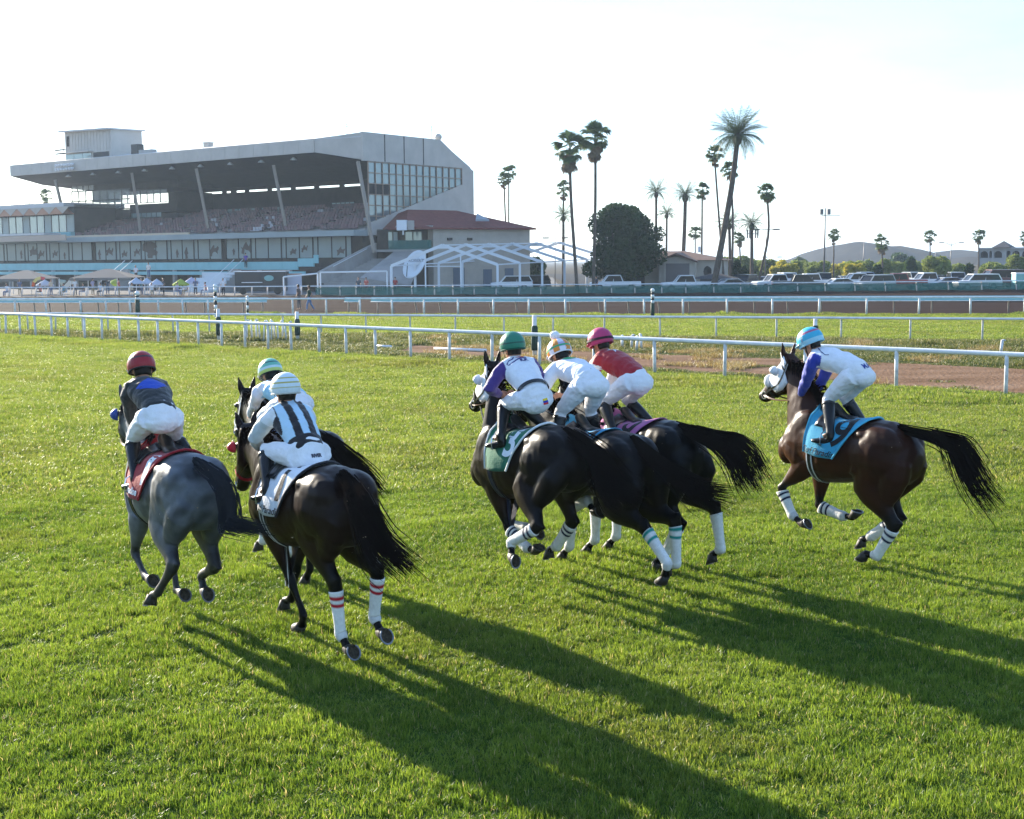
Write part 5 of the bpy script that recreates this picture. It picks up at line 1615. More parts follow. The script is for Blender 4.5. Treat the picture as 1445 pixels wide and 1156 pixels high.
o = gpart('seats', mb, M_SEAT); o['kind'] = 'stuff'; set_colors(o.data, np.array(cols))
def pane_row(px0, px1, py0, py1, v, n, m, fm, fr=.06, th=.05):
    a, b = LP(px0, py0, v), LP(px1, py1, v)
    zt, zb = a.z, LP(px0, py1, v).z
    for k in range(n):
        x0, x1 = a.x + (b.x - a.x) * k / n, a.x + (b.x - a.x) * (k + 1) / n
        mb = MB(); mb.box((x0 + fr, v, zb + fr), (x1 - fr, v + th, zt - fr)); gpart('pane', mb, m)
        mb = MB(); mb.box((x0 - fr * .98, v - .03, zb), (x0 + fr * .98, v + th + .03, zt)); gpart('mullion', mb, fm)
    mb = MB(); mb.box((a.x - fr, v - .02, zt - fr), (b.x + fr, v + th + .02, zt + fr)); mb.box((a.x - fr, v - .02, zb - fr), (b.x + fr, v + th + .02, zb + fr)); gpart('window_frame', mb, fm)
pane_row(268, 360, 297.5, 304, 12.4, 12, M_CURTAIN, M_DARKFRAME)
pane_row(369, 458, 293, 300.5, 12.4, 10, M_CURTAIN, M_DARKFRAME)
pane_row(468, 500, 286, 294, 12.5, 5, M_CURTAIN, M_DARKFRAME)
pane_row(299, 342, 305, 309, 11.9, 8, M_CURTAIN, M_DARKFRAME)
# left bay: press room and see-through glazing
def wallbox(px0, px1, py0, py1, v, d, m, name='press_box_wall'):
    a, b = LP(px0, py0, v), LP(px1, py0, v); zb = LP(px0, py1, v).z
    mb = MB(); mb.box((a.x, v, zb), (b.x, v + d, a.z)); return gpart(name, mb, m)
wallbox(130, 250, 236, 247, 8, 6, M_DARKWALL); wallbox(130, 250, 261, 271.5, 8, 6, M_DARKWALL)
pane_row(133, 228, 247.5, 260.5, 8.05, 12, M_PANE, M_DARKFRAME)
wallbox(229, 250, 247, 261, 8, 6, M_DARKWALL); wallbox(237, 250, 271, 292, 8, 6, M_DARKWALL)
wallbox(183, 250, 289, 301, 8, 6, M_DARKWALL); wallbox(228, 250, 301, 309, 8, 6, M_DARKWALL)
pane_row(173, 228, 301.5, 308.5, 8.05, 8, M_CURTAIN, M_DARKFRAME)
pane_row(153, 236, 271.5, 289, 8.05, 9, M_CLEAR, M_DARKFRAME)
wallbox(131, 153, 271, 286, 7.9, 2, M_DARKWALL)
for (y0, y1, n_) in ((257, 271, 4), (271, 285, 8), (285, 298, 8)):
    pane_row(101, 133 if y0 < 270 else 183, y0, y1, 7.8, n_, M_CLEAR, M_DARKFRAME, 0.07)
wallbox(112, 183, 298.5, 310, 7.8, .3, M_DARKWALL)
# slanted columns carrying the eave
for pxa, pya, pxb, pyb in ((78, 254, 96, 328), (186, 244, 200, 338), (277, 238, 294, 322), (386, 233, 404, 322), (505, 228, 528, 356)):
    a, b = LP(pxa, pya, 0.9), LP(pxb, pyb, 0.0 if pxa > 500 else 1.6)
    mb = MB(); mb.beam(a, b, 0.30, 0.34); gpart('column', mb, M_COLUMN)
# canopy edge over the glazed lower storey
mb = MB(); xl2 = LP(-60, 350, 0).x
mb.box((xl2, -0.6, 6.12), (-.2, 1.6, 6.75)); gpart('deck_edge', mb, mat('grey_green_fascia', (0.27, 0.31, 0.31), 0.7, noise_amt=.08, noise_scale=.5))
mb = MB(); mb.box((xl2, -0.4, 6.75), (LP(270, 333, 0).x, -.2, 7.0)); gpart('deck_kerb', mb, mat('sandy_edge', (0.52, 0.42, 0.30), 0.8))
x = xl2; k = 0
murals = []
while x < -3.1:
    for w in (2.25, 2.25, 0.85):
        if x + w > -.8: break
        mb = MB(); mb.box((x + .06, 1.5, 3.75), (x + w - .06, 1.56, 6.12)); gpart('glass_panel', mb, M_DARKWALL if (w < 1 and k % 5 == 2) else M_CURTAIN)
        mb = MB(); mb.box((x - .05, 1.44, 3.6), (x + (.05 if w > 1 else .12), 1.6, 6.12)); gpart('mullion', mb, M_DARKFRAME)
        if w > 1: murals.append(x + w / 2)
        x += w; k += 1
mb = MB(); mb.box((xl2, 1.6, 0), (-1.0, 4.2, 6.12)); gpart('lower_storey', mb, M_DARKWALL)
# dark printed silhouettes of horses and riders on the glass
horse_sil = [(-1, -.5), (-.85, .0), (-1.05, .35), (-.7, .3), (-.45, .55), (-.2, .85), (.05, .95), (.1, .6), (.45, .45), (.75, .75), (1.0, .62), (.85, .35), (.7, .1), (.75, -.45), (.5, -.2), (.3, -.1), (-.1, -.15), (-.35, -.05), (-.5, -.5)]
rider_sil = [(-.25, -1), (-.3, -.2), (-.5, .3), (-.2, .75), (0, 1), (.22, .75), (.3, .4), (.5, .1), (.2, -.1), (.35, -.9), (.1, -.6)]
for i, xm in enumerate(murals):
    if r1_.random() < .45 or i < 5: continue
    sh, sc = (horse_sil, r1_.uniform(.5, 1.1)) if r1_.random() < .6 else (rider_sil, r1_.uniform(.4, .9))
    sh = [(a * r1_.choice((-1, 1)) if False else a, b + r1_.uniform(-.15, .15)) for a, b in sh]
    zc = r1_.uniform(4.3, 4.9); xm += r1_.uniform(-.4, .4)
    mb = MB(); mb.add([(xm + px_ * sc, 1.47, zc + pz_ * sc) for px_, pz_ in sh], [tuple(range(len(sh)))]); gpart('mural_silhouette', mb, M_MURAL)
xm = LP(211, 350, 1.4).x
mb = MB(); mb.add([(xm + a, 1.46, 3.9 + b) for a, b in ((-.5, 0), (-.45, .7), (-1.6, 1.0), (-1.5, 1.8), (-.8, 2.1), (.3, 2.15), (1.2, 1.9), (1.5, 1.4), (.8, 1.2), (1.6, .8), (1.3, .3), (.5, .4), (.5, 0))], [tuple(range(13))]); gpart('mural_silhouette', mb, M_MURAL)
# terrace walls in teal, dark space below, stairs
xa, xb = LP(-60, 375, -5).x, LP(449, 372, -5).x
x = xa; k = 0
while x < xb - .5:
    w = min(2.5, xb - x); top = 3.32 if x < xb - 7 else 3.32 + .35 * int((x - xb + 7) / 2.3)
    mb = MB(); mb.box((x + .015, -5.1, 2.42 + (top - 3.32)), (x + w - .015, -4.9, top)); gpart('terrace_panel', mb, M_TEALWALL)
    x += w
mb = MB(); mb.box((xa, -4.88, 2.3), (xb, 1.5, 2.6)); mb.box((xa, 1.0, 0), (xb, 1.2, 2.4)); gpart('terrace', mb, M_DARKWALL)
mb = MB(); mb.box((xa, -6.0, 1.86), (LP(430, 380, -6).x, -5.85, 2.25)); gpart('terrace_lower_band', mb, M_TEALWALL)
for k in range(14):
    x = xa + 4 + k * 5
    if x > xb: break
    mb = MB(); mb.box((x, -5.7, 0), (x + .35, -5.3, 2.4)); gpart('terrace_pier', mb, M_CONCRETE)
xs0, xs1 = LP(283, 395, -7).x, LP(329, 395, -7).x
for k in range(7):
    mb = MB(); mb.box((xs0 + k * .25 * (k % 2), -10.5 + k * .62, 0.0), (xs1, -10.5 + (k + 1) * .62, .30 + k * .31)); gpart('bleacher_step', mb, mat('white_step', (0.55, 0.58, 0.60), 0.7) if k == 0 else bpy.data.materials['white_step'])
for pxs in (178, 333):
    xq = LP(pxs, 378, -6).x
    for k in range(8):
        mb = MB(); mb.box((xq - .7, -9.2 + k * .42, 0.02), (xq + .7, -9.2 + (k + 1) * .42, .3 + k * .32)); gpart('stair_step', mb, M_CONCRETE)
    for s in (-.75, .75):
        mb = MB(); mb.beam((xq + s, -9.2, 1.1), (xq + s, -5.6, 3.6), .05, .05); gpart('hand_rail', mb, M_WHITEPIPE)
# roof-top things
tw = empty('rooftop_tower', GC + GX * LP(93, 231, 3.0).x + GY * 3.0 + Vector((0, 0, 17.2)), GROT, 'pale boxy lookout tower standing on the grandstand roof', 'tower')
a, b = LP(93, 231, 3.0), LP(158, 231, 3.0); h0 = 17.2; W = b.x - a.x; HT = LP(93, 187, 3.0).z - h0
mb = MB(); mb.box((0, 0, 0), (W, 5, HT)); mb.build('wall', M_METALWALL, tw)
for k in range(15):
    mb = MB(); mb.box((W * (k + .5) / 15 - .035, -.05, HT * .28), (W * (k + .5) / 15 + .035, 0, HT)); mb.build('siding_rib', M_METALWALL, tw)
mb = MB(); mb.add([(-.5, -.7, HT), (W + .3, -.7, HT - .25), (W + .3, 5.4, HT - .15), (-.5, 5.4, HT + .1), (-.5, -.7, HT + .2), (W + .3, -.7, HT - .05), (W + .3, 5.4, HT + .05), (-.5, 5.4, HT + .3)], [(0, 3, 2, 1), (4, 5, 6, 7), (0, 1, 5, 4), (1, 2, 6, 5), (2, 3, 7, 6), (3, 0, 4, 7)]); mb.build('roof', M_ROOFTOP, tw)
mb = MB(); mb.box((.5, -.06, HT * .52), (1.05, .0, HT * .86)); mb.build('window', M_DARKWALL, tw)
for k in range(3):
    mb = MB(); mb.box((.1 + k * W * .19, -.06, .1), (.1 + (k + 1) * W * .19 - .08, 0, HT * .25)); mb.build('pane', M_PANE, tw)
mb = MB(); mb.box((-.1, -.9, HT * .27), (W * .62, 0, HT * .30)); mb.build('awning', M_METALWALL, tw)
mb = MB(); mb.box((W * .62, -.07, .1), (W * .95, 0, HT * .24)); mb.build('door', M_DARKFRAME, tw)
fl = empty('floodlight_rack', GC + GX * LP(90, 243, -0.4).x + GY * -0.4 + Vector((0, 0, 15.9)), GROT, 'rack of small floodlights hung on the eave below the tower', 'lights')
for j in range(2):
    mb = MB(); mb.beam((-1.5, 0, j * .55), (2.6, 0, j * .55), .06, .06); mb.build('bracket', M_GREYPOST, fl)
    for k in range(7):
        mb = MB(); mb.tube([(-1.4 + k * .62, 0, j * .55 + .05), (-1.4 + k * .62, -.35, j * .55 - .05)], [.08, .2], 8); mb.build('lamp', M_WHITEPIPE, fl)
fl = empty('floodlight_rack', GC + GX * LP(84, 219, 0.5).x + GY * 0.5 + Vector((0, 0, 17.6)), GROT, 'small rack of dark spotlights above the roof edge left of the tower', 'lights')
mb = MB(); mb.tube([(1, 0, -.6), (1, 0, 1.5)], .04, 6); mb.beam((-.8, 0, .9), (1.6, 0, .9), .05, .05); mb.beam((-.8, 0, .4), (1.6, 0, .4), .05, .05); mb.build('bracket', M_GREYPOST, fl)
for j in range(2):
    for k in range(6): mb = MB(); mb.tube([(-.7 + k * .4, 0, .45 + j * .5), (-.7 + k * .4, -.2, .5 + j * .5)], [.06, .12], 7); mb.build('lamp', M_DARKFRAME, fl)
def onroof(name, px, v, z, label, cat): return empty(name, GC + GX * LP(px, 210, v).x + GY * v + Vector((0, 0, z)), GROT, label, cat)
t = onroof('roof_vent', 294, 6, 17.75, 'small square vent box on the grandstand roof', 'vent')
mb = MB(); mb.box((-.5, -.4, 0), (.5, .4, .7)); mb.build('housing', M_METALWALL, t); mb = MB(); mb.box((-.6, -.5, .7), (.6, .5, .8)); mb.build('cap', M_METALWALL, t)
t = onroof('air_unit', 200, 3, 17.4, 'dark air handling unit on the roof right of the tower', 'air unit')
mb = MB(); mb.box((-1.6, -.5, 0), (-.2, .5, 1.3)); mb.build('unit', M_DARKFRAME, t); mb = MB(); mb.box((-.15, -.4, 0), (2.6, .4, .5)); mb.build('duct', M_GREYPOST, t)
t = empty('roof_ventilator', GC + GX * -1.5 + GY * SP(623, 200, -1).y + Vector((0, 0, 17.3)), GROT, 'round topped ventilator at the right end of the grandstand roof', 'vent')
mb = MB(); mb.tube([(0, 0, -.3), (0, 0, .5)], .3, 10); mb.build('neck', M_METALWALL, t, True); mb = MB(); mb.ellipsoid((0, 0, .65), (.45, .45, .4)); mb.build('hood', M_METALWALL, t, True)
for px, v, hgt, lab in ((614, None, 2.0, 'thin aerial mast beside the round ventilator'), (490, 6, 1.6, 'thin lightning rod on the roof ridge')):
    loc = GC + GX * -1.5 + GY * SP(614, 200, -1).y + Vector((0, 0, 17.2)) if v is None else GC + GX * LP(px, 200, v).x + GY * v + Vector((0, 0, 17.7))
    t = empty('aerial', loc, GROT, lab, 'aerial'); mb = MB(); mb.tube([(0, 0, -.3), (0, 0, hgt)], .045, 6); mb.build('mast', M_GREYPOST, t)
    for q in (.75, .92): mb = MB(); mb.beam((-.35, 0, hgt * q), (.35, 0, hgt * q), .04, .04); mb.build('arm', M_GREYPOST, t)
# left wing: clubhouse with zigzag canopy
cb0 = empty('clubhouse', GC + GX * LP(-60, 330, 0.2).x + GY * 0.2, GROT, 'low glazed clubhouse with a zigzag canopy at the left edge', 'building')
WX = LP(97, 330, 0.2).x - LP(-60, 330, 0.2).x
mb = MB(); mb.box((0, 1, 6.8), (WX, 9, 11.3)); mb.build('wall', M_DARKWALL, cb0)
n = 16
for k in range(n):
    x0, x1 = WX * k / n, WX * (k + 1) / n
    mb = MB(); mb.box((x0 + .06, .9, 7.6), (x1 - .06, .98, 9.9)); mb.build('glass_panel', M_PANE if k % 3 else M_CURTAIN, cb0)
    mb = MB(); mb.box((x0 - .05, .85, 7.3), (x0 + .05, 1.0, 9.9)); mb.build('mullion', M_DARKFRAME, cb0)
mb = MB(); mb.box((0, .3, 6.75), (WX, 1.0, 7.55)); mb.build('balcony', M_TEALWALL, cb0)
nz_ = 9
for k in range(nz_):
    x0, x1 = WX * k / nz_, WX * (k + 1) / nz_; xm = (x0 + x1) / 2
    mb = MB(); mb.add([(x0, -.8, 9.95), (xm, -.8, 10.9), (x1, -.8, 9.95), (x0, 4, 9.95), (xm, 4, 10.9), (x1, 4, 9.95)], [(0, 1, 4, 3), (1, 2, 5, 4), (0, 2, 1)]); mb.build('canopy_fold', M_ORANGE, cb0)
    mb = MB(); mb.add([(xm, -.82, 10.93), (x1 , -.82, 9.98), (x1 + (x1 - xm), -.82, 10.93)], [(0, 1, 2)]); mb.build('canopy_fold', M_STUCCO, cb0)
mb = MB(); mb.box((0, -.6, 10.95), (WX, 9.2, 11.5)); mb.build('roof', M_ROOFTOP, cb0)
aw = empty('awning_canopy', GC + GX * LP(-60, 332, -3).x + GY * -3, GROT, 'long white and tan awning along the left of the deck', 'awning')
WA = LP(62, 332, -3).x - LP(-60, 332, -3).x; za = LP(30, 331, -3).z
mb = MB(); mb.box((0, 0, za - .15), (WA, 2.6, za + .12)); mb.build('cover', M_ROOFTOP, aw); mb = MB(); mb.box((0, -.05, za - .95), (WA + 5, 0.1, za - .2)); mb.build('valance', mat('tan_valance', (0.42, 0.33, 0.26), .8), aw)

# ------------------------------------------------------------------ red-roofed annex right of the stand
def box_h(name, px0, px1, D0, D1, label, cat):
    a, b = atY(px0, 380, D0), atY(px1, 380, D1); d = (b - a); d.z = 0
    return empty(name, (a.x, a.y, 0), math.atan2(d.y, d.x), label, cat), d.length
an, WN = box_h('annex_building', 612, 748, 150, 156, 'cream annex with a red hipped roof right of the grandstand', 'building')
ze = atY(640, 321.5, 151).z
mb = MB(); mb.box((0, 0, 0), (WN, 14, ze)); mb.build('wall', M_STUCCO, an)
mb = MB(); e = .55
R0 = [(-3.6, -e, ze), (WN + e, -e, ze), (WN + e, 14 + e, ze), (-3.6, 14 + e, ze)]; zr_ = ze + 2.15
mb.add(R0 + [(-.7, 5, zr_), (WN * .48, 6, zr_)] + [(p[0], p[1], ze - .18) for p in R0], [(0, 1, 5, 4), (1, 2, 5), (2, 3, 4, 5), (3, 0, 4), (0, 6, 7, 1), (1, 7, 8, 2), (2, 8, 9, 3), (3, 9, 6, 0), (9, 8, 7, 6)]); mb.build('roof', M_REDROOF, an)
for z in (.33, .62, .88): mb = MB(); mb.box((.1, -.03, ze * z), (WN - .1, 0, ze * z + .05)); mb.build('siding_board', M_STUCCO, an)
for x, w, h in ((2.4, 1.4, 2.5), (6.2, 1.1, 2.3), (9.0, 1.1, 2.4)): mb = MB(); mb.box((x, -.06, 0), (x + w, .02, h)); mb.build('door', mat('blue_grey_door', (.10, .13, .17), .6) if x < 3 else bpy.data.materials['blue_grey_door'], an)
for x in (1.7, 4.2): mb = MB(); mb.box((x, -.35, ze * .80), (x + .5, 0, ze * .84)); mb.build('wall_lamp', M_DARKFRAME, an)
mb = MB(); mb.add([(5.2, -0.2, ze + .75), (7.0, -0.1, ze + .75), (6.2, 1.4, ze + 1.5), (5.2, -.2, ze + .95), (7.0, -.1, ze + .95), (6.2, 1.4, ze + 1.7)], [(0, 1, 2), (5, 4, 3), (0, 3, 4, 1), (1, 4, 5, 2), (2, 5, 3, 0)]); mb.build('roof_patch', mat('grey_flashing', (.25, .27, .3), .5), an)
bay, WB = box_h('glazed_bay', 531, 612, 151.5, 150.5, 'shaded glazed bay with a balcony between the stand and the annex', 'building')
zb = atY(590, 323, 150).z
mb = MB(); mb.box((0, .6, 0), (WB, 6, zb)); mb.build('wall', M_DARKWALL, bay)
mb = MB(); mb.box((WB * .38, -.9, zb), (WB + .1, 5, zb + .35)); mb.build('roof', M_GREYPOST, bay)
zf = atY(590, 352, 150).z
for k, (x0, x1) in enumerate(((.20, .27), (.29, .36), (.50, .62), (.64, .78), (.90, .99))): mb = MB(); mb.box((WB * x0, .5, zf + .3), (WB * x1, .58, zb - .3)); mb.build('pane', M_CURTAIN if k in (1, 4) else M_PANE, bay)
mb = MB(); mb.box((WB * .25, -.8, zf), (WB * .99, -.7, zf + 1.0)); mb.build('balcony_screen', M_MESH, bay)
mb = MB(); mb.box((0, -.9, zf - .25), (WB, .6, zf)); mb.build('balcony_floor', M_CONCRETE, bay)
t = empty('air_conditioner', atY(570, 316, 148), 0, 'white air conditioner box on the wall beside the red roof', 'air conditioner')
mb = MB(); mb.box((-.75, -.6, -.7), (.35, .5, .4)); mb.build('case', M_WHITEPIPE, t); mb = MB(); mb.box((.4, -.5, -.65), (1.1, .5, .35)); mb.build('grille', M_GREYPOST, t); mb = MB(); mb.tube([(-.1, 0, -.7), (-.1, 0, -1.2)], .1, 6); mb.build('drain', M_WHITEPIPE, t)
# concrete ramp and stairs at the end of the stand
rp = empty('concrete_stairs', atY(445, 398, 143) * 1, 0, 'grey concrete stairs and ramp walls below the corner of the stand', 'stairs'); rp.location.z = 0
def W2(px, py, Y): p = atY(px, py, Y) - rp.location; return Vector((p.x, p.y, max(p.z, 0)))
for k in range(13):
    f = k / 13; px0 = 452 + 62 * f; px1 = 505 + 40 * f; py = 402 - 40 * f; Y = 143 + 9 * f
    a, b = W2(px0, py, Y), W2(px1, py, Y)
    mb = MB(); mb.box((a.x, a.y, 0), (b.x, a.y + .75, a.z)); mb.build('stair_step', M_CONCRETE, rp)
for pts in (((447, 400, 142.8), (447, 384, 142.8), (527, 343, 152), (527, 400, 152)), ((508, 402, 142), (508, 392, 142), (560, 352, 151), (598, 350, 151), (575, 402, 143))):
    q = [W2(*p) for p in pts]; n = len(q)
    mb = MB(); mb.add(q + [p + Vector((.35, .3, 0)) for p in q], [tuple(range(n)), tuple(range(n, 2 * n))[::-1]] + [(i, (i + 1) % n, (i + 1) % n + n, i + n) for i in range(n)]); mb.build('ramp_wall', M_CONCRETE, rp)
for f in (.1, .5): 
    mb = MB(); mb.beam(W2(470, 386 - 10, 143), W2(520, 350, 151), .05, .05); 
mb.build('hand_rail', M_WHITEPIPE, rp)
# satellite dish
ds = empty('satellite_dish', atY(583, 402, 141), 0, 'big white tilted satellite dish under the white frames', 'satellite dish'); ds.location.z = 0
c = atY(584.5, 373, 141) - ds.location
n_ = Vector((-.42, -.86, .30)).normalized(); s_ = n_.cross(Vector((0, 0, 1))).normalized(); u_ = s_.cross(n_); 
q1 = (u_ * math.cos(R(-28)) + s_ * math.sin(R(-28))); q2 = n_.cross(q1)
P = []
for j in range(7):
    rr_ = j / 6; P.append([c + q1 * (1.62 * rr_ * math.cos(a)) + q2 * (1.18 * rr_ * math.sin(a)) - n_ * (.32 * (1 - rr_ * rr_)) for a in [2 * math.pi * k / 24 for k in range(25)]])
o = MB().grid(P).build('dish', mat('dish_white', (.62, .66, .70), .5), ds, True); o.modifiers.new('t', 'SOLIDIFY').thickness = .05
mb = MB(); mb.tube([(c.x, c.y + .5, 0), c - n_ * .3], .12, 8); mb.build('pedestal', M_GREYPOST, ds); mb = MB(); mb.tube([c - q1 * 1.5, c + n_ * 1.1 - q1 * .3], .04, 6); mb.build('feed_arm', M_DARKFRAME, ds)
tm = text_mesh('ROBERTS', 0.42, 0, .006)
for v in tm.vertices: v.co = c + n_ * .10 + Vector((1, 0, 0)) * v.co.x + Vector((.0, 0, 1)) * (v.co.y + .35) + Vector((.35, -0.25, 0))
tm.name = 'dish_lettering'; link_mesh('dish_lettering', tm, mat('grey_ink', (.12, .13, .15), .7), ds)
# white portal frames without their cover
for k in range(6):
    D = 136.5 + 4.6 * k
    fr = [(552 + 33.5 * k, 375.5 - 2.0 * k), (624.5 + 33 * k, 346 - .7 * k), (702 + 31.5 * k, 373.5 - 1.8 * k)]
    a, b, c_ = [atY(*p, D) for p in fr]
    t = empty('portal_frame', (a.x, D, 0), 0, 'white gabled steel tent frame without its cover near the satellite dish', 'frame', 'white tent frames standing in a row')
    L = lambda p: p - t.location
    for nm, p, q, w in (('post', Vector((a.x, D, 0)), a, .30), ('rafter', a, b, .30), ('rafter', b, c_, .30), ('post', c_, Vector((c_.x, D, 0)), .30)):
        mb = MB(); mb.beam(L(p), L(q), w * .8, w); mb.build(nm, M_WHITEPIPE, t)
    t['label'] = 'white gabled tent frame, %s from the satellite dish' % ('first', 'second', 'third', 'fourth', 'fifth', 'sixth')[k]
    if k == 0: t['label'] = 'nearest and leftmost white gabled tent frame, over the satellite dish'
    if k == 5: t['label'] = 'farthest and rightmost white gabled tent frame, before the dark tree'
    if k in (0, 2, 4):
        p = L(b); mb = MB(); mb.box((p.x - .9, p.y - .1, p.z - .35), (p.x + .9, p.y + .1, p.z - .15)); mb.build('ridge_plate', M_WHITEPIPE, t)
    if k < 5:
        fr2 = [(552 + 33.5 * (k + 1), 375.5 - 2.0 * (k + 1)), (624.5 + 33 * (k + 1), 346 - .7 * (k + 1)), (702 + 31.5 * (k + 1), 373.5 - 1.8 * (k + 1))]
        for p, q in zip((a, b, c_), fr2): mb = MB(); mb.beam(L(p), L(atY(*q, D + 4.6)), .12, .12); mb.build('purlin', M_WHITEPIPE, t)
# white pipe barriers on the apron
for (pts, lab) in ((((400, 391), (400, 404), (448, 386), (448, 406)), 'low white pipe frame left of the stairs'), (((452, 384.5), (452, 406), (546, 383), (546, 402)), 'white pipe frame in front of the concrete stairs'), (((600, 358), (600, 405), (650, 359), (650, 404)), 'thin white pole pair before the portal frames')):
    D = 133.5; p = [atY(x, y, D) for x, y in pts]; t = empty('pipe_frame', (p[1].x, D, 0), 0, lab, 'frame'); L = lambda q: q - t.location
    for q in (p[0], p[2]): mb = MB(); mb.tube([L(Vector((q.x, D, 0))), L(q)], .07, 6); mb.build('post', M_WHITEPIPE, t)
    if pts[0][1] > 370: 
        mb = MB(); mb.tube([L(p[0]), L(p[2])], .09, 6); mb.build('top_bar', M_WHITEPIPE, t)
    else:
        mb = MB(); a_, b_ = atY(600, 376, D), atY(650, 376, D); mb.tube([L(a_), L(b_)], .05, 6); mb.build('top_bar', M_WHITEPIPE, t)

# ------------------------------------------------------------------ low workshop with a roller door
ws, WW = box_h('workshop', 858, 1018, 152, 149, 'low cream workshop with a grey roller door and brown tiled roof', 'building')
sc_ = WW / 160.0; zev = atY(1000, 367, 149).z
mb = MB(); mb.box((0, 0, 0), (WW, 9, zev)); mb.build('wall', M_STUCCO, ws)
xg0, xg1, xg = 72 * sc_, 138 * sc_, 100 * sc_
zg = atY(958, 357, 147).z
mb = MB(); mb.box((xg0 + 4 * sc_, -2.0, 0), (xg1 - 12 * sc_, 0, zev - .05)); mb.add([(xg0 + 4 * sc_, -2, zev - .05), (xg1 - 12 * sc_, -2, zev - .05), (xg, -2, zg - .3), (xg0 + 4 * sc_, 0, zev - .05), (xg1 - 12 * sc_, 0, zev - .05), (xg, 0, zg - .3)], [(0, 1, 2), (0, 2, 5, 3), (2, 1, 4, 5)]); mb.build('gable_wall', M_STUCCO, ws)
mb = MB(); mb.box((85 * sc_, -2.06, 0), (119 * sc_, -2.0, zev - .35)); rd = mb.build('roller_door', mat('grey_roller_door', (.15, .13, .125), .6), ws)
for k in range(9): mb = MB(); mb.box((85 * sc_, -2.085, (zev - .35) * k / 9), (119 * sc_, -2.06, (zev - .35) * k / 9 + .05)); mb.build('slat', bpy.data.materials['grey_roller_door'], rd)
for s in (84, 120): mb = MB(); mb.box((s * sc_ - .12, -2.1, 0), (s * sc_ + .12, -1.98, zev - .2)); mb.build('door_jamb', M_STUCCO, rd)
M_BROWNROOF = mat('brown_roof_tile', (.12, .065, .05), .85, noise_amt=.15, noise_scale=2)
mb = MB(); e = .5; zr_ = zg + .25
mb.add([(-e, -e, zev), (WW + e, -e, zev), (WW + e, 9 + e, zev), (-e, 9 + e, zev), (2, 4.5, zr_), (WW - 4.5, 4.5, zr_)], [(0, 1, 5, 4), (1, 2, 5), (2, 3, 4, 5), (3, 0, 4), (3, 2, 1, 0)])
mb.add([(xg0, -2.5, zev - .12), (xg, -2.5, zg), (xg1 - 8 * sc_, -2.5, zev - .12), (xg0, 4, zev - .12), (xg, 4.3, zg + .1), (xg1 - 8 * sc_, 4, zev - .12), (xg0, -2.5, zev - .3), (xg, -2.5, zg - .2), (xg1 - 8 * sc_, -2.5, zev - .3)], [(0, 1, 4, 3), (1, 2, 5, 4), (6, 7, 1, 0), (7, 8, 2, 1)])
mb.build('roof', M_BROWNROOF, ws)
mb = MB(); P = []
for q in range(13): a = R(30 + 300 * q / 12); P.append((140.5 * sc_ + .42 * math.cos(a), -.03, 1.9 + .62 * math.sin(a)))
for q in range(13): a = R(330 - 300 * q / 12); P.append((140.5 * sc_ + .2 + .30 * math.cos(a), -.03, 1.9 + .5 * math.sin(a)))
mb.add(P, [tuple(range(26))]); mb.build('crescent_emblem', M_DARKFRAME, ws)
for x in (20, 30, 41): mb = MB(); mb.box((x * sc_, -.05, .9 if x < 40 else 0), (x * sc_ + .9, .02, 2.3)); mb.build('window' if x < 40 else 'door', M_PANE if x < 40 else M_DARKFRAME, ws)
mb = MB(); mb.box((122 * sc_, 4, zr_ - .2), (125 * sc_, 4.8, zr_ + .5)); mb.build('roof_vent', M_WHITEPIPE, ws)
# apartment block at the right edge
ab, WA_ = box_h('apartment_building', 1381, 1500, 245, 238, 'grey two storey apartment block with arched balconies at the right edge', 'building')
M_APT = mat('grey_render', (.36, .34, .32), .85, noise_amt=.08, noise_scale=.5)
sc_ = WA_ / 119.; zt2 = atY(1390, 352, 244).z; z1 = zt2 * .46
mb = MB(); mb.box((0, 1.6, 0), (WA_, 12, zt2)); mb.build('rear_wall', M_DARKWALL, ab)
bays = [(1, 13), (14.5, 18.5), (21, 33), (39, 45), (47, 58), (61, 72), (76, 88), (92, 104)]
x = 0
mbp = MB()
edges = [0] + [v for b in bays for v in b] + [119]
for i in range(0, len(edges), 2): mbp.box((edges[i] * sc_, 0, 0), (edges[i + 1] * sc_, 1.6, zt2))
mbp.build('pier', M_APT, ab)
for (a, b) in bays:
    for (z0, ztop, zc) in ((0, z1, z1 - .9), (z1, zt2, zt2 - 1.1)):
        xa_, xb_ = a * sc_, b * sc_; w = (xb_ - xa_) / 2; xm = (xa_ + xb_) / 2; hs = min(w, ztop - .25 - (zc - w * .35)); base_ = ztop - .3 - hs
        mb = MB(); n = 10; A = [(xm - w * math.cos(math.pi * k / n), base_ + hs * math.sin(math.pi * k / n)) for k in range(n + 1)]
        for k in range(n):
            p, q = A[k], A[k + 1]
            mb.add([(p[0], .1, p[1]), (q[0], .1, q[1]), (q[0], .1, ztop), (p[0], .1, ztop), (p[0], .5, p[1]), (q[0], .5, q[1])], [(0, 1, 2, 3), (0, 4, 5, 1)])
        mb.build('arch', M_APT, ab)
    mb = MB(); mb.box((a * sc_, .12, z1), (b * sc_, .25, z1 + 1.0)); mb.build('balcony_rail', M_APT, ab)
mb = MB(); mb.box((-.2, -.2, zt2), (WA_, 12, zt2 + .3)); mb.build('roof_slab', M_APT, ab)
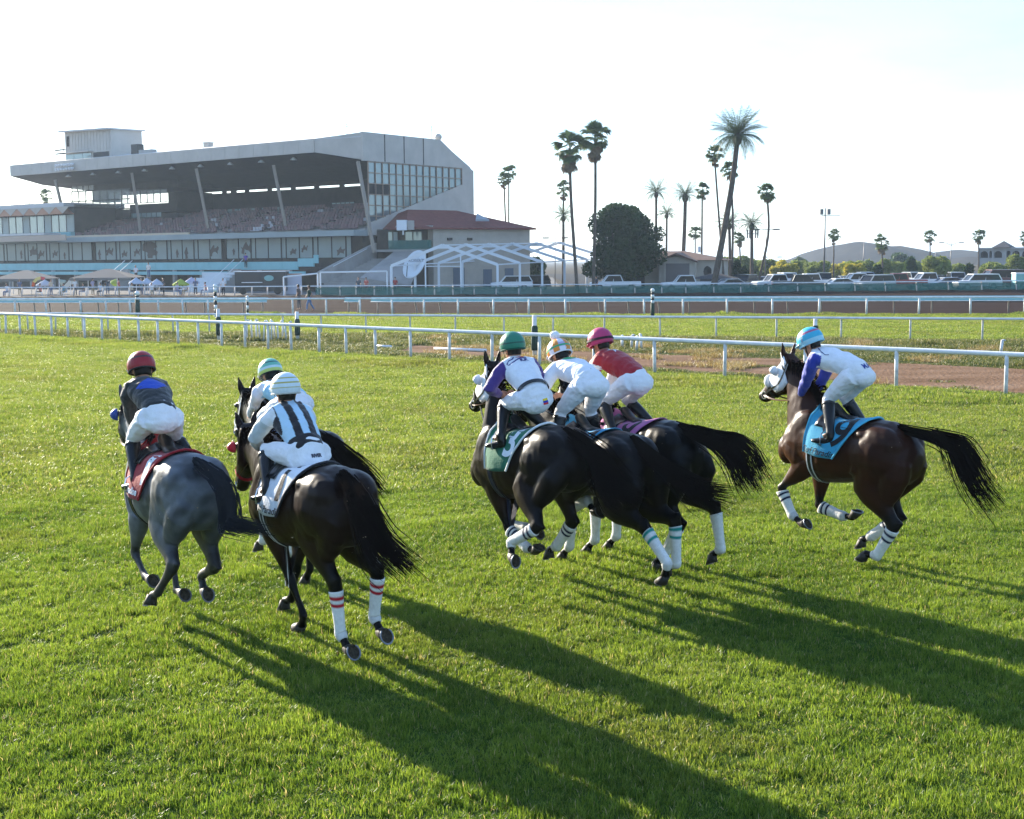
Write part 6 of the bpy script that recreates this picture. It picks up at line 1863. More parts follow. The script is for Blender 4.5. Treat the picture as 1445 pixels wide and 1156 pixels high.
mb = MB(); xa_, xb_ = 19 * sc_, 46 * sc_; mb.add([(xa_, -.8, zt2 + .3), (xb_, -.8, zt2 + .3), (xb_, 5, zt2 + .3), (xa_, 5, zt2 + .3), ((xa_ + xb_) / 2, 2, zt2 + 1.5)], [(0, 1, 4), (1, 2, 4), (2, 3, 4), (3, 0, 4), (3, 2, 1, 0)]); mb.build('peaked_roof', mat('dark_shingle', (.05, .05, .055), .9), ab)

# ------------------------------------------------------------------ hills
def hill(prof, D, depth, label):
    xs = np.linspace(prof[0][0], prof[-1][0], 90); P = []
    for j in range(15):
        f = j / 14; y = D + depth * (f - .35); sh = math.sin(math.pi * min(1, f / .7) / 2) if f < .35 else max(0, math.cos(math.pi * (f - .35) / 1.3)) if f > .35 else 1
        sh = math.sin(math.pi * (f / .7)) if f < .35 else math.cos(math.pi / 2 * (f - .35) / .65)
        row = []
        for x in xs:
            py = np.interp(x, [p[0] for p in prof], [p[1] for p in prof]); p = atY(x, py, D)
            z = max(0, p.z) * sh; w = p.x
            row.append((w, y, z - 1 + (1.6 * noise.noise(Vector((w * .02, y * .02, 1))) + .8 * noise.noise(Vector((w * .06, y * .06, 4)))) * min(1, z / 6)))
        P.append(row)
    o = MB().grid(P).build('hill', M_HILL, None, True); tag(o, label, None, None, 'structure')
M_HILL = band_mat('desert_hill', (.020, .018, .018), (.027, .025, .024), (.036, .032, .030), .01, bump=.5, bscale=.05)
hill([(1120, 374), (1150, 369), (1175, 357.5), (1190, 348), (1203, 341.5), (1216, 339.5), (1232, 341.5), (1244, 347), (1250, 346.8), (1257, 343.8), (1268, 346), (1285, 353), (1305, 360), (1330, 372)], 760, 300, 'blue hill')
hill([(1285, 370), (1300, 359.5), (1325, 355), (1345, 351.5), (1358, 351.8), (1375, 355), (1400, 359), (1470, 366), (1520, 372)], 880, 300, 'far hill')
hill([(1335, 372), (1352, 365), (1368, 361), (1400, 361), (1450, 366), (1480, 372)], 620, 120, 'brown rise')
# ------------------------------------------------------------------ palms, trees, bushes
M_TRUNK = mat('palm_trunk', (.11, .085, .065), .95, .1, noise_amt=.3, noise_scale=3)
M_FROND = mat('palm_leaf', (.060, .090, .034), .55, .15, noise_amt=.2, noise_scale=1, trans=.3)
M_FANLEAF = mat('fan_palm_leaf', (.075, .11, .036), .55, .15, noise_amt=.2, noise_scale=1, trans=.35)
M_DEADLEAF = mat('dead_palm_leaf', (.17, .12, .07), .9, .1, noise_amt=.25, noise_scale=2, trans=.15)
def frond_mesh(L, droop, seed, n=22):
    r = random.Random(seed); v = []; f = []
    P = lambda t: Vector((L * (t - .18 * droop * t * t), 0, L * (.42 * t - droop * .62 * t * t)))
    for k in range(n):
        for s in (1, -1):
            t = .12 + .86 * (k + r.random() * .5) / n; p = P(t); q = P(min(1, t + .05)); d = (q - p).normalized()
            ll = L * .30 * (math.sin(math.pi * min(1, t * .93 + .09)) ** .6) * r.uniform(.8, 1.1)
            out = (d * .75 + Vector((0, s * .85, -.28 - .25 * t + r.uniform(-.1, .1)))).normalized() * ll
            w = d * (L * .0095); i = len(v); v += [p - w, p + w, p + out]; f.append((i, i + 1, i + 2))
    for k in range(6):
        a, b = P(k / 6), P((k + 1) / 6); w = Vector((0, L * .012 * (1 - k / 7), 0)); u = Vector((0, 0, L * .012 * (1 - k / 7))); i = len(v)
        v += [a - w, a + w, a + u, b - w * .85, b + w * .85, b + u * .85]; f += [(i, i + 3, i + 5, i + 2), (i + 1, i + 2, i + 5, i + 4), (i, i + 1, i + 4, i + 3)]
    return MB().add(v, f).mesh('frond')
def fan_mesh(L, seed, n=15):
    r = random.Random(seed); v = []; f = []
    e = Vector((L * .5, 0, L * .12)); v += [(0, -L * .02, 0), (0, L * .02, 0), (e.x, L * .015, e.z), (e.x, -L * .015, e.z)]; f.append((0, 1, 2, 3))
    for k in range(n):
        a = R(-78 + 156 * k / (n - 1)); d = Vector((math.cos(a), math.sin(a), -.10 * abs(math.sin(a)))); ll = L * r.uniform(.45, .58)
        s = Vector((-math.sin(a), math.cos(a), 0)) * (L * .05); m = e + d * ll * .6 + Vector((0, 0, .03 * L)); t = e + d * ll + Vector((0, 0, -L * r.uniform(.06, .2))); i = len(v)
        v += [e, m - s, t, m + s]; f.append((i, i + 1, i + 2, i + 3))
    return MB().add(v, f).mesh('fan_leaf')
FR = [frond_mesh(1.0, d, i) for i, d in enumerate((.25, .6, 1.0, 1.4))]
FA = [fan_mesh(1.0, 50 + i) for i in range(3)]
for m_ in FR: m_.materials.append(M_FROND)
for m_ in FA: m_.materials.append(M_FANLEAF)
DEAD = [m_.copy() for m_ in FA[:2]]
for m_ in DEAD: m_.materials.clear(); m_.materials.append(M_DEADLEAF)
palm_r = random.Random(77)
def palm(crown, base, D, kind, rad_px, label, mid=None, tr=.2, skirt=0, n=None, group='palms standing beyond the track', vis_base=True):
    C_ = atY(*crown, D); B_ = atY(*base, D); B_.z = 0
    t = empty('palm_tree', B_, 0, label, 'palm tree', group)
    top = C_ - B_; pts = [Vector((0, 0, -.2))]
    if mid: pts += [atY(*mid, D) - B_]
    else: pts += [Vector((top.x * .42, 0, top.z * .5))]
    pts.append(top)
    cur = [spline(pts, k / 10) for k in range(11)]; tr *= .74
    mb = MB(); mb.tube(cur, [tr * 1.35] + [tr * (1.08 - .3 * k / 10) for k in range(1, 11)], 9); mb.build('trunk', M_TRUNK, t, True)
    Rr = rad_px / F_PX * D
    up = (cur[-1] - cur[-2]).normalized()
    if kind == 'date':
        mb = MB(); mb.ellipsoid(top - up * .3, (tr * 1.5, tr * 1.5, tr * 2.2)); mb.build('leaf_base', M_TRUNK, t, True)
        N = n or 42
        for i in range(N):
            f = i / N; el = R(74 - 92 * f ** .9 + palm_r.uniform(-8, 8)); az = i * 2.39996 + palm_r.uniform(-.2, .2)
            o = bpy.data.objects.new('frond', FR[0 if f < .25 else 1 if f < .55 else 2 if f < .85 else 3]); COL.objects.link(o); o.parent = t; o.location = top
            o.rotation_euler = (palm_r.uniform(-.3, .3), -el * .80 + .2, az); s = Rr * palm_r.uniform(1.15, 1.4); o.scale = (s, s, s)
    else:
        N = n or 26
        for i in range(N):
            f = i / N; el = R(85 - 135 * f ** .9 + palm_r.uniform(-12, 12)); az = i * 2.39996 + palm_r.uniform(-.3, .3)
            o = bpy.data.objects.new('fan_leaf', FA[i % 3]); COL.objects.link(o); o.parent = t; o.location = top + up * palm_r.uniform(-.3, .2)
            o.rotation_euler = (palm_r.uniform(-.5, .5), -el + .1, az); s = Rr * palm_r.uniform(1.05, 1.45); o.scale = (s, s, s)
        for i in range(skirt):
            o = bpy.data.objects.new('dead_leaf', DEAD[i % 2]); COL.objects.link(o); o.parent = t; o.location = top - up * palm_r.uniform(.1, .5 + skirt * .05)
            o.rotation_euler = (palm_r.uniform(-.4, .4), R(62) + palm_r.uniform(-.15, .3), i * 2.4); s = Rr * palm_r.uniform(.8, 1.1); o.scale = (s, s, s * .8)
    return t
palm((804, 209), (815, 392), 136, 'fan', 21, 'tall fan palm with a shaggy skirt, left of the tall pair before the dark tree', (806, 285), .23, 16)
palm((840, 196), (837, 392), 137, 'fan', 20, 'tallest slender fan palm rising out of the left side of the dark tree', (840, 290), .22, 14)
palm((795, 267), (795, 391), 175, 'fan', 9, 'small fan palm above the date palm at the white frames', None, .2, 5)
palm((795, 305), (795, 393), 160, 'date', 17, 'date palm rising behind the white tent frames', None, .26, n=30)
palm((926, 272), (926, 392), 165, 'date', 20, 'leftmost date palm behind the workshop roof', None, .25, n=34)
palm((941, 302), (940, 392), 170, 'date', 16, 'short date palm behind the left slope of the workshop roof', None, .22, n=30)
palm((967, 276), (962, 392), 162, 'date', 20, 'thick trunked date palm behind the middle of the workshop', (966, 320), .34, n=34)
palm((991, 268), (990, 392), 172, 'fan', 10, 'slim fan palm behind the right half of the workshop roof', None, .18, 6)
palm((981, 329), (981, 392), 210, 'fan', 9, 'smallest distant fan palm showing over the workshop ridge', None, .17, 2)
palm((1008, 217), (1023, 392), 150, 'fan', 12, 'thin curving fan palm half hidden behind the giant leaning palm', (1014, 300), .17, 5)
palm((1041, 192), (1005, 393), 131, 'date', 37, 'giant leaning date palm with the widest crown in the picture', (1031, 272), .40, n=60)
palm((1029, 242), (1033, 392), 155, 'fan', 11, 'fan palm whose small crown shows right below the giant leaning palm', (1034, 300), .18, 5)
palm((1029, 316), (1031, 392), 160, 'date', 19, 'date palm at the foot of the giant leaning palm', None, .28, n=34)
at = palm((1061, 317), (1061, 392), 158, 'date', 19, 'straight palm carrying cell antennas under its crown', None, .30, n=34)
palm((1043, 336), (1046, 392), 200, 'fan', 8, 'small shaggy fan palm between the date palm and the antenna palm', None, .18, 12)
palm((1082, 272), (1067, 393), 148, 'fan', 12, 'bent fan palm with a strongly curved trunk right of the antenna palm', (1084, 333), .19, 3)
palm((711, 255), (716, 391), 190, 'fan', 9, 'left of two slim fan palms rising behind the red roof', None, .18, 3)
palm((718, 245), (718, 391), 192, 'fan', 10, 'right of two slim fan palms rising behind the red roof', None, .18, 3)
palm((1177, 332), (1176, 392), 215, 'fan', 8, 'fan palm beside the tall light mast before the hill', None, .17, 8, 20)
palm((1244, 343), (1246, 392), 205, 'fan', 10, 'shaggy fan palm against the right shoulder of the blue hill', None, .18, 9, 22)
palm((1312, 333), (1313, 392), 225, 'fan', 8, 'fan palm standing over the dip between the hills', None, .16, 7, 20)
palm((1381, 333), (1381, 392), 220, 'fan', 8, 'fan palm at the left corner of the apartment block', None, .18, 7, 20)
palm((1447, 336), (1447, 392), 220, 'fan', 8, 'fan palm cut by the right edge of the picture', None, .18, 7, 20)
palm((65, 276), (65, 391), 235, 'fan', 9, 'lone fan palm over the left clubhouse roof', None, .2, 2, 16)
palm((43, 293), (44, 391), 230, 'date', 13, 'feathery palm tops showing over the left clubhouse roof', None, .25, n=24)
palm((22, 292), (21, 391), 240, 'date', 9, 'small palm tip left of the feathery palm over the clubhouse', None, .2, n=18)
for s in (-1, 1):
    mb = MB(); z = atY(1061, 330, 158).z; mb.beam((0, 0, z), (s * .55, 0, z), .08, .08)
    for d in (-.22, .05): mb.box((s * .55 + d * s - .06, -.08, z - .55), (s * .55 + d * s + .10, .08, z + .45))
    mb.build('cell_antenna', M_GREYPOST, at)

def leafy(blobs, n, size, seed, droop=0.0, flat=1.0):
    """many small leaf-clump faces through the volume of several lobes"""
    r = np.random.default_rng(seed); w = np.array([b[3] * b[4] * b[5] for b in blobs]) ** .67; w /= w.sum(); V = []; 
    for b, k in zip(blobs, np.maximum(1, (w * n)).astype(int)):
        d = r.normal(size=(k, 3)); d /= np.linalg.norm(d, axis=1)[:, None]; rad = r.random(k) ** .30
        V.append(np.array(b[:3]) + d * rad[:, None] * np.array(b[3:6]))
    C_ = np.concatenate(V); m = len(C_); sz = size * r.uniform(.5, 1.4, m)
    a = r.normal(size=(m, 3)); a /= np.linalg.norm(a, axis=1)[:, None]; a[:, 2] -= droop
    b = np.cross(a, r.normal(size=(m, 3))); b /= np.linalg.norm(b, axis=1)[:, None]
    A, B = a * sz[:, None], b * (sz * .55)[:, None]
    Q = np.stack([C_ - A, C_ - B * .9 + A * .1, C_ + A, C_ + B * .9 + A * .1], 1).reshape(-1, 3)
    me = bpy.data.meshes.new('crown'); me.from_pydata(Q.tolist(), [], np.arange(m * 4).reshape(-1, 4).tolist()); me.update()
    return me
M_DARKLEAF = mat('dark_leaf', (.026, .055, .018), .6, .06, noise_amt=.35, noise_scale=.6, trans=.22)
M_YELLOWLEAF = mat('palo_verde_bloom', (.42, .36, .045), .7, .1, noise_amt=.3, noise_scale=.4, trans=.4)
M_OLIVE = mat('olive_leaf', (.19, .23, .055), .7, .1, noise_amt=.3, noise_scale=.4, trans=.4)
M_MIDLEAF = mat('mid_green_leaf', (.06, .10, .035), .6, .1, noise_amt=.3, noise_scale=.5, trans=.3)
M_BARK = mat('bark', (.06, .045, .035), .95, .1)
def tree(name, cx, base_y, D, w_px, top_px, m, n, size, label, cat='tree', lobes=16, seed=1, trunk=.3, low=.12, group=None, drape_=.0):
    B_ = atY(cx, base_y, D); B_.z = 0; t = empty(name, B_, 0, label, cat, group)
    s = D / F_PX; Hh = atY(cx, top_px, D).z; Wd = w_px * s
    r = random.Random(seed); bl = [(0, 0, Hh * (.56 + low * .4), Wd * .36, Wd * .34, Hh * (.42 - low * .3))]
    for k in range(lobes):
        a = r.uniform(0, 6.28); q = r.uniform(.35, .86) * Wd / 2; z = Hh * r.uniform(low + .12, .88); sh = math.sqrt(max(.08, 1 - ((z / Hh - .52) / .52) ** 2))
        rd = Wd * r.uniform(.09, .20); bl.append((q * sh * math.cos(a), q * sh * math.sin(a), z, rd, rd, rd * r.uniform(.65, .95)))
    me = leafy(bl, n, size, seed, drape_); me.materials.append(m); link_mesh('crown', me, None, t)
    mb = MB(); mb.tube([(0, 0, -.2), (.05, 0, Hh * .25), (0, 0, Hh * .6)], [trunk * 1.3, trunk, trunk * .5], 8)
    for k in range(5):
        a = k * 1.26 + .4; mb.tube([(0, 0, Hh * .2), (Wd * .14 * math.cos(a), Wd * .14 * math.sin(a), Hh * .45), (Wd * .28 * math.cos(a), Wd * .28 * math.sin(a), Hh * .68)], [trunk * .6, trunk * .4, trunk * .15], 6)
    mb.build('trunk', M_BARK, t, True)
    return t
tree('ficus_tree', 876, 393, 146, 112, 284, M_DARKLEAF, 26000, .20, 'big dark round tree beside the workshop', lobes=46, seed=5, trunk=.45, low=.08)
tree('small_tree', 1040, 393, 150, 14, 366, M_DARKLEAF, 1200, .25, 'small dark tree under the antenna palm', seed=6, lobes=6, trunk=.15)
tree('small_tree', 1050, 393, 150, 10, 376, M_DARKLEAF, 700, .22, 'low dark shrub right under the antenna palm', seed=8, lobes=5, trunk=.12)
tree('small_tree', 757, 392, 165, 34, 362, M_MIDLEAF, 2500, .3, 'green tree showing through the white tent frames', seed=9, lobes=8, trunk=.2)
tree('small_tree', 1285, 390, 190, 20, 363, M_MIDLEAF, 1600, .35, 'dark bushy palm-like tree before the yellow bushes', seed=10, lobes=7)
tree('small_tree', 1239, 391, 190, 15, 373, M_DARKLEAF, 1000, .3, 'dark bush right of the yellow bush', seed=12, lobes=6, trunk=.15)
tree('small_tree', 1367, 391, 190, 14, 372, M_DARKLEAF, 1000, .3, 'small dark tree left of the apartment block', seed=13, lobes=6, trunk=.15)
tree('pine_tree', 1268, 380, 330, 30, 357, M_MIDLEAF, 1500, .6, 'far grey green tree on the skyline before the hill', seed=14, lobes=7)
tree('pine_tree', 1128, 380, 330, 18, 364, M_MIDLEAF, 1200, .6, 'far dark tree on the skyline left of the hill', seed=15, lobes=6)
pv = [(1020, 46, 362, 0, 210), (1055, 52, 364, 0, 220), (1086, 40, 366, 1, 215), (1106, 44, 371, 2, 205), (1135, 50, 370, 0, 225), (1152, 46, 372, 1, 215), (1178, 52, 372, 2, 220), (1200, 30, 369, 1, 190), (1222, 44, 371, 0, 220), (1258, 52, 368, 1, 215), (1300, 34, 372, 0, 230), (1322, 58, 363, 1, 195), (1352, 34, 372, 0, 225), (1398, 44, 370, 1, 200), (1436, 46, 362, 1, 205), (1205, 34, 372, 2, 188), (990, 30, 370, 0, 225), (1475, 60, 366, 1, 210)]
words_ = ['pale olive', 'olive green', 'yellow flowering']
for i, (cx, w, top, kind, D) in enumerate(pv):
    tree('palo_verde', cx, 390, D, w, top, (M_OLIVE, M_OLIVE, M_YELLOWLEAF)[kind], 3600 if w > 40 else 2200, .26, '%s feathery bush %s' % (words_[kind], ('behind the antenna palm', 'right of the antenna palm', 'by the bent fan palm', 'left of the light mast with yellow bloom', 'before the left foot of the hill', 'just left of the tall light mast', 'just right of the tall light mast', 'by the shaggy palm foot', 'under the hill summit', 'under the right shoulder of the hill', 'left of the widest round bush', 'the widest and roundest of the row', 'right of the widest bush', 'before the apartment arches', 'at the right edge of the apartment block', 'brightest low clump before the hill', 'behind the workshop end', 'cut by the picture edge')[i]), 'bush', 12, 100 + i, .12, .05, 'palo verde bushes behind the parking lot')

# ------------------------------------------------------------------ light masts
M_MAST = mat('mast_steel', (.16, .15, .145), .5, .4, metal=.3)
def mast(px, top, base, D, label, arms='t', r=.1):
    a, b = atY(px, top, D), atY(px - (px - 722) * .004, base, D); b.z = 0
    t = empty('light_mast', (b.x, D, 0), 0, label, 'light pole'); h = a.z
    mb = MB(); mb.tube([(0, 0, 0), (a.x - b.x, 0, h)], [r, r * .6], 8); mb.build('pole', M_MAST, t, True)
    x = a.x - b.x
    if arms == 'flood':
        mb = MB(); mb.beam((x - .5, 0, h - .9), (x + 1.9, 0, h - .9), .08, .08); mb.build('cross_arm', M_MAST, t)
        for q in (-.45, .45): mb = MB(); mb.box((x + q - .2, -.2, h - .8), (x + q + .2, .2, h - .1)); mb.build('lamp', M_MAST, t)
    elif arms == 't':
        mb = MB(); mb.beam((x - 1.2, 0, h), (x + 1.2, 0, h), .07, .07); mb.build('cross_arm', M_MAST, t)
        for q in (-1.2, 1.2): mb = MB(); mb.box((x + q - .4, -.2, h - .08), (x + q + .4, .2, h + .1)); mb.build('lamp', M_MAST, t)
    elif arms == 'road':
        for s in (-1, 1):
            mb = MB(); mb.tube([(x, 0, h - .4), (x + s * .9, 0, h), (x + s * 1.7, 0, h + .05)], .05, 6); mb.build('arm', M_MAST, t); mb = MB(); mb.box((x + s * 1.7 - .4, -.15, h), (x + s * 1.7 + .4, .15, h + .15)); mb.build('lamp', M_MAST, t)
mast(1164.5, 294, 392, 170, 'tall light mast with two big floodlights left of the hill', 'flood', .14)
mast(1081, 324, 392, 160, 'T-shaped lamp pole beside the bent fan palm', 't', .08)
mast(783.5, 336, 392, 170, 'T-shaped lamp pole behind the white tent frames', 't', .07)
mast(1342.5, 343, 388, 230, 'street lamp with two arms between the hills', 'road', .09)
mast(1219.5, 341, 388, 250, 'bare thin pole before the hill summit', 'none', .12)
mast(1321, 345, 388, 260, 'bare thin pole right of the hill dip', 'none', .09)
mast(1107, 343, 380, 300, 'thin distant mast left of the hill', 'none', .1)
mast(1089.5, 363, 388, 220, 'short lamp post behind the olive bushes', 't', .06)

# ------------------------------------------------------------------ vehicles
M_GLASS = mat('car_glass', (.012, .014, .016), .18, .35); M_TYRE = mat('tyre', (.015, .015, .016), .85); M_RIM = mat('wheel_rim', (.4, .41, .43), .35, metal=.8); M_LAMP = mat('headlamp', (.7, .72, .75), .15, .6); M_TAIL = mat('tail_lamp', (.35, .01, .01), .3); M_BUMPER = mat('bumper', (.05, .05, .055), .5)
_paint = {}
def paint(c):
    if c not in _paint: _paint[c] = mat('car_paint', c, .28, .5, coat=.6)
    return _paint[c]
CARS = {  # lower profile (x from nose), cabin base/top x, heights
 'sedan': dict(L=4.6, W=1.78, low=[(0, .35), (0, .62), (.12, .72), (1.2, .86), (3.7, .90), (4.5, .88), (4.6, .62), (4.6, .35)], cab=[(1.15, .85), (1.9, 1.40), (3.2, 1.44), (4.1, .90)], wx=(.85, 3.65), wr=.32),
 'suv': dict(L=4.9, W=1.92, low=[(0, .42), (0, .85), (.15, .98), (1.2, 1.08), (4.8, 1.10), (4.9, .85), (4.9, .42)], cab=[(1.15, 1.06), (1.75, 1.78), (4.45, 1.80), (4.85, 1.08)], wx=(.95, 3.85), wr=.38),
 'pickup': dict(L=5.7, W=1.98, low=[(0, .48), (0, .95), (.15, 1.06), (1.45, 1.14), (3.6, 1.14), (5.65, 1.14), (5.7, .9), (5.7, .48)], cab=[(1.45, 1.12), (2.0, 1.86), (3.35, 1.88), (3.65, 1.13)], wx=(1.0, 4.55), wr=.42),
 'van': dict(L=5.4, W=2.0, low=[(0, .45), (0, .95), (.2, 1.15), (.9, 1.25), (5.35, 1.25), (5.4, .9), (5.4, .45)], cab=[(.8, 1.22), (1.45, 2.15), (5.25, 2.2), (5.4, 1.23)], wx=(.95, 4.25), wr=.38),
}
def make_car(kind, label='car', cat='car'):
    k = CARS[kind]; t = empty('parked_' + {'suv': 'car', 'sedan': 'car', 'pickup': 'pickup', 'van': 'van'}[kind], (0, 0, 0), 0, label, cat)
    w = k['W'] / 2; cx = k['L'] / 2
    def extr(prof, ys):
        mb = MB(); n = len(prof); vs = []; mx = sum(p[0] for p in prof) / n; mz = sum(p[1] for p in prof) / n
        for y, s in ys: vs += [((mx + (x - mx) * s) - cx, y, mz + (z - mz) * s) for x, z in prof]
        fs = []
        for i in range(len(ys) - 1): fs += [(i * n + j, i * n + (j + 1) % n, (i + 1) * n + (j + 1) % n, (i + 1) * n + j) for j in range(n)]
        fs += [tuple(range(n))[::-1], tuple(range((len(ys) - 1) * n, len(ys) * n))]
        return mb.add(vs, fs)
    o = extr(k['low'], [(-w, .955), (-w + .09, 1), (w - .09, 1), (w, .955)]).build('body', paint((.5, .5, .5)), t); o.material_slots[0].link = 'OBJECT'; o.material_slots[0].material = paint((.6, .6, .6))
    c = k['cab']
    g = [(c[0][0] + .05, c[0][1]), (c[1][0], c[1][1] - .10), (c[2][0], c[2][1] - .10), (c[3][0] - .05, c[3][1])]
    extr(g, [(-w + .10, .97), (-w + .16, 1), (w - .16, 1), (w - .10, .97)]).build('glazing', M_GLASS, t)
    mb = MB(); rx0, rx1, z = c[1][0] - cx - .08, c[2][0] - cx + .08, c[1][1] - .11
    mb.box((rx0, -w + .17, z), (rx1, w - .17, z + .10))
    for s in (-1, 1):
        y = s * (w - .12)
        for (a, b) in (((c[0][0], c[0][1]), (c[1][0], c[1][1] - .05)), ((c[3][0], c[3][1]), (c[2][0], c[2][1] - .05)), (((c[0][0] + c[3][0]) / 2, c[0][1]), ((c[1][0] + c[2][0]) / 2, c[1][1] - .05))):
            mb.beam((a[0] - cx, y, a[1]), (b[0] - cx, s * (w - .18), b[1]), .07, .10)
    o = mb.build('roof', paint((.5, .5, .5)), t); o.material_slots[0].link = 'OBJECT'; o.material_slots[0].material = paint((.6, .6, .6))
    if kind == 'pickup': mb = MB(); mb.box((3.75 - cx, -w + .12, 1.142), (5.55 - cx, w - .12, 1.15)); mb.build('cargo_bed', M_BUMPER, t)
    wheel = None
    for x in k['wx']:
        for s in (-1, 1):
            if wheel is None:
                mb = MB(); mb.tube([(0, -.11, 0), (0, -.09, 0), (0, .09, 0), (0, .11, 0)], [k['wr'] * .9, k['wr'], k['wr'], k['wr'] * .9], 16); wheel = wo = mb.build('wheel', M_TYRE, t, True)
                mb = MB(); mb.tube([(0, -.125, 0), (0, -.105, 0)], [k['wr'] * .5, k['wr'] * .62], 12); mb.tube([(0, .105, 0), (0, .125, 0)], [k['wr'] * .62, k['wr'] * .5], 12); mb.build('rim', M_RIM, wo)
            else: wo = copy_tree(wheel, t)
            wo.location = (x - cx, s * (w - .09), k['wr'])
    for s in (-1, 1):
        mb = MB(); mb.box((-cx - .02, s * (w - .45) - .18, .62 if kind == 'sedan' else .78), (-cx + .08, s * (w - .45) + .18, .74 if kind == 'sedan' else .95)); mb.build('headlight', M_LAMP, t)
        mb = MB(); mb.box((cx - .06, s * (w - .3) - .12, .66 if kind == 'sedan' else .8), (cx + .02, s * (w - .3) + .12, .8 if kind == 'sedan' else 1.05)); mb.build('tail_light', M_TAIL, t)
    mb = MB(); mb.box((-cx - .07, -w + .12, .36), (-cx + .05, w - .12, .55)); mb.box((cx - .05, -w + .12, .36), (cx + .07, w - .12, .55)); mb.build('bumper', M_BUMPER, t)
    return t
protos = {}
def car(kind, px, Y, rot, c, label, zs=1.0):
    cat = {'suv': 'car', 'sedan': 'car', 'pickup': 'pickup truck', 'van': 'van'}[kind]
    if kind not in protos: protos[kind] = t = make_car(kind, label, cat)
    else: t = copy_tree(protos[kind])
    p = atY(px, 400, Y); t.location = (p.x, Y, 0); t.scale = (.92, .92, .92); t.rotation_euler.z = R(rot); t['label'] = label; t['category'] = cat; t['group'] = 'vehicles parked beyond the dirt track'
    for ch in t.children:
        if ch.name.startswith(('body', 'roof')) and ch.data.materials: ch.material_slots[0].link = 'OBJECT'; ch.material_slots[0].material = paint(c)
    return t
WH, SV, BK, RD, BL, MR = (.66, .67, .68), (.30, .31, .32), (.015, .016, .018), (.30, .02, .02), (.10, .14, .22), (.10, .02, .025)
car('pickup', 970, 134.5, 0, WH, 'white pickup seen side-on in front of the workshop')
car('sedan', 1027, 137, 20, SV, 'silver car between the white pickup and the dark tent')
car('suv', 1050, 143, 60, BK, 'dark car behind the windscreen under the palms')
car('pickup', 1098, 137.5, 12, WH, 'white pickup left of the black pickup')
car('pickup', 1128, 133.8, 175, BK, 'black pickup at the middle of the lot')
car('pickup', 1146, 141, 5, WH, 'white crew cab pickup behind the black pickup')
car('sedan', 1182, 135.5, 8, WH, 'white rounded car facing left by the light mast')
car('pickup', 1212, 143, 4, WH, 'white pickup behind the rounded white car')
car('suv', 1233, 134.5, 30, SV, 'silver hatchback angled before the red pickup')
car('pickup', 1270, 139, -4, RD, 'red pickup near the middle of the row')
car('pickup', 1310, 143, 6, WH, 'white pickup right of the red pickup')
car('sedan', 1335, 137, 6, BL, 'blue grey car left of the large white van')
car('suv', 1379, 134.8, 5, WH, 'large white sport utility facing left near the right edge')
car('van', 1410, 143, 6, MR, 'dark maroon van behind the white sport utility')
lab = ['blue car', 'white car', 'grey car', 'dark car', 'silver car']
pos = ['far left of the lot under the palms', 'just right of the bent palm', 'before the yellow bushes', 'left of the light mast', 'right of the light mast', 'below the hill summit', 'behind the silver hatchback', 'behind the red pickup', 'before the widest bush', 'right of the widest bush', 'before the apartment arches', 'at the right edge of the far row']
for i, px in enumerate((1074, 1112, 1140, 1163, 1192, 1222, 1247, 1290, 1325, 1350, 1398, 1440)):
    car(('sedan', 'suv')[i % 2], px, 152 + (i * 7) % 9, (80, 96, 88)[i % 3], (BL, WH, SV, BK, SV)[i % 5], '%s parked in the far row, %s' % (lab[i % 5], pos[i]))
car('suv', 722, 147, 4, WH, 'white sport utility parked under the tent frames')
car('suv', 748, 150, 30, BK, 'dark car parked right of the white one under the frames')
t = car('pickup', 868, 140.5, 2, WH, 'white flatbed truck under the dark tree')
# closed trailer / kiosk and teal portable toilet
def simple_box(name, px0, px1, ytop, D, depth, m, label, cat):
    a, b = atY(px0, ytop, D), atY(px1, ytop, D); t = empty(name, (a.x, D, 0), 0, label, cat); w, h = b.x - a.x, a.z
    return t, w, h
t, w, h = simple_box('food_trailer', 331, 402, 384, 138, 3, M_DARKWALL, 'black food trailer with a serving hatch before the terrace', 'trailer')
mb = MB(); mb.box((0, 0, .35), (w, 2.4, h)); mb.build('body', mat('black_trailer', (.02, .021, .024), .4), t)
mb = MB(); mb.box((w * .18, -.03, h * .55), (w * .52, 0, h * .86)); mb.build('hatch', M_DARKFRAME, t); mb = MB(); mb.box((w * .15, -.45, h * .52), (w * .55, 0, h * .55)); mb.build('counter', M_WHITEPIPE, t)
mb = MB(); mb.box((-.1, -.1, h), (w + .1, 2.5, h + .08)); mb.build('roof', M_WHITEPIPE, t); mb = MB(); P = [(w * .68 + .5 * math.cos(a), -.03, h * .72 + .3 * math.sin(a)) for a in [k * .5236 for k in range(12)]]; mb.add(P, [tuple(range(12))]); mb.build('sign', M_TEALCOVER, t)
for x in (.8, w - .8): mb = MB(); mb.tube([(x, -.02, .35), (x, .25, .35)], .35, 12); mb.build('wheel', M_TYRE, t)
t, w, h = simple_box('white_wall_panel', 397, 425, 388, 139.5, 1, M_WHITEPIPE, 'plain white panel wall right of the food trailer', 'wall')
mb = MB(); mb.box((0, 0, 0), (w, .3, h)); mb.build('panel', mat('lilac_white', (.46, .47, .54), .7), t); mb = MB(); mb.box((-.05, -.05, h), (w + .05, .35, h + .12)); mb.build('coping', M_ORANGE, t)
t, w, h = simple_box('portable_toilet', 1434, 1450, 385, 131.5, 1, M_TEALWALL, 'teal portable toilet cut by the right edge', 'toilet')
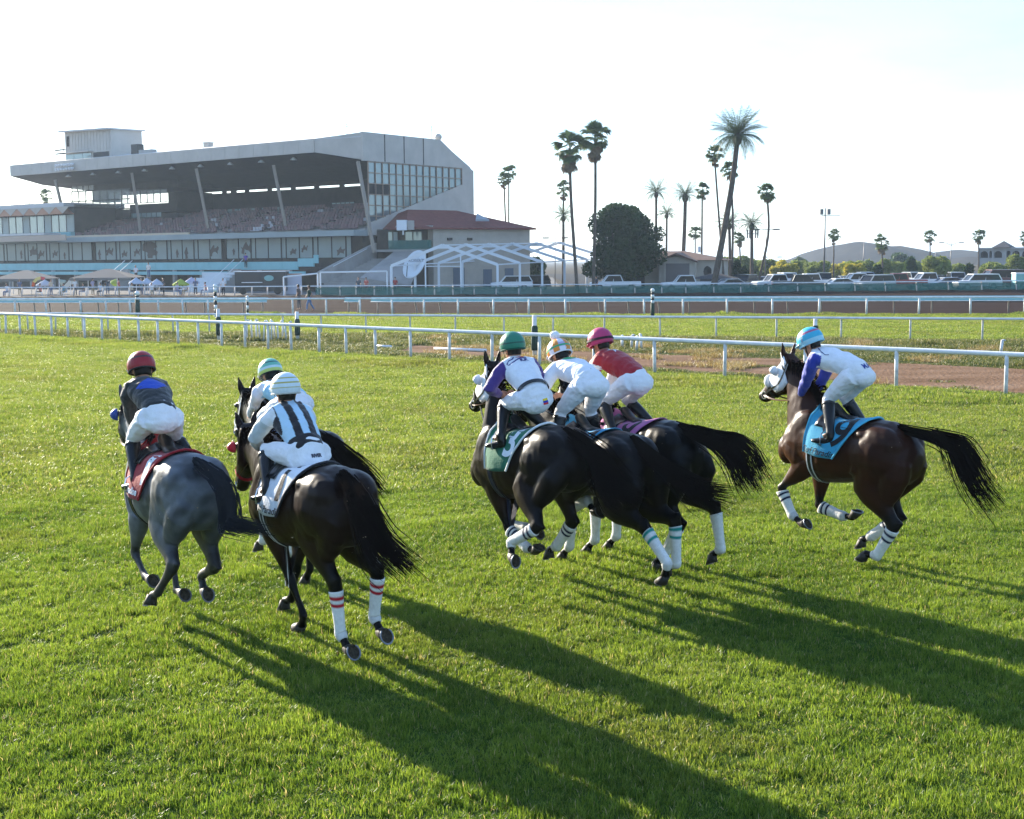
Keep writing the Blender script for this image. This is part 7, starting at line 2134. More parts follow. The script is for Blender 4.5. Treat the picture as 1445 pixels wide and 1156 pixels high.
mb = MB(); mb.box((0, 0, 0), (w, 1.2, h * .93)); mb.build('cabin', M_TEALWALL, t); mb = MB(); mb.box((-.04, -.04, h * .93), (w + .04, 1.24, h)); mb.build('roof', M_WHITEPIPE, t); mb = MB(); mb.box((w * .15, -.03, .1), (w * .85, 0, h * .88)); mb.build('door', M_TEALCOVER, t)

# ------------------------------------------------------------------ tents and parasols
M_TENT = mat('taupe_canvas', (.17, .155, .145), .85, .15, trans=.15); M_DARKTENT = mat('dark_canvas', (.045, .043, .045), .85, .15)
def tent(px0, px1, yeave, yapex, D, m, label, depth=5, wall=None):
    a, b = atY(px0, yeave, D), atY(px1, yeave, D); ap = atY((px0 + px1) / 2, yapex, D + depth / 2)
    t = empty('canopy_tent', ((a.x + b.x) / 2, D, 0), 0, label, 'tent'); w = (b.x - a.x) / 2; h = a.z; hz = ap.z
    mb = MB(); mb.add([(-w, 0, h), (w, 0, h), (w, depth, h), (-w, depth, h), (-w * .1, depth / 2, hz), (w * .1, depth / 2, hz)], [(0, 1, 5, 4), (1, 2, 5), (2, 3, 4, 5), (3, 0, 4)]); o = mb.build('canopy', m, t); o.modifiers.new('t', 'SOLIDIFY').thickness = .04
    mb = MB(); mb.grid([[(-w, 0, h), (w, 0, h)], [(-w, -.02, h - .28), (w, -.02, h - .28)]]); o = mb.build('valance', m, t); o.modifiers.new('t', 'SOLIDIFY').thickness = .02
    for x in (-w + .06, w - .06):
        for y in (.06, depth - .06): mb = MB(); mb.tube([(x, y, 0), (x, y, h)], .04, 6); mb.build('leg', M_WHITEPIPE, t)
    if wall is not None:
        mb = MB(); mb.grid([[(-w, .2, h - .1), (-w * .72, .15, h - .1)], [(-w - 1.3, -.2, .2), (-w - .95, -.2, .2)]]); o = mb.build('side_flap', wall, t); o.modifiers.new('t', 'SOLIDIFY').thickness = .02
    return t
tent(98, 183, 392.5, 379.5, 140, M_TENT, 'large taupe peaked tent in front of the terrace', 6, mat('cream_flap', (.55, .5, .42), .8))
tent(-12, 58, 394, 381.5, 143, M_TENT, 'second taupe tent at the left edge of the apron', 6)
tent(988, 1046, 393.5, 385.5, 138, M_DARKTENT, 'flat dark canopy beside the giant palm foot', 6)
def parasol(px, ytop, w_px, D, c, label, tilt=(0, 0)):
    p = atY(px, ytop, D); t = empty('parasol', (p.x, D, 0), 0, label, 'parasol', 'parasols on the apron'); h = p.z; w = w_px / F_PX * D / 2
    mb = MB(); mb.tube([(0, 0, 0), (0, 0, h)], .03, 6); mb.build('pole', M_WHITEPIPE, t)
    n = 8; mb = MB(); mb.add([(0, 0, 0)] + [(w * math.cos(2 * math.pi * k / n), w * math.sin(2 * math.pi * k / n), -.55) for k in range(n)] + [(w * math.cos(2 * math.pi * k / n) * .99, w * math.sin(2 * math.pi * k / n) * .99, -.68) for k in range(n)], [(0, 1 + k, 1 + (k + 1) % n) for k in range(n)] + [(1 + k, 1 + n + k, 1 + n + (k + 1) % n, 1 + (k + 1) % n) for k in range(n)])
    o = mb.build('canopy', mat('parasol_cloth', c, .8, .15, trans=.35), t); o.location = (0, 0, h); o.rotation_euler = (*tilt, 0); o.modifiers.new('t', 'SOLIDIFY').thickness = .02
    mb = MB(); mb.tube([(0, 0, 0), (0, 0, .08)], .25, 10); mb.build('base', M_GREYPOST, t)
BW = (.52, .58, .68)
parasol(63, 394.5, 26, 139, (.55, .58, .65), 'pale parasol between the two taupe tents')
parasol(192, 391.5, 22, 137, BW, 'left and largest of three pale blue parasols')
parasol(207, 392, 19, 141, BW, 'middle of three pale blue parasols')
parasol(221, 393.5, 22, 138, BW, 'right of three pale blue parasols')
parasol(255, 393.5, 24, 137, (.42, .50, .08), 'lime green parasol beside the lilac one')
parasol(270, 391, 22, 140, (.55, .53, .66), 'lilac white parasol right of the lime one')
parasol(165, 393.5, 12, 138, (.42, .50, .10), 'lime green parasol tipped on its side by the large tent', (.3, .6))
parasol(83, 394, 10, 139, (.45, .50, .42), 'pale green parasol tipped over near the second tent', (.2, -.8))
t = empty('feather_banner', (atY(44, 400, 137).x, 137, 0), 0, 'yellow and orange curved banner near the left tent', 'banner')
for k, c in enumerate(((.5, .12, .03), (.55, .50, .2), (.55, .5, .22), (.5, .1, .12))):
    a0, a1 = R(175 - k * 28), R(175 - (k + 1) * 28); mb = MB(); q = lambda a, r_: (1.0 + r_ * math.cos(a), 0, .9 + r_ * 1.1 * math.sin(a)); mb.add([q(a0, 1.0), q(a1, 1.0), q(a1, .72), q(a0, .72)], [(0, 1, 2, 3)]); o = mb.build('banner_cloth', mat('banner_cloth', c, .8, trans=.3), t); o.modifiers.new('t', 'SOLIDIFY').thickness = .02
mb = MB(); mb.tube([(0, 0, 0), (.0, 0, 1.0)], .03, 6); mb.build('pole', M_GREYPOST, t)
# ------------------------------------------------------------------ people far away
def far_person(px, yfeet, D, c_top, c_leg, label, pose='stand', face=180, z=None, h=1.72):
    p = atY(px, yfeet, D); z = 0 if z is None else z
    t = empty('person', (p.x, D, z), R(face), label, 'person', 'people around the track')
    s = h / 1.75; V3 = lambda x, y, z_: Vector((x, y, z_)) * s
    sw = .18 if pose == 'walk' else .02
    hip, hz = .92, .92
    if pose == 'sit': hz = .50
    kn = {1: V3(sw, .10, .48), -1: V3(-sw * .6, -.10, .48)}; ft = {1: V3(sw * 1.2, .11, .06), -1: V3(-sw * 1.8, -.11, .08)}
    if pose == 'sit': kn = {q: V3(.42, .1 * q, .50) for q in (1, -1)}; ft = {q: V3(.46, .1 * q, .06) for q in (1, -1)}
    d = hz - .92
    mb = MB()
    limb(mb, [V3(0, 0, .95 + d), V3(.01, 0, 1.15 + d), V3(.02, 0, 1.36 + d), V3(.02, 0, 1.47 + d)], [.10, .105, .115, .05]); limb(mb, [V3(.02, 0, 1.40 + d), V3(.03, 0, 1.56 + d)], [.05, .045])
    mb.ellipsoid(V3(.04, 0, 1.645 + d), (.095 * s, .075 * s, .115 * s), nu=10, nv=8); mb.ellipsoid(V3(.135, 0, 1.63 + d), (.02 * s, .015 * s, .02 * s), nu=6, nv=5)
    hd = {}
    for q in (1, -1):
        sh = V3(.02, .17 * q, 1.42 + d); el = V3(-.05 + sw * q * -.5, .23 * q, 1.16 + d); ha = V3(.12 - sw * q * .6, .2 * q, .95 + d); hd[q] = ha
        limb(mb, [sh, el, ha], [.045, .038, .028], 8)
        a = (ha - el).normalized()
        for f_ in range(4): limb(mb, [ha, ha + a * (.085 - .008 * abs(f_ - 1.5)) + V3(.012 * (f_ - 1.5), 0, 0)], [.014, .010], 5)
        limb(mb, [ha, ha + a * .04 + V3(.035, 0, 0)], [.013, .010], 5)
        limb(mb, [V3(0, .09 * q, .92 + d), kn[q], ft[q]], [.075, .052, .038], 8); limb(mb, [ft[q] + V3(-.04, 0, -.02), ft[q] + V3(.16, 0, -.03)], [.038, .03], 8)
    me = organic('body', mb, .022, 2); link_mesh('body', me, M_SKIN, t)
    mb = MB(); limb(mb, [V3(0, 0, .90 + d), V3(0, 0, 1.0 + d), V3(.02, 0, 1.36 + d), V3(.02, 0, 1.46 + d)], [.13, .135, .14, .07], 10)
    for q in (1, -1): limb(mb, [V3(.02, .13 * q, 1.42 + d), V3(.02, .17 * q, 1.42 + d), V3(-.03 - sw * q * .3, .225 * q, 1.2 + d)], [.06, .065, .055], 8)
    link_mesh('shirt', organic('shirt', mb, .022, 2), cloth_mat(c_top, 'shirt_cloth'), t)
    mb = MB(); limb(mb, [V3(0, 0, .97 + d), V3(0, 0, .86 + d)], [.13, .13], 10)
    for q in (1, -1): limb(mb, [V3(0, .085 * q, .93 + d), kn[q], ft[q] + V3(0, 0, .06)], [.095, .068, .055], 8)
    link_mesh('trousers', organic('trousers', mb, .022, 2), cloth_mat(c_leg, 'trouser_cloth'), t)
    mb = MB(); mb.ellipsoid(V3(.02, 0, 1.68 + d), (.105 * s, .088 * s, .10 * s), nu=10, nv=8); link_mesh('hair', mb.mesh('hair'), M_PERSON_HAIR, t, True)
    if pose == 'sit':
        ch = empty('folding_chair', t.location, t.rotation_euler.z, 'folding chair under ' + label, 'chair', 'chairs on the apron')
        mb = MB(); mb.box((-.2, -.24, .38), (.3, .24, .42)); mb.build('seat', M_WHITEPIPE, ch); mb = MB(); mb.box((-.24, -.24, .42), (-.20, .24, .9)); mb.build('backrest', M_WHITEPIPE, ch)
        for x, y in ((-.2, -.2), (-.2, .2), (.26, -.2), (.26, .2)): mb = MB(); mb.tube([(x, y, 0), (x, y, .38)], .02, 5); mb.build('leg', M_WHITEPIPE, ch)
    return t
DEN, KH, DK = (.06, .10, .19), (.25, .20, .13), (.02, .02, .025)
far_person(437, 437, 90, (.02, .05, .035), (.10, .18, .32), 'person in light blue jeans walking in the gap of the teal rail', 'walk', 200)
far_person(422, 437, 93, (.10, .07, .06), (.12, .10, .09), 'person in brown behind the rail gap, left of the jeans', 'stand', 160)
far_person(517, 408, 133, (.42, .10, .08), (.10, .05, .05), 'person in a red orange top by the pipe frame', 'stand', 250)
far_person(506, 408, 134, (.05, .06, .08), DK, 'dark dressed person left of the red orange top', 'stand', 270)
far_person(558, 408, 133.5, (.30, .03, .03), DK, 'person in dark red under the first tent frame', 'stand', 250)
far_person(842, 409, 131, (.04, .04, .05), (.28, .16, .11), 'person leaning near the dark tree behind the windscreen', 'stand', 200)
far_person(315, 408, 132.5, (.55, .58, .62), (.02, .02, .03), 'person in a white shirt and black shorts before the bleachers', 'stand', 270)
far_person(192, 392, 150, (.55, .52, .56), DK, 'person in white standing left on the terrace stairs', 'stand', 270, 1.3)
far_person(210, 390, 150.5, (.58, .55, .52), DEN, 'person in cream standing right on the terrace stairs', 'stand', 270, 1.6)
far_person(347, 376, 153.5, (.12, .06, .30), DK, 'person in purple on the terrace behind the teal wall', 'stand', 270, 2.6)
cs = [(.55, .55, .58), (.10, .12, .18), (.35, .08, .07), (.5, .42, .3), (.12, .25, .28), (.6, .6, .6), (.05, .05, .06), (.35, .30, .42)]
cw = ['white', 'navy', 'red', 'tan', 'teal', 'pale grey', 'black', 'mauve']
wh = [(10, 137, 'sit', 'far left by the tent'), (28, 139, 'stand', 'before the left tent'), (57, 136, 'sit', 'left of the pale parasol'), (72, 138, 'stand', 'under the pale parasol'), (90, 135.5, 'sit', 'right of the pale parasol'), (106, 138, 'stand', 'at the left leg of the large tent'), (118, 137, 'sit', 'under the left part of the large tent'), (131, 140, 'stand', 'under the middle of the large tent'), (142, 137, 'sit', 'under the peak of the large tent'), (152, 141, 'stand', 'under the right part of the large tent'), (168, 137, 'stand', 'right of the large tent'), (186, 136, 'sit', 'under the first blue parasol'), (200, 137.5, 'stand', 'between the first two blue parasols'), (214, 136.5, 'sit', 'under the middle blue parasol'), (231, 138, 'stand', 'right of the blue parasols'), (250, 135.8, 'sit', 'under the lime parasol'), (262, 137, 'sit', 'between the lime and the lilac parasols'), (276, 136.2, 'stand', 'under the lilac parasol'), (290, 137, 'sit', 'right of the lilac parasol')]
for i, (px, D, pose, w_) in enumerate(wh):
    far_person(px, 410, D, cs[i % 8], (DEN, KH, DK)[i % 3], 'person in %s %s, %s' % (cw[i % 8], 'seated' if pose == 'sit' else 'standing', w_), pose, (250, 290, 200, 330)[i % 4])
# ------------------------------------------------------------------ kicked up turf
r0 = random.Random(31)
def clod_mb(mb, c, s):
    mb.ellipsoid(c, (s * r0.uniform(.8, 1.3), s * r0.uniform(.8, 1.3), s * r0.uniform(.6, 1)), nu=6, nv=4)
M_CLOD = mat('turf_clod', (.03, .022, .014), .95, .05)
p = gnd(1418, 611); t = MB(); clod_mb(t, (0, 0, .03), .055); clod_mb(t, (.05, .03, .02), .035); o = t.build('turf_clod', M_CLOD, None, True); o.location = p; tag(o, 'dark clod of turf lying on the grass by the bay tail', 'clod')
mb = MB()
for px, py, n_c, sp in ((300, 700, 10, 70), (470, 760, 12, 80), (560, 700, 8, 60), (850, 660, 10, 80), (960, 700, 10, 70), (1260, 640, 10, 60), (270, 780, 8, 60)):
    for _ in range(n_c):
        a, b = px + r0.gauss(0, sp), py + r0.gauss(0, sp * .8); Y = (8.2 if px < 600 else 11.5) + r0.uniform(0, 2.2)
        q = atY(a, b, Y)
        if q.z > .02: clod_mb(mb, q, r0.choice((.003, .003, .004, .005)))
tag(mb.build('flying_dirt', mat('flying_crumb', (.20, .17, .12), .9)), kind='stuff')
# ------------------------------------------------------------------ air
hz_ = bpy.data.materials.new('haze_air'); hz_.use_nodes = True
n_, l_ = hz_.node_tree.nodes, hz_.node_tree.links
n_.remove(n_['Principled BSDF']); pv_ = n_.new('ShaderNodeVolumePrincipled'); pv_.inputs['Color'].default_value = (.62, .79, 1.0, 1); pv_.inputs['Density'].default_value = 0.0002; pv_.inputs['Anisotropy'].default_value = 0.35
l_.new(pv_.outputs['Volume'], n_['Material Output'].inputs['Volume'])
mb = MB(); mb.box((-5100, -250, -1.2), (5100, 6100, 42)); o = mb.build('haze', hz_); tag(o, kind='stuff')
# ------------------------------------------------------------------ the seven runners
FIT = {"h1": {"pos": [-3.073, 12.051], "psi": 32.55, "dz": -0.048, "pitch": 1.65, "legs": {"HL": [[42.8, -51.8, 43.6, 64.5, 13.9], 9.2], "HR": [[44.4, -40.8, 65.7, -36.6, -88.9], -0.7], "FL": [[-24.9, 28.5, -59.7, -94.1, -100.2], -1.6], "FR": [[-46.0, 3.1, -15.2, -92.8, -99.2], -1.2]}, "head": [36.9, 1.4, -39.9, -13.3], "jockey": [0.076, 0.083, 1.863, 24.555, -1.743, 1.577, 28.775, 0.131, 1.317, 0.642, 1.521, -1.754, 48.316]}, "h2": {"pos": [-1.736, 11.334], "psi": 35.23, "dz": -0.071, "pitch": 0.13, "legs": {"HL": [[49.6, -41.3, 0.9, -42.9, -93.8], -5.7], "HR": [[34.1, -65.0, 16.8, -39.2, -90.1], 3.5], "FL": [[-44.3, -24.5, -29.1, 34.2, 55.8], -8.2], "FR": [[-41.4, 22.8, 25.1, 70.6, 20.2], 2.5]}, "head": [24.1, -1.6, -61.0, -9.3], "jockey": [0.049, -0.013, 1.643, 38.716, -3.024, 0.113, 30.567, 0.17, 1.356, 0.739, 1.611, 8.573, 44.365]}, "h3": {"pos": [-2.299, 13.848], "psi": 34.48, "dz": -0.063, "pitch": 0.41, "legs": {"HL": [[42.4, -46.2, -4.4, 41.1, 26.9], 0.0], "HR": [[55.2, -76.8, -13.7, -26.9, -77.6], -2.0], "FL": [[-79.1, 8.7, 5.3, 65.7, 15.6], -2.9], "FR": [[-51.3, -5.0, -9.3, 50.9, 54.7], 0.0]}, "head": [31.1, -5.7, -47.1, -2.1], "jockey": [-0.087, -0.002, 1.815, 10.293, -1.604, 0.917, 42.253, 0.236, 1.26, 0.771, 1.589, 3.246, 35.0]}, "h4": {"pos": [0.177, 13.535], "psi": 34.81, "dz": -0.047, "pitch": -3.48, "legs": {"HL": [[46.9, -38.4, 63.2, -22.0, -72.9], 18.6], "HR": [[62.3, -20.2, 47.7, 64.9, 14.0], 4.3], "FL": [[-47.6, -19.0, -60.6, -79.2, -129.4], -5.2], "FR": [[-34.6, 22.6, -92.0, -80.0, -90.0], 0.2]}, "head": [88.6, -3.6, -40.0, -2.0], "jockey": [-0.137, 0.01, 1.861, 38.986, -7.452, -4.581, 31.423, 0.053, 1.494, 0.32, 1.874, -10.625, 39.772]}, "h5": {"pos": [0.818, 13.653], "psi": 34.53, "dz": -0.076, "pitch": 2.52, "legs": {"HL": [[10.0, -70.4, -48.7, 13.2, 34.7], -4.2], "HR": [[-1.7, -77.1, -2.1, 57.9, 6.7], 2.8], "FL": [[-86.6, -26.6, -114.3, -53.4, -104.3], 0.7], "FR": [[-56.5, 12.1, 4.1, 43.6, 28.9], 0.0]}, "head": [35.0, 0.0, -45.0, 0.0], "jockey": [0.038, 0.016, 2.009, 9.968, -5.023, -3.571, 35.338, 0.242, 1.309, 0.622, 1.796, -3.105, 35.0]}, "h6": {"pos": [1.352, 14.249], "psi": 37.15, "dz": -0.063, "pitch": 0.3, "legs": {"HL": [[24.8, -44.7, 33.5, 48.6, 0.2], -1.0], "HR": [[17.6, -66.2, -7.0, 55.4, 5.0], 5.1], "FL": [[-58.5, 12.5, 1.0, 46.5, 29.9], 0.0], "FR": [[-58.5, 12.5, 1.0, 46.5, 29.9], 0.0]}, "head": [35.0, 0.0, -45.0, 0.0], "jockey": [0.058, -0.008, 1.964, 24.285, 4.109, -0.784, 33.467, 0.078, 1.463, 0.72, 1.66, -7.755, 35.0]}, "h7": {"pos": [3.605, 14.265], "psi": 36.05, "dz": -0.049, "pitch": 4.58, "legs": {"HL": [[26.3, -43.9, 28.2, 81.2, 29.8], -2.8], "HR": [[45.5, -33.5, 48.8, 58.2, 7.2], 1.0], "FL": [[-55.0, 44.7, -37.8, -66.3, -104.7], 2.4], "FR": [[-41.7, 1.6, -83.8, -98.6, -149.1], 0.7]}, "head": [57.3, -6.8, -48.9, -2.0], "jockey": [-0.046, 0.012, 2.024, 12.092, 11.006, -3.456, 37.079, 0.019, 1.406, 0.633, 1.664, -18.658, 5.675]}}
NAVY = (0.012, 0.016, 0.05); RED = (0.42, 0.02, 0.03); TEAL = (0.02, 0.25, 0.22); WHITE = (0.76, 0.77, 0.78)
bands = lambda c, a=0.09, w=0.05, g=0.14: [(a, a + w, c), (a + g, a + g + w, c)]
DARK = (0.014, 0.010, 0.008); BLACKP = (0.003, 0.0027, 0.0027)
BAY = (0.030, 0.009, 0.0042); BROWN = (0.0065, 0.0042, 0.0034)
slit = [(-0.05, -0.12), (0.05, -0.12), (0.05, 0.12), (-0.05, 0.12)]
HORSE = {
 'h1': dict(label='dappled grey racehorse with a red and white saddle cloth, galloping', coat=(0.105, 0.115, 0.13), points=(0.028, 0.029, 0.032), grey=True, cloth=(0.30, 0.012, 0.02), trim=(0.3, 0.012, 0.02),
            patch=[(slit, -0.12, 1.42, (0.72, 0.74, 0.76), 0.12)], print=[('Paradise', 0.09, 0.12, 1.22, (0.75, 0.75, 0.78), 0.3, 0.003)], cups=(0.03, 0.07, 0.30),
            tail=[(311, 676, 0.35), (322, 712, 0.45), (322, 735, 0.5), (340, 740, 0.6), (372, 746, 0.72)], spread=0.07, droop=0.05, girth_white=False),
 'h2': dict(label='near dark bay racehorse with red striped bandages and a white number cloth', coat=(0.013, 0.0058, 0.0036), points=BLACKP, flank=(0.012, 0.004, 0.001), cloth=(0.70, 0.72, 0.75), trim=(0.02, 0.02, 0.025),
            print=[('1', 0.40, -0.06, 1.42, (0.012, 0.012, 0.014), 0.0, 0.010), ('Turf Paradise', 0.085, 0.09, 1.20, (0.012, 0.012, 0.014), 0.35, 0.001)],
            wraps=dict(HL=bands(RED), HR=bands(RED)), cups=(0.55, 0.02, 0.03), noseband=cloth_mat((0.5, 0.02, 0.03), 'fleece'),
            tail=[(505, 700, 0.3), (520, 735, 0.42), (535, 765, 0.55), (556, 784, 0.7), (578, 800, 0.85)], spread=0.13, droop=0.10),
 'h3': dict(label='dark bay racehorse half hidden behind the striped rider, its feet bandaged white', coat=(0.008, 0.0048, 0.0036), points=BLACKP, cloth=(0.05, 0.12, 0.30), cheek=M_STRAP_WHITE, browband=M_STRAP_WHITE, bridle=M_STRAP_WHITE,
            wraps=dict(FL=[], FR=[]), tail=[(472, 632, 0.2), (496, 655, 0.3), (516, 676, 0.45), (530, 690, 0.6)], spread=0.10, droop=0.12),
 'h4': dict(label='very dark racehorse in a white hood with a green saddle cloth', coat=(0.0065, 0.0042, 0.0034), points=BLACKP, flank=(0.014, 0.005, 0.002), cloth=(0.012, 0.14, 0.075), trim=(0.72, 0.76, 0.74), hood=(0.74, 0.76, 0.78), cups=(0.66, 0.68, 0.70),
            print=[('3', 0.40, -0.08, 1.43, (0.72, 0.76, 0.78), 0.0, 0.009)], wraps=dict(HL=bands(NAVY), HR=bands(NAVY), FL=bands(NAVY), FR=bands(NAVY)),
            tail=[(838, 638, 0.22), (850, 665, 0.35), (862, 685, 0.5), (878, 697, 0.7), (895, 700, 0.8)], spread=0.14, droop=0.10, girth=cloth_mat((0.01, 0.015, 0.045), 'girth_web'), girth_white=False),
 'h5': dict(label='dark racehorse between two others with an orange and blue saddle cloth', coat=(0.006, 0.0039, 0.0032), points=BLACKP, flank=(0.010, 0.004, 0.001), cloth=(0.05, 0.30, 0.50), band=(0.38, 0.07, 0.015), hood=None,
            print=[('10', 0.36, -0.08, 1.45, (0.012, 0.012, 0.014), 0.0, 0.012)], wraps=dict(HL=bands(TEAL, 0.02, 0.06, 0.17), HR=bands(TEAL, 0.02, 0.06, 0.17), FL=[], FR=[]),
            tail=[(930, 652, 0.18), (956, 668, 0.30), (990, 685, 0.5), (1032, 688, 0.78)], spread=0.10, droop=0.24),
 'h6': dict(label='black racehorse with a pink saddle cloth and plain white bandages', coat=(0.0045, 0.0038, 0.0035), points=BLACKP, cloth=(0.42, 0.13, 0.30), hood=None,
            print=[('8', 0.38, -0.08, 1.45, (0.012, 0.012, 0.014), 0.0, 0.009)], wraps=dict(HL=[], HR=[], FL=[], FR=[]),
            tail=[(1000, 617, 0.16), (1022, 624, 0.32), (1042, 642, 0.48), (1055, 668, 0.6), (1066, 682, 0.7)], spread=0.17, droop=0.06),
 'h7': dict(label='bay racehorse numbered 9 in a white hood with navy striped bandages', coat=BAY, points=(0.008, 0.0065, 0.006), flank=(0.022, 0.006, 0.0), cloth=(0.045, 0.34, 0.52), trim=(0.07, 0.42, 0.60), hood=(0.74, 0.76, 0.78), cups=(0.62, 0.63, 0.64),
            print=[('9', 0.42, -0.07, 1.42, (0.012, 0.012, 0.014), 0.15, 0.008), ('Turf Paradise', 0.09, 0.13, 1.20, (0.012, 0.012, 0.014), 0.35, 0.001)],
            wraps={n: bands(NAVY, 0.08, 0.06, 0.17) for n in ('HL', 'HR', 'FL', 'FR')}, roll=(0.62, 0.61, 0.58),
            tail=[(1318, 616, 0.15), (1346, 626, 0.33), (1360, 648, 0.45), (1380, 680, 0.6), (1410, 708, 0.8)], spread=0.13, droop=0.22),
}
for k in HORSE: HORSE[k]['key'] = k

def hb(front, back=None, band=None, bandc=None):
    def f(v):
        c = np.tile(np.array(front, float), (len(v), 1))
        if back is not None: c[v[:, 0] < 0.03] = back
        return c
    return f
def helmet_red(v):
    c = np.tile(np.array((0.30, 0.012, 0.018)), (len(v), 1)); z, x = v[:, 2], v[:, 0]
    c[x > 0.045] = (0.62, 0.60, 0.60); c[(x > 0.035) & (x < 0.05)] = (0.03, 0.03, 0.03); c[z < -0.01] = (0.03, 0.02, 0.02); c[(z > 0.085) & (z < 0.098) & (x < 0)] = (0.035, 0.03, 0.03)
    return c
def helmet_yellowbands(v):
    c = np.tile(np.array((0.66, 0.74, 0.76)), (len(v), 1)); z = v[:, 2]
    for a in (0.035, 0.078, 0.115): c[(z > a) & (z < a + 0.011)] = (0.42, 0.36, 0.06)
    return c
def helmet_green_white(v):
    c = np.tile(np.array((0.16, 0.46, 0.34)), (len(v), 1)); z, x = v[:, 2], v[:, 0]
    c[(z < 0.06)] = (0.55, 0.70, 0.72); c[(z < 0.03)] = (0.52, 0.62, 0.16); c[x > 0.04] = (0.72, 0.76, 0.70); c[(x > 0.03) & (x < 0.045)] = (0.02, 0.04, 0.05); c[(z > 0.095) & (z < 0.106) & (x < .03)] = (0.02, 0.04, 0.05)
    return c
def helmet_green(v):
    c = np.tile(np.array((0.02, 0.19, 0.115)), (len(v), 1)); z, x = v[:, 2], v[:, 0]
    c[x > 0.05] = (0.70, 0.75, 0.74); c[(x > 0.04) & (x < 0.052)] = (0.015, 0.06, 0.04); c[(z > 0.045) & (z < 0.056)] = (0.01, 0.06, 0.04)
    return c
def helmet_check(v):
    c = np.tile(np.array((0.72, 0.70, 0.76)), (len(v), 1)); z, y, x = v[:, 2], v[:, 1], v[:, 0]
    a = np.floor(np.arctan2(y, x + 0.01) / R(30)); b = np.floor((z + 0.02) / 0.055)
    c[(np.mod(a, 2) == 0)] = (0.66, 0.24, 0.03); c[(np.mod(b, 2) == 1) & (np.mod(a, 2) == 1)] = (0.46, 0.38, 0.56)
    c[(z > 0.045) & (z < 0.066)] = (0.02, 0.34, 0.14); c[x > 0.09] = (0.75, 0.73, 0.76)
    return c
def helmet_magenta(v):
    c = np.tile(np.array((0.46, 0.035, 0.13)), (len(v), 1)); z, x, y = v[:, 2], v[:, 0], v[:, 1]
    c[(np.abs(x - 0.03) < 0.006)] = (0.16, 0.01, 0.05)
    return c
def helmet_sky(v):
    c = np.tile(np.array((0.05, 0.42, 0.60)), (len(v), 1)); z, x, y = v[:, 2], v[:, 0], v[:, 1]
    c[(z < 0.035)] = (0.35, 0.62, 0.72); c[(np.abs(x - 0.02) < 0.008) & (z > 0.03)] = (0.30, 0.35, 0.45); c[(z > 0.10) & (z < 0.122) & (x < 0.02)] = (0.42, 0.10, 0.20)
    return c

def stripes(L):
    c = np.tile(np.array((0.014, 0.010, 0.012)), (len(L), 1)); y = L[:, 1] + 0.02 * (L[:, 0] - .2)
    b = np.floor((y + 0.225) / 0.064).astype(int)
    c[(b % 2) == 1] = (0.46, 0.64, 0.76); c[L[:, 0] < 0.085] = (0.014, 0.010, 0.012)
    return c
def sleeve2(t, V, s, L):
    c = np.tile(np.array((0.48, 0.52, 0.52)), (len(V), 1))
    up = L[:, 2] > -0.02 - 0.3 * np.clip(t, 0, 1)
    w = np.sin(t * 34) > -0.1
    c[(V[:, 2] > np.interp(t, [0, 1, 2], [1.99, 1.78, 1.64]))] = (0.30, 0.02, 0.06)
    c[(V[:, 2] > np.interp(t, [0, 1, 2], [1.99, 1.78, 1.64])) & w & (t < .8)] = (0.66, 0.60, 0.62); c[t < 0.25] = (0.72, 0.72, 0.72)
    return c
def sleeve6(t, V, s, L):
    c = np.tile(np.array((0.75, 0.76, 0.78)), (len(V), 1)); c[((t > 0.32) & (t < 0.75))] = (0.36, 0.012, 0.018); c[t < 0.12] = (0.36, 0.012, 0.018)
    return c
diamond = [(0, 1), (1, 0), (0, -1), (-1, 0)]
star = [(math.sin(2 * math.pi * k / 10) * (1 if k % 2 == 0 else 0.42), math.cos(2 * math.pi * k / 10) * (1 if k % 2 == 0 else 0.42)) for k in range(10)]
oval = [(1.3 * math.cos(2 * math.pi * k / 16), 0.75 * math.sin(2 * math.pi * k / 16)) for k in range(16)]
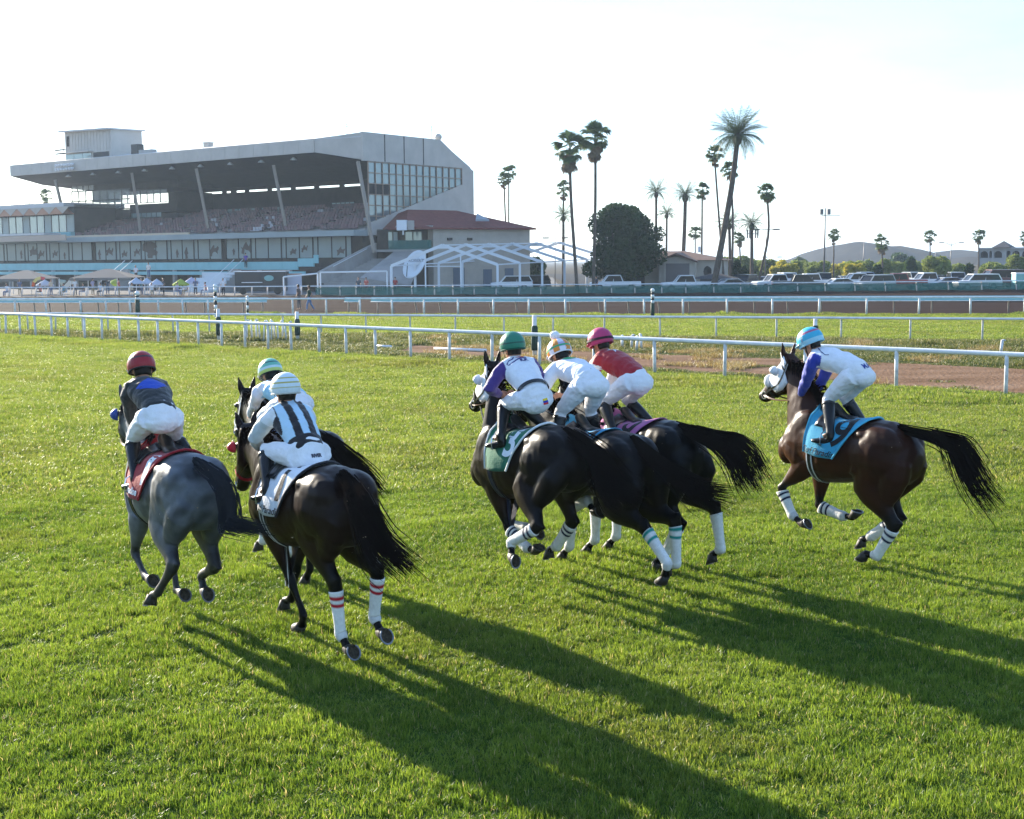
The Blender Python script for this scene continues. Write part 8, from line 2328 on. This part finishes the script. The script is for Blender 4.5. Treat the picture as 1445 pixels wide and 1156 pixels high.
RIDER = {
 'h1': dict(seed=1, label='jockey in black silks with a blue diamond and a dark red helmet', torso=(0.014, 0.016, 0.017), sleeve=(0.014, 0.016, 0.017), helmet=helmet_red, marks=[('blue_diamond', [(0, .8), (1.25, 0), (0, -.8), (-1.25, 0)], (0.29, 0.0), 0.13, (0.02, 0.07, 0.42), 0.1)], whip=None),
 'h2': dict(seed=2, label='jockey in black and pale blue vertical stripes with a pale yellow-banded helmet', torso=stripes, sleeve=sleeve2, helmet=helmet_yellowbands, rim=(0.5, 0.5, 0.45), breech_letters=[('breeches_print', 'RIVER', (-0.10, -0.03, 0.06), 0.036, (0.07, 0.07, 0.09))], whip=-1),
 'h3': dict(seed=3, label='jockey in pale blue silks with white sleeves and a green and white helmet', torso=(0.32, 0.60, 0.74), sleeve=(0.75, 0.74, 0.78), helmet=helmet_green_white, letters=[('back_emblem', 'C', (0.34, 0.0), 0.13, (0.03, 0.04, 0.08))],
            strokes=[('back_bracket', [(0.40, 0.11), (0.36, 0.105), (0.35, 0.085), (0.31, 0.09), (0.26, 0.085)], 0.009, (0.03, 0.04, 0.08)), ('back_bracket', [(0.40, -0.11), (0.36, -0.105), (0.35, -0.085), (0.31, -0.09), (0.26, -0.085)], 0.009, (0.03, 0.04, 0.08)), ('back_bracket', [(0.40, 0.11), (0.405, 0.05), (0.405, -0.05), (0.40, -0.11)], 0.009, (0.03, 0.04, 0.08))]),
 'h4': dict(seed=4, label='jockey in white silks with purple sleeves, red neckerchief and a green helmet', torso=(0.75, 0.76, 0.79), sleeve=(0.055, 0.025, 0.17), helmet=helmet_green, rim=(0.01, 0.08, 0.05), scarf=(0.5, 0.03, 0.03), belt=True, flag=True,
            letters=[('back_letters', 'K.K', (0.40, -0.03), 0.055, (0.03, 0.03, 0.16))], strokes=[('back_stroke', [(0.47, 0.05), (0.44, 0.075), (0.435, 0.11), (0.40, 0.145), (0.37, 0.14), (0.39, 0.08), (0.42, 0.02), (0.45, -0.03), (0.45, -0.08)], 0.012, (0.03, 0.025, 0.16))], whip=-1),
 'h5': dict(seed=5, label='jockey all in white with a green oval and an orange-checked helmet topped by a pompom', torso=(0.77, 0.78, 0.81), sleeve=(0.77, 0.78, 0.81), helmet=helmet_check, rim=(0.7, 0.7, 0.72), pom=True, marks=[('green_oval', oval, (0.42, 0.0), 0.062, (0.02, 0.36, 0.14), 0.0)], whip=-1),
 'h6': dict(seed=6, label='jockey in red silks with a white star and a magenta helmet', torso=(0.33, 0.010, 0.018), sleeve=sleeve6, helmet=helmet_magenta, rim=(0.35, 0.03, 0.1), band=(0.03, 0.015, 0.02), marks=[('white_star', star, (0.43, -0.01), 0.085, (0.72, 0.73, 0.76), 0.2)], whip=-1),
 'h7': dict(seed=7, label='jockey in white silks with royal blue sleeves and a sky blue helmet', torso=(0.76, 0.77, 0.80), sleeve=(0.025, 0.045, 0.34), helmet=helmet_sky, rim=(0.3, 0.58, 0.68), strokes=[('shoulder_stroke', [(0.30, 0.135), (0.33, 0.15), (0.38, 0.135), (0.44, 0.09), (0.48, 0.045)], 0.013, (0.02, 0.03, 0.14))], breech_letters=[('breeches_print', 'M.A', (-0.055, 0, 0.09), 0.075, (0.02, 0.04, 0.25))]),
}
import os as _os
for k in FIT:
    H_ = make_horse(FIT[k], HORSE[k])
    make_jockey(FIT[k], RIDER[k], H_)
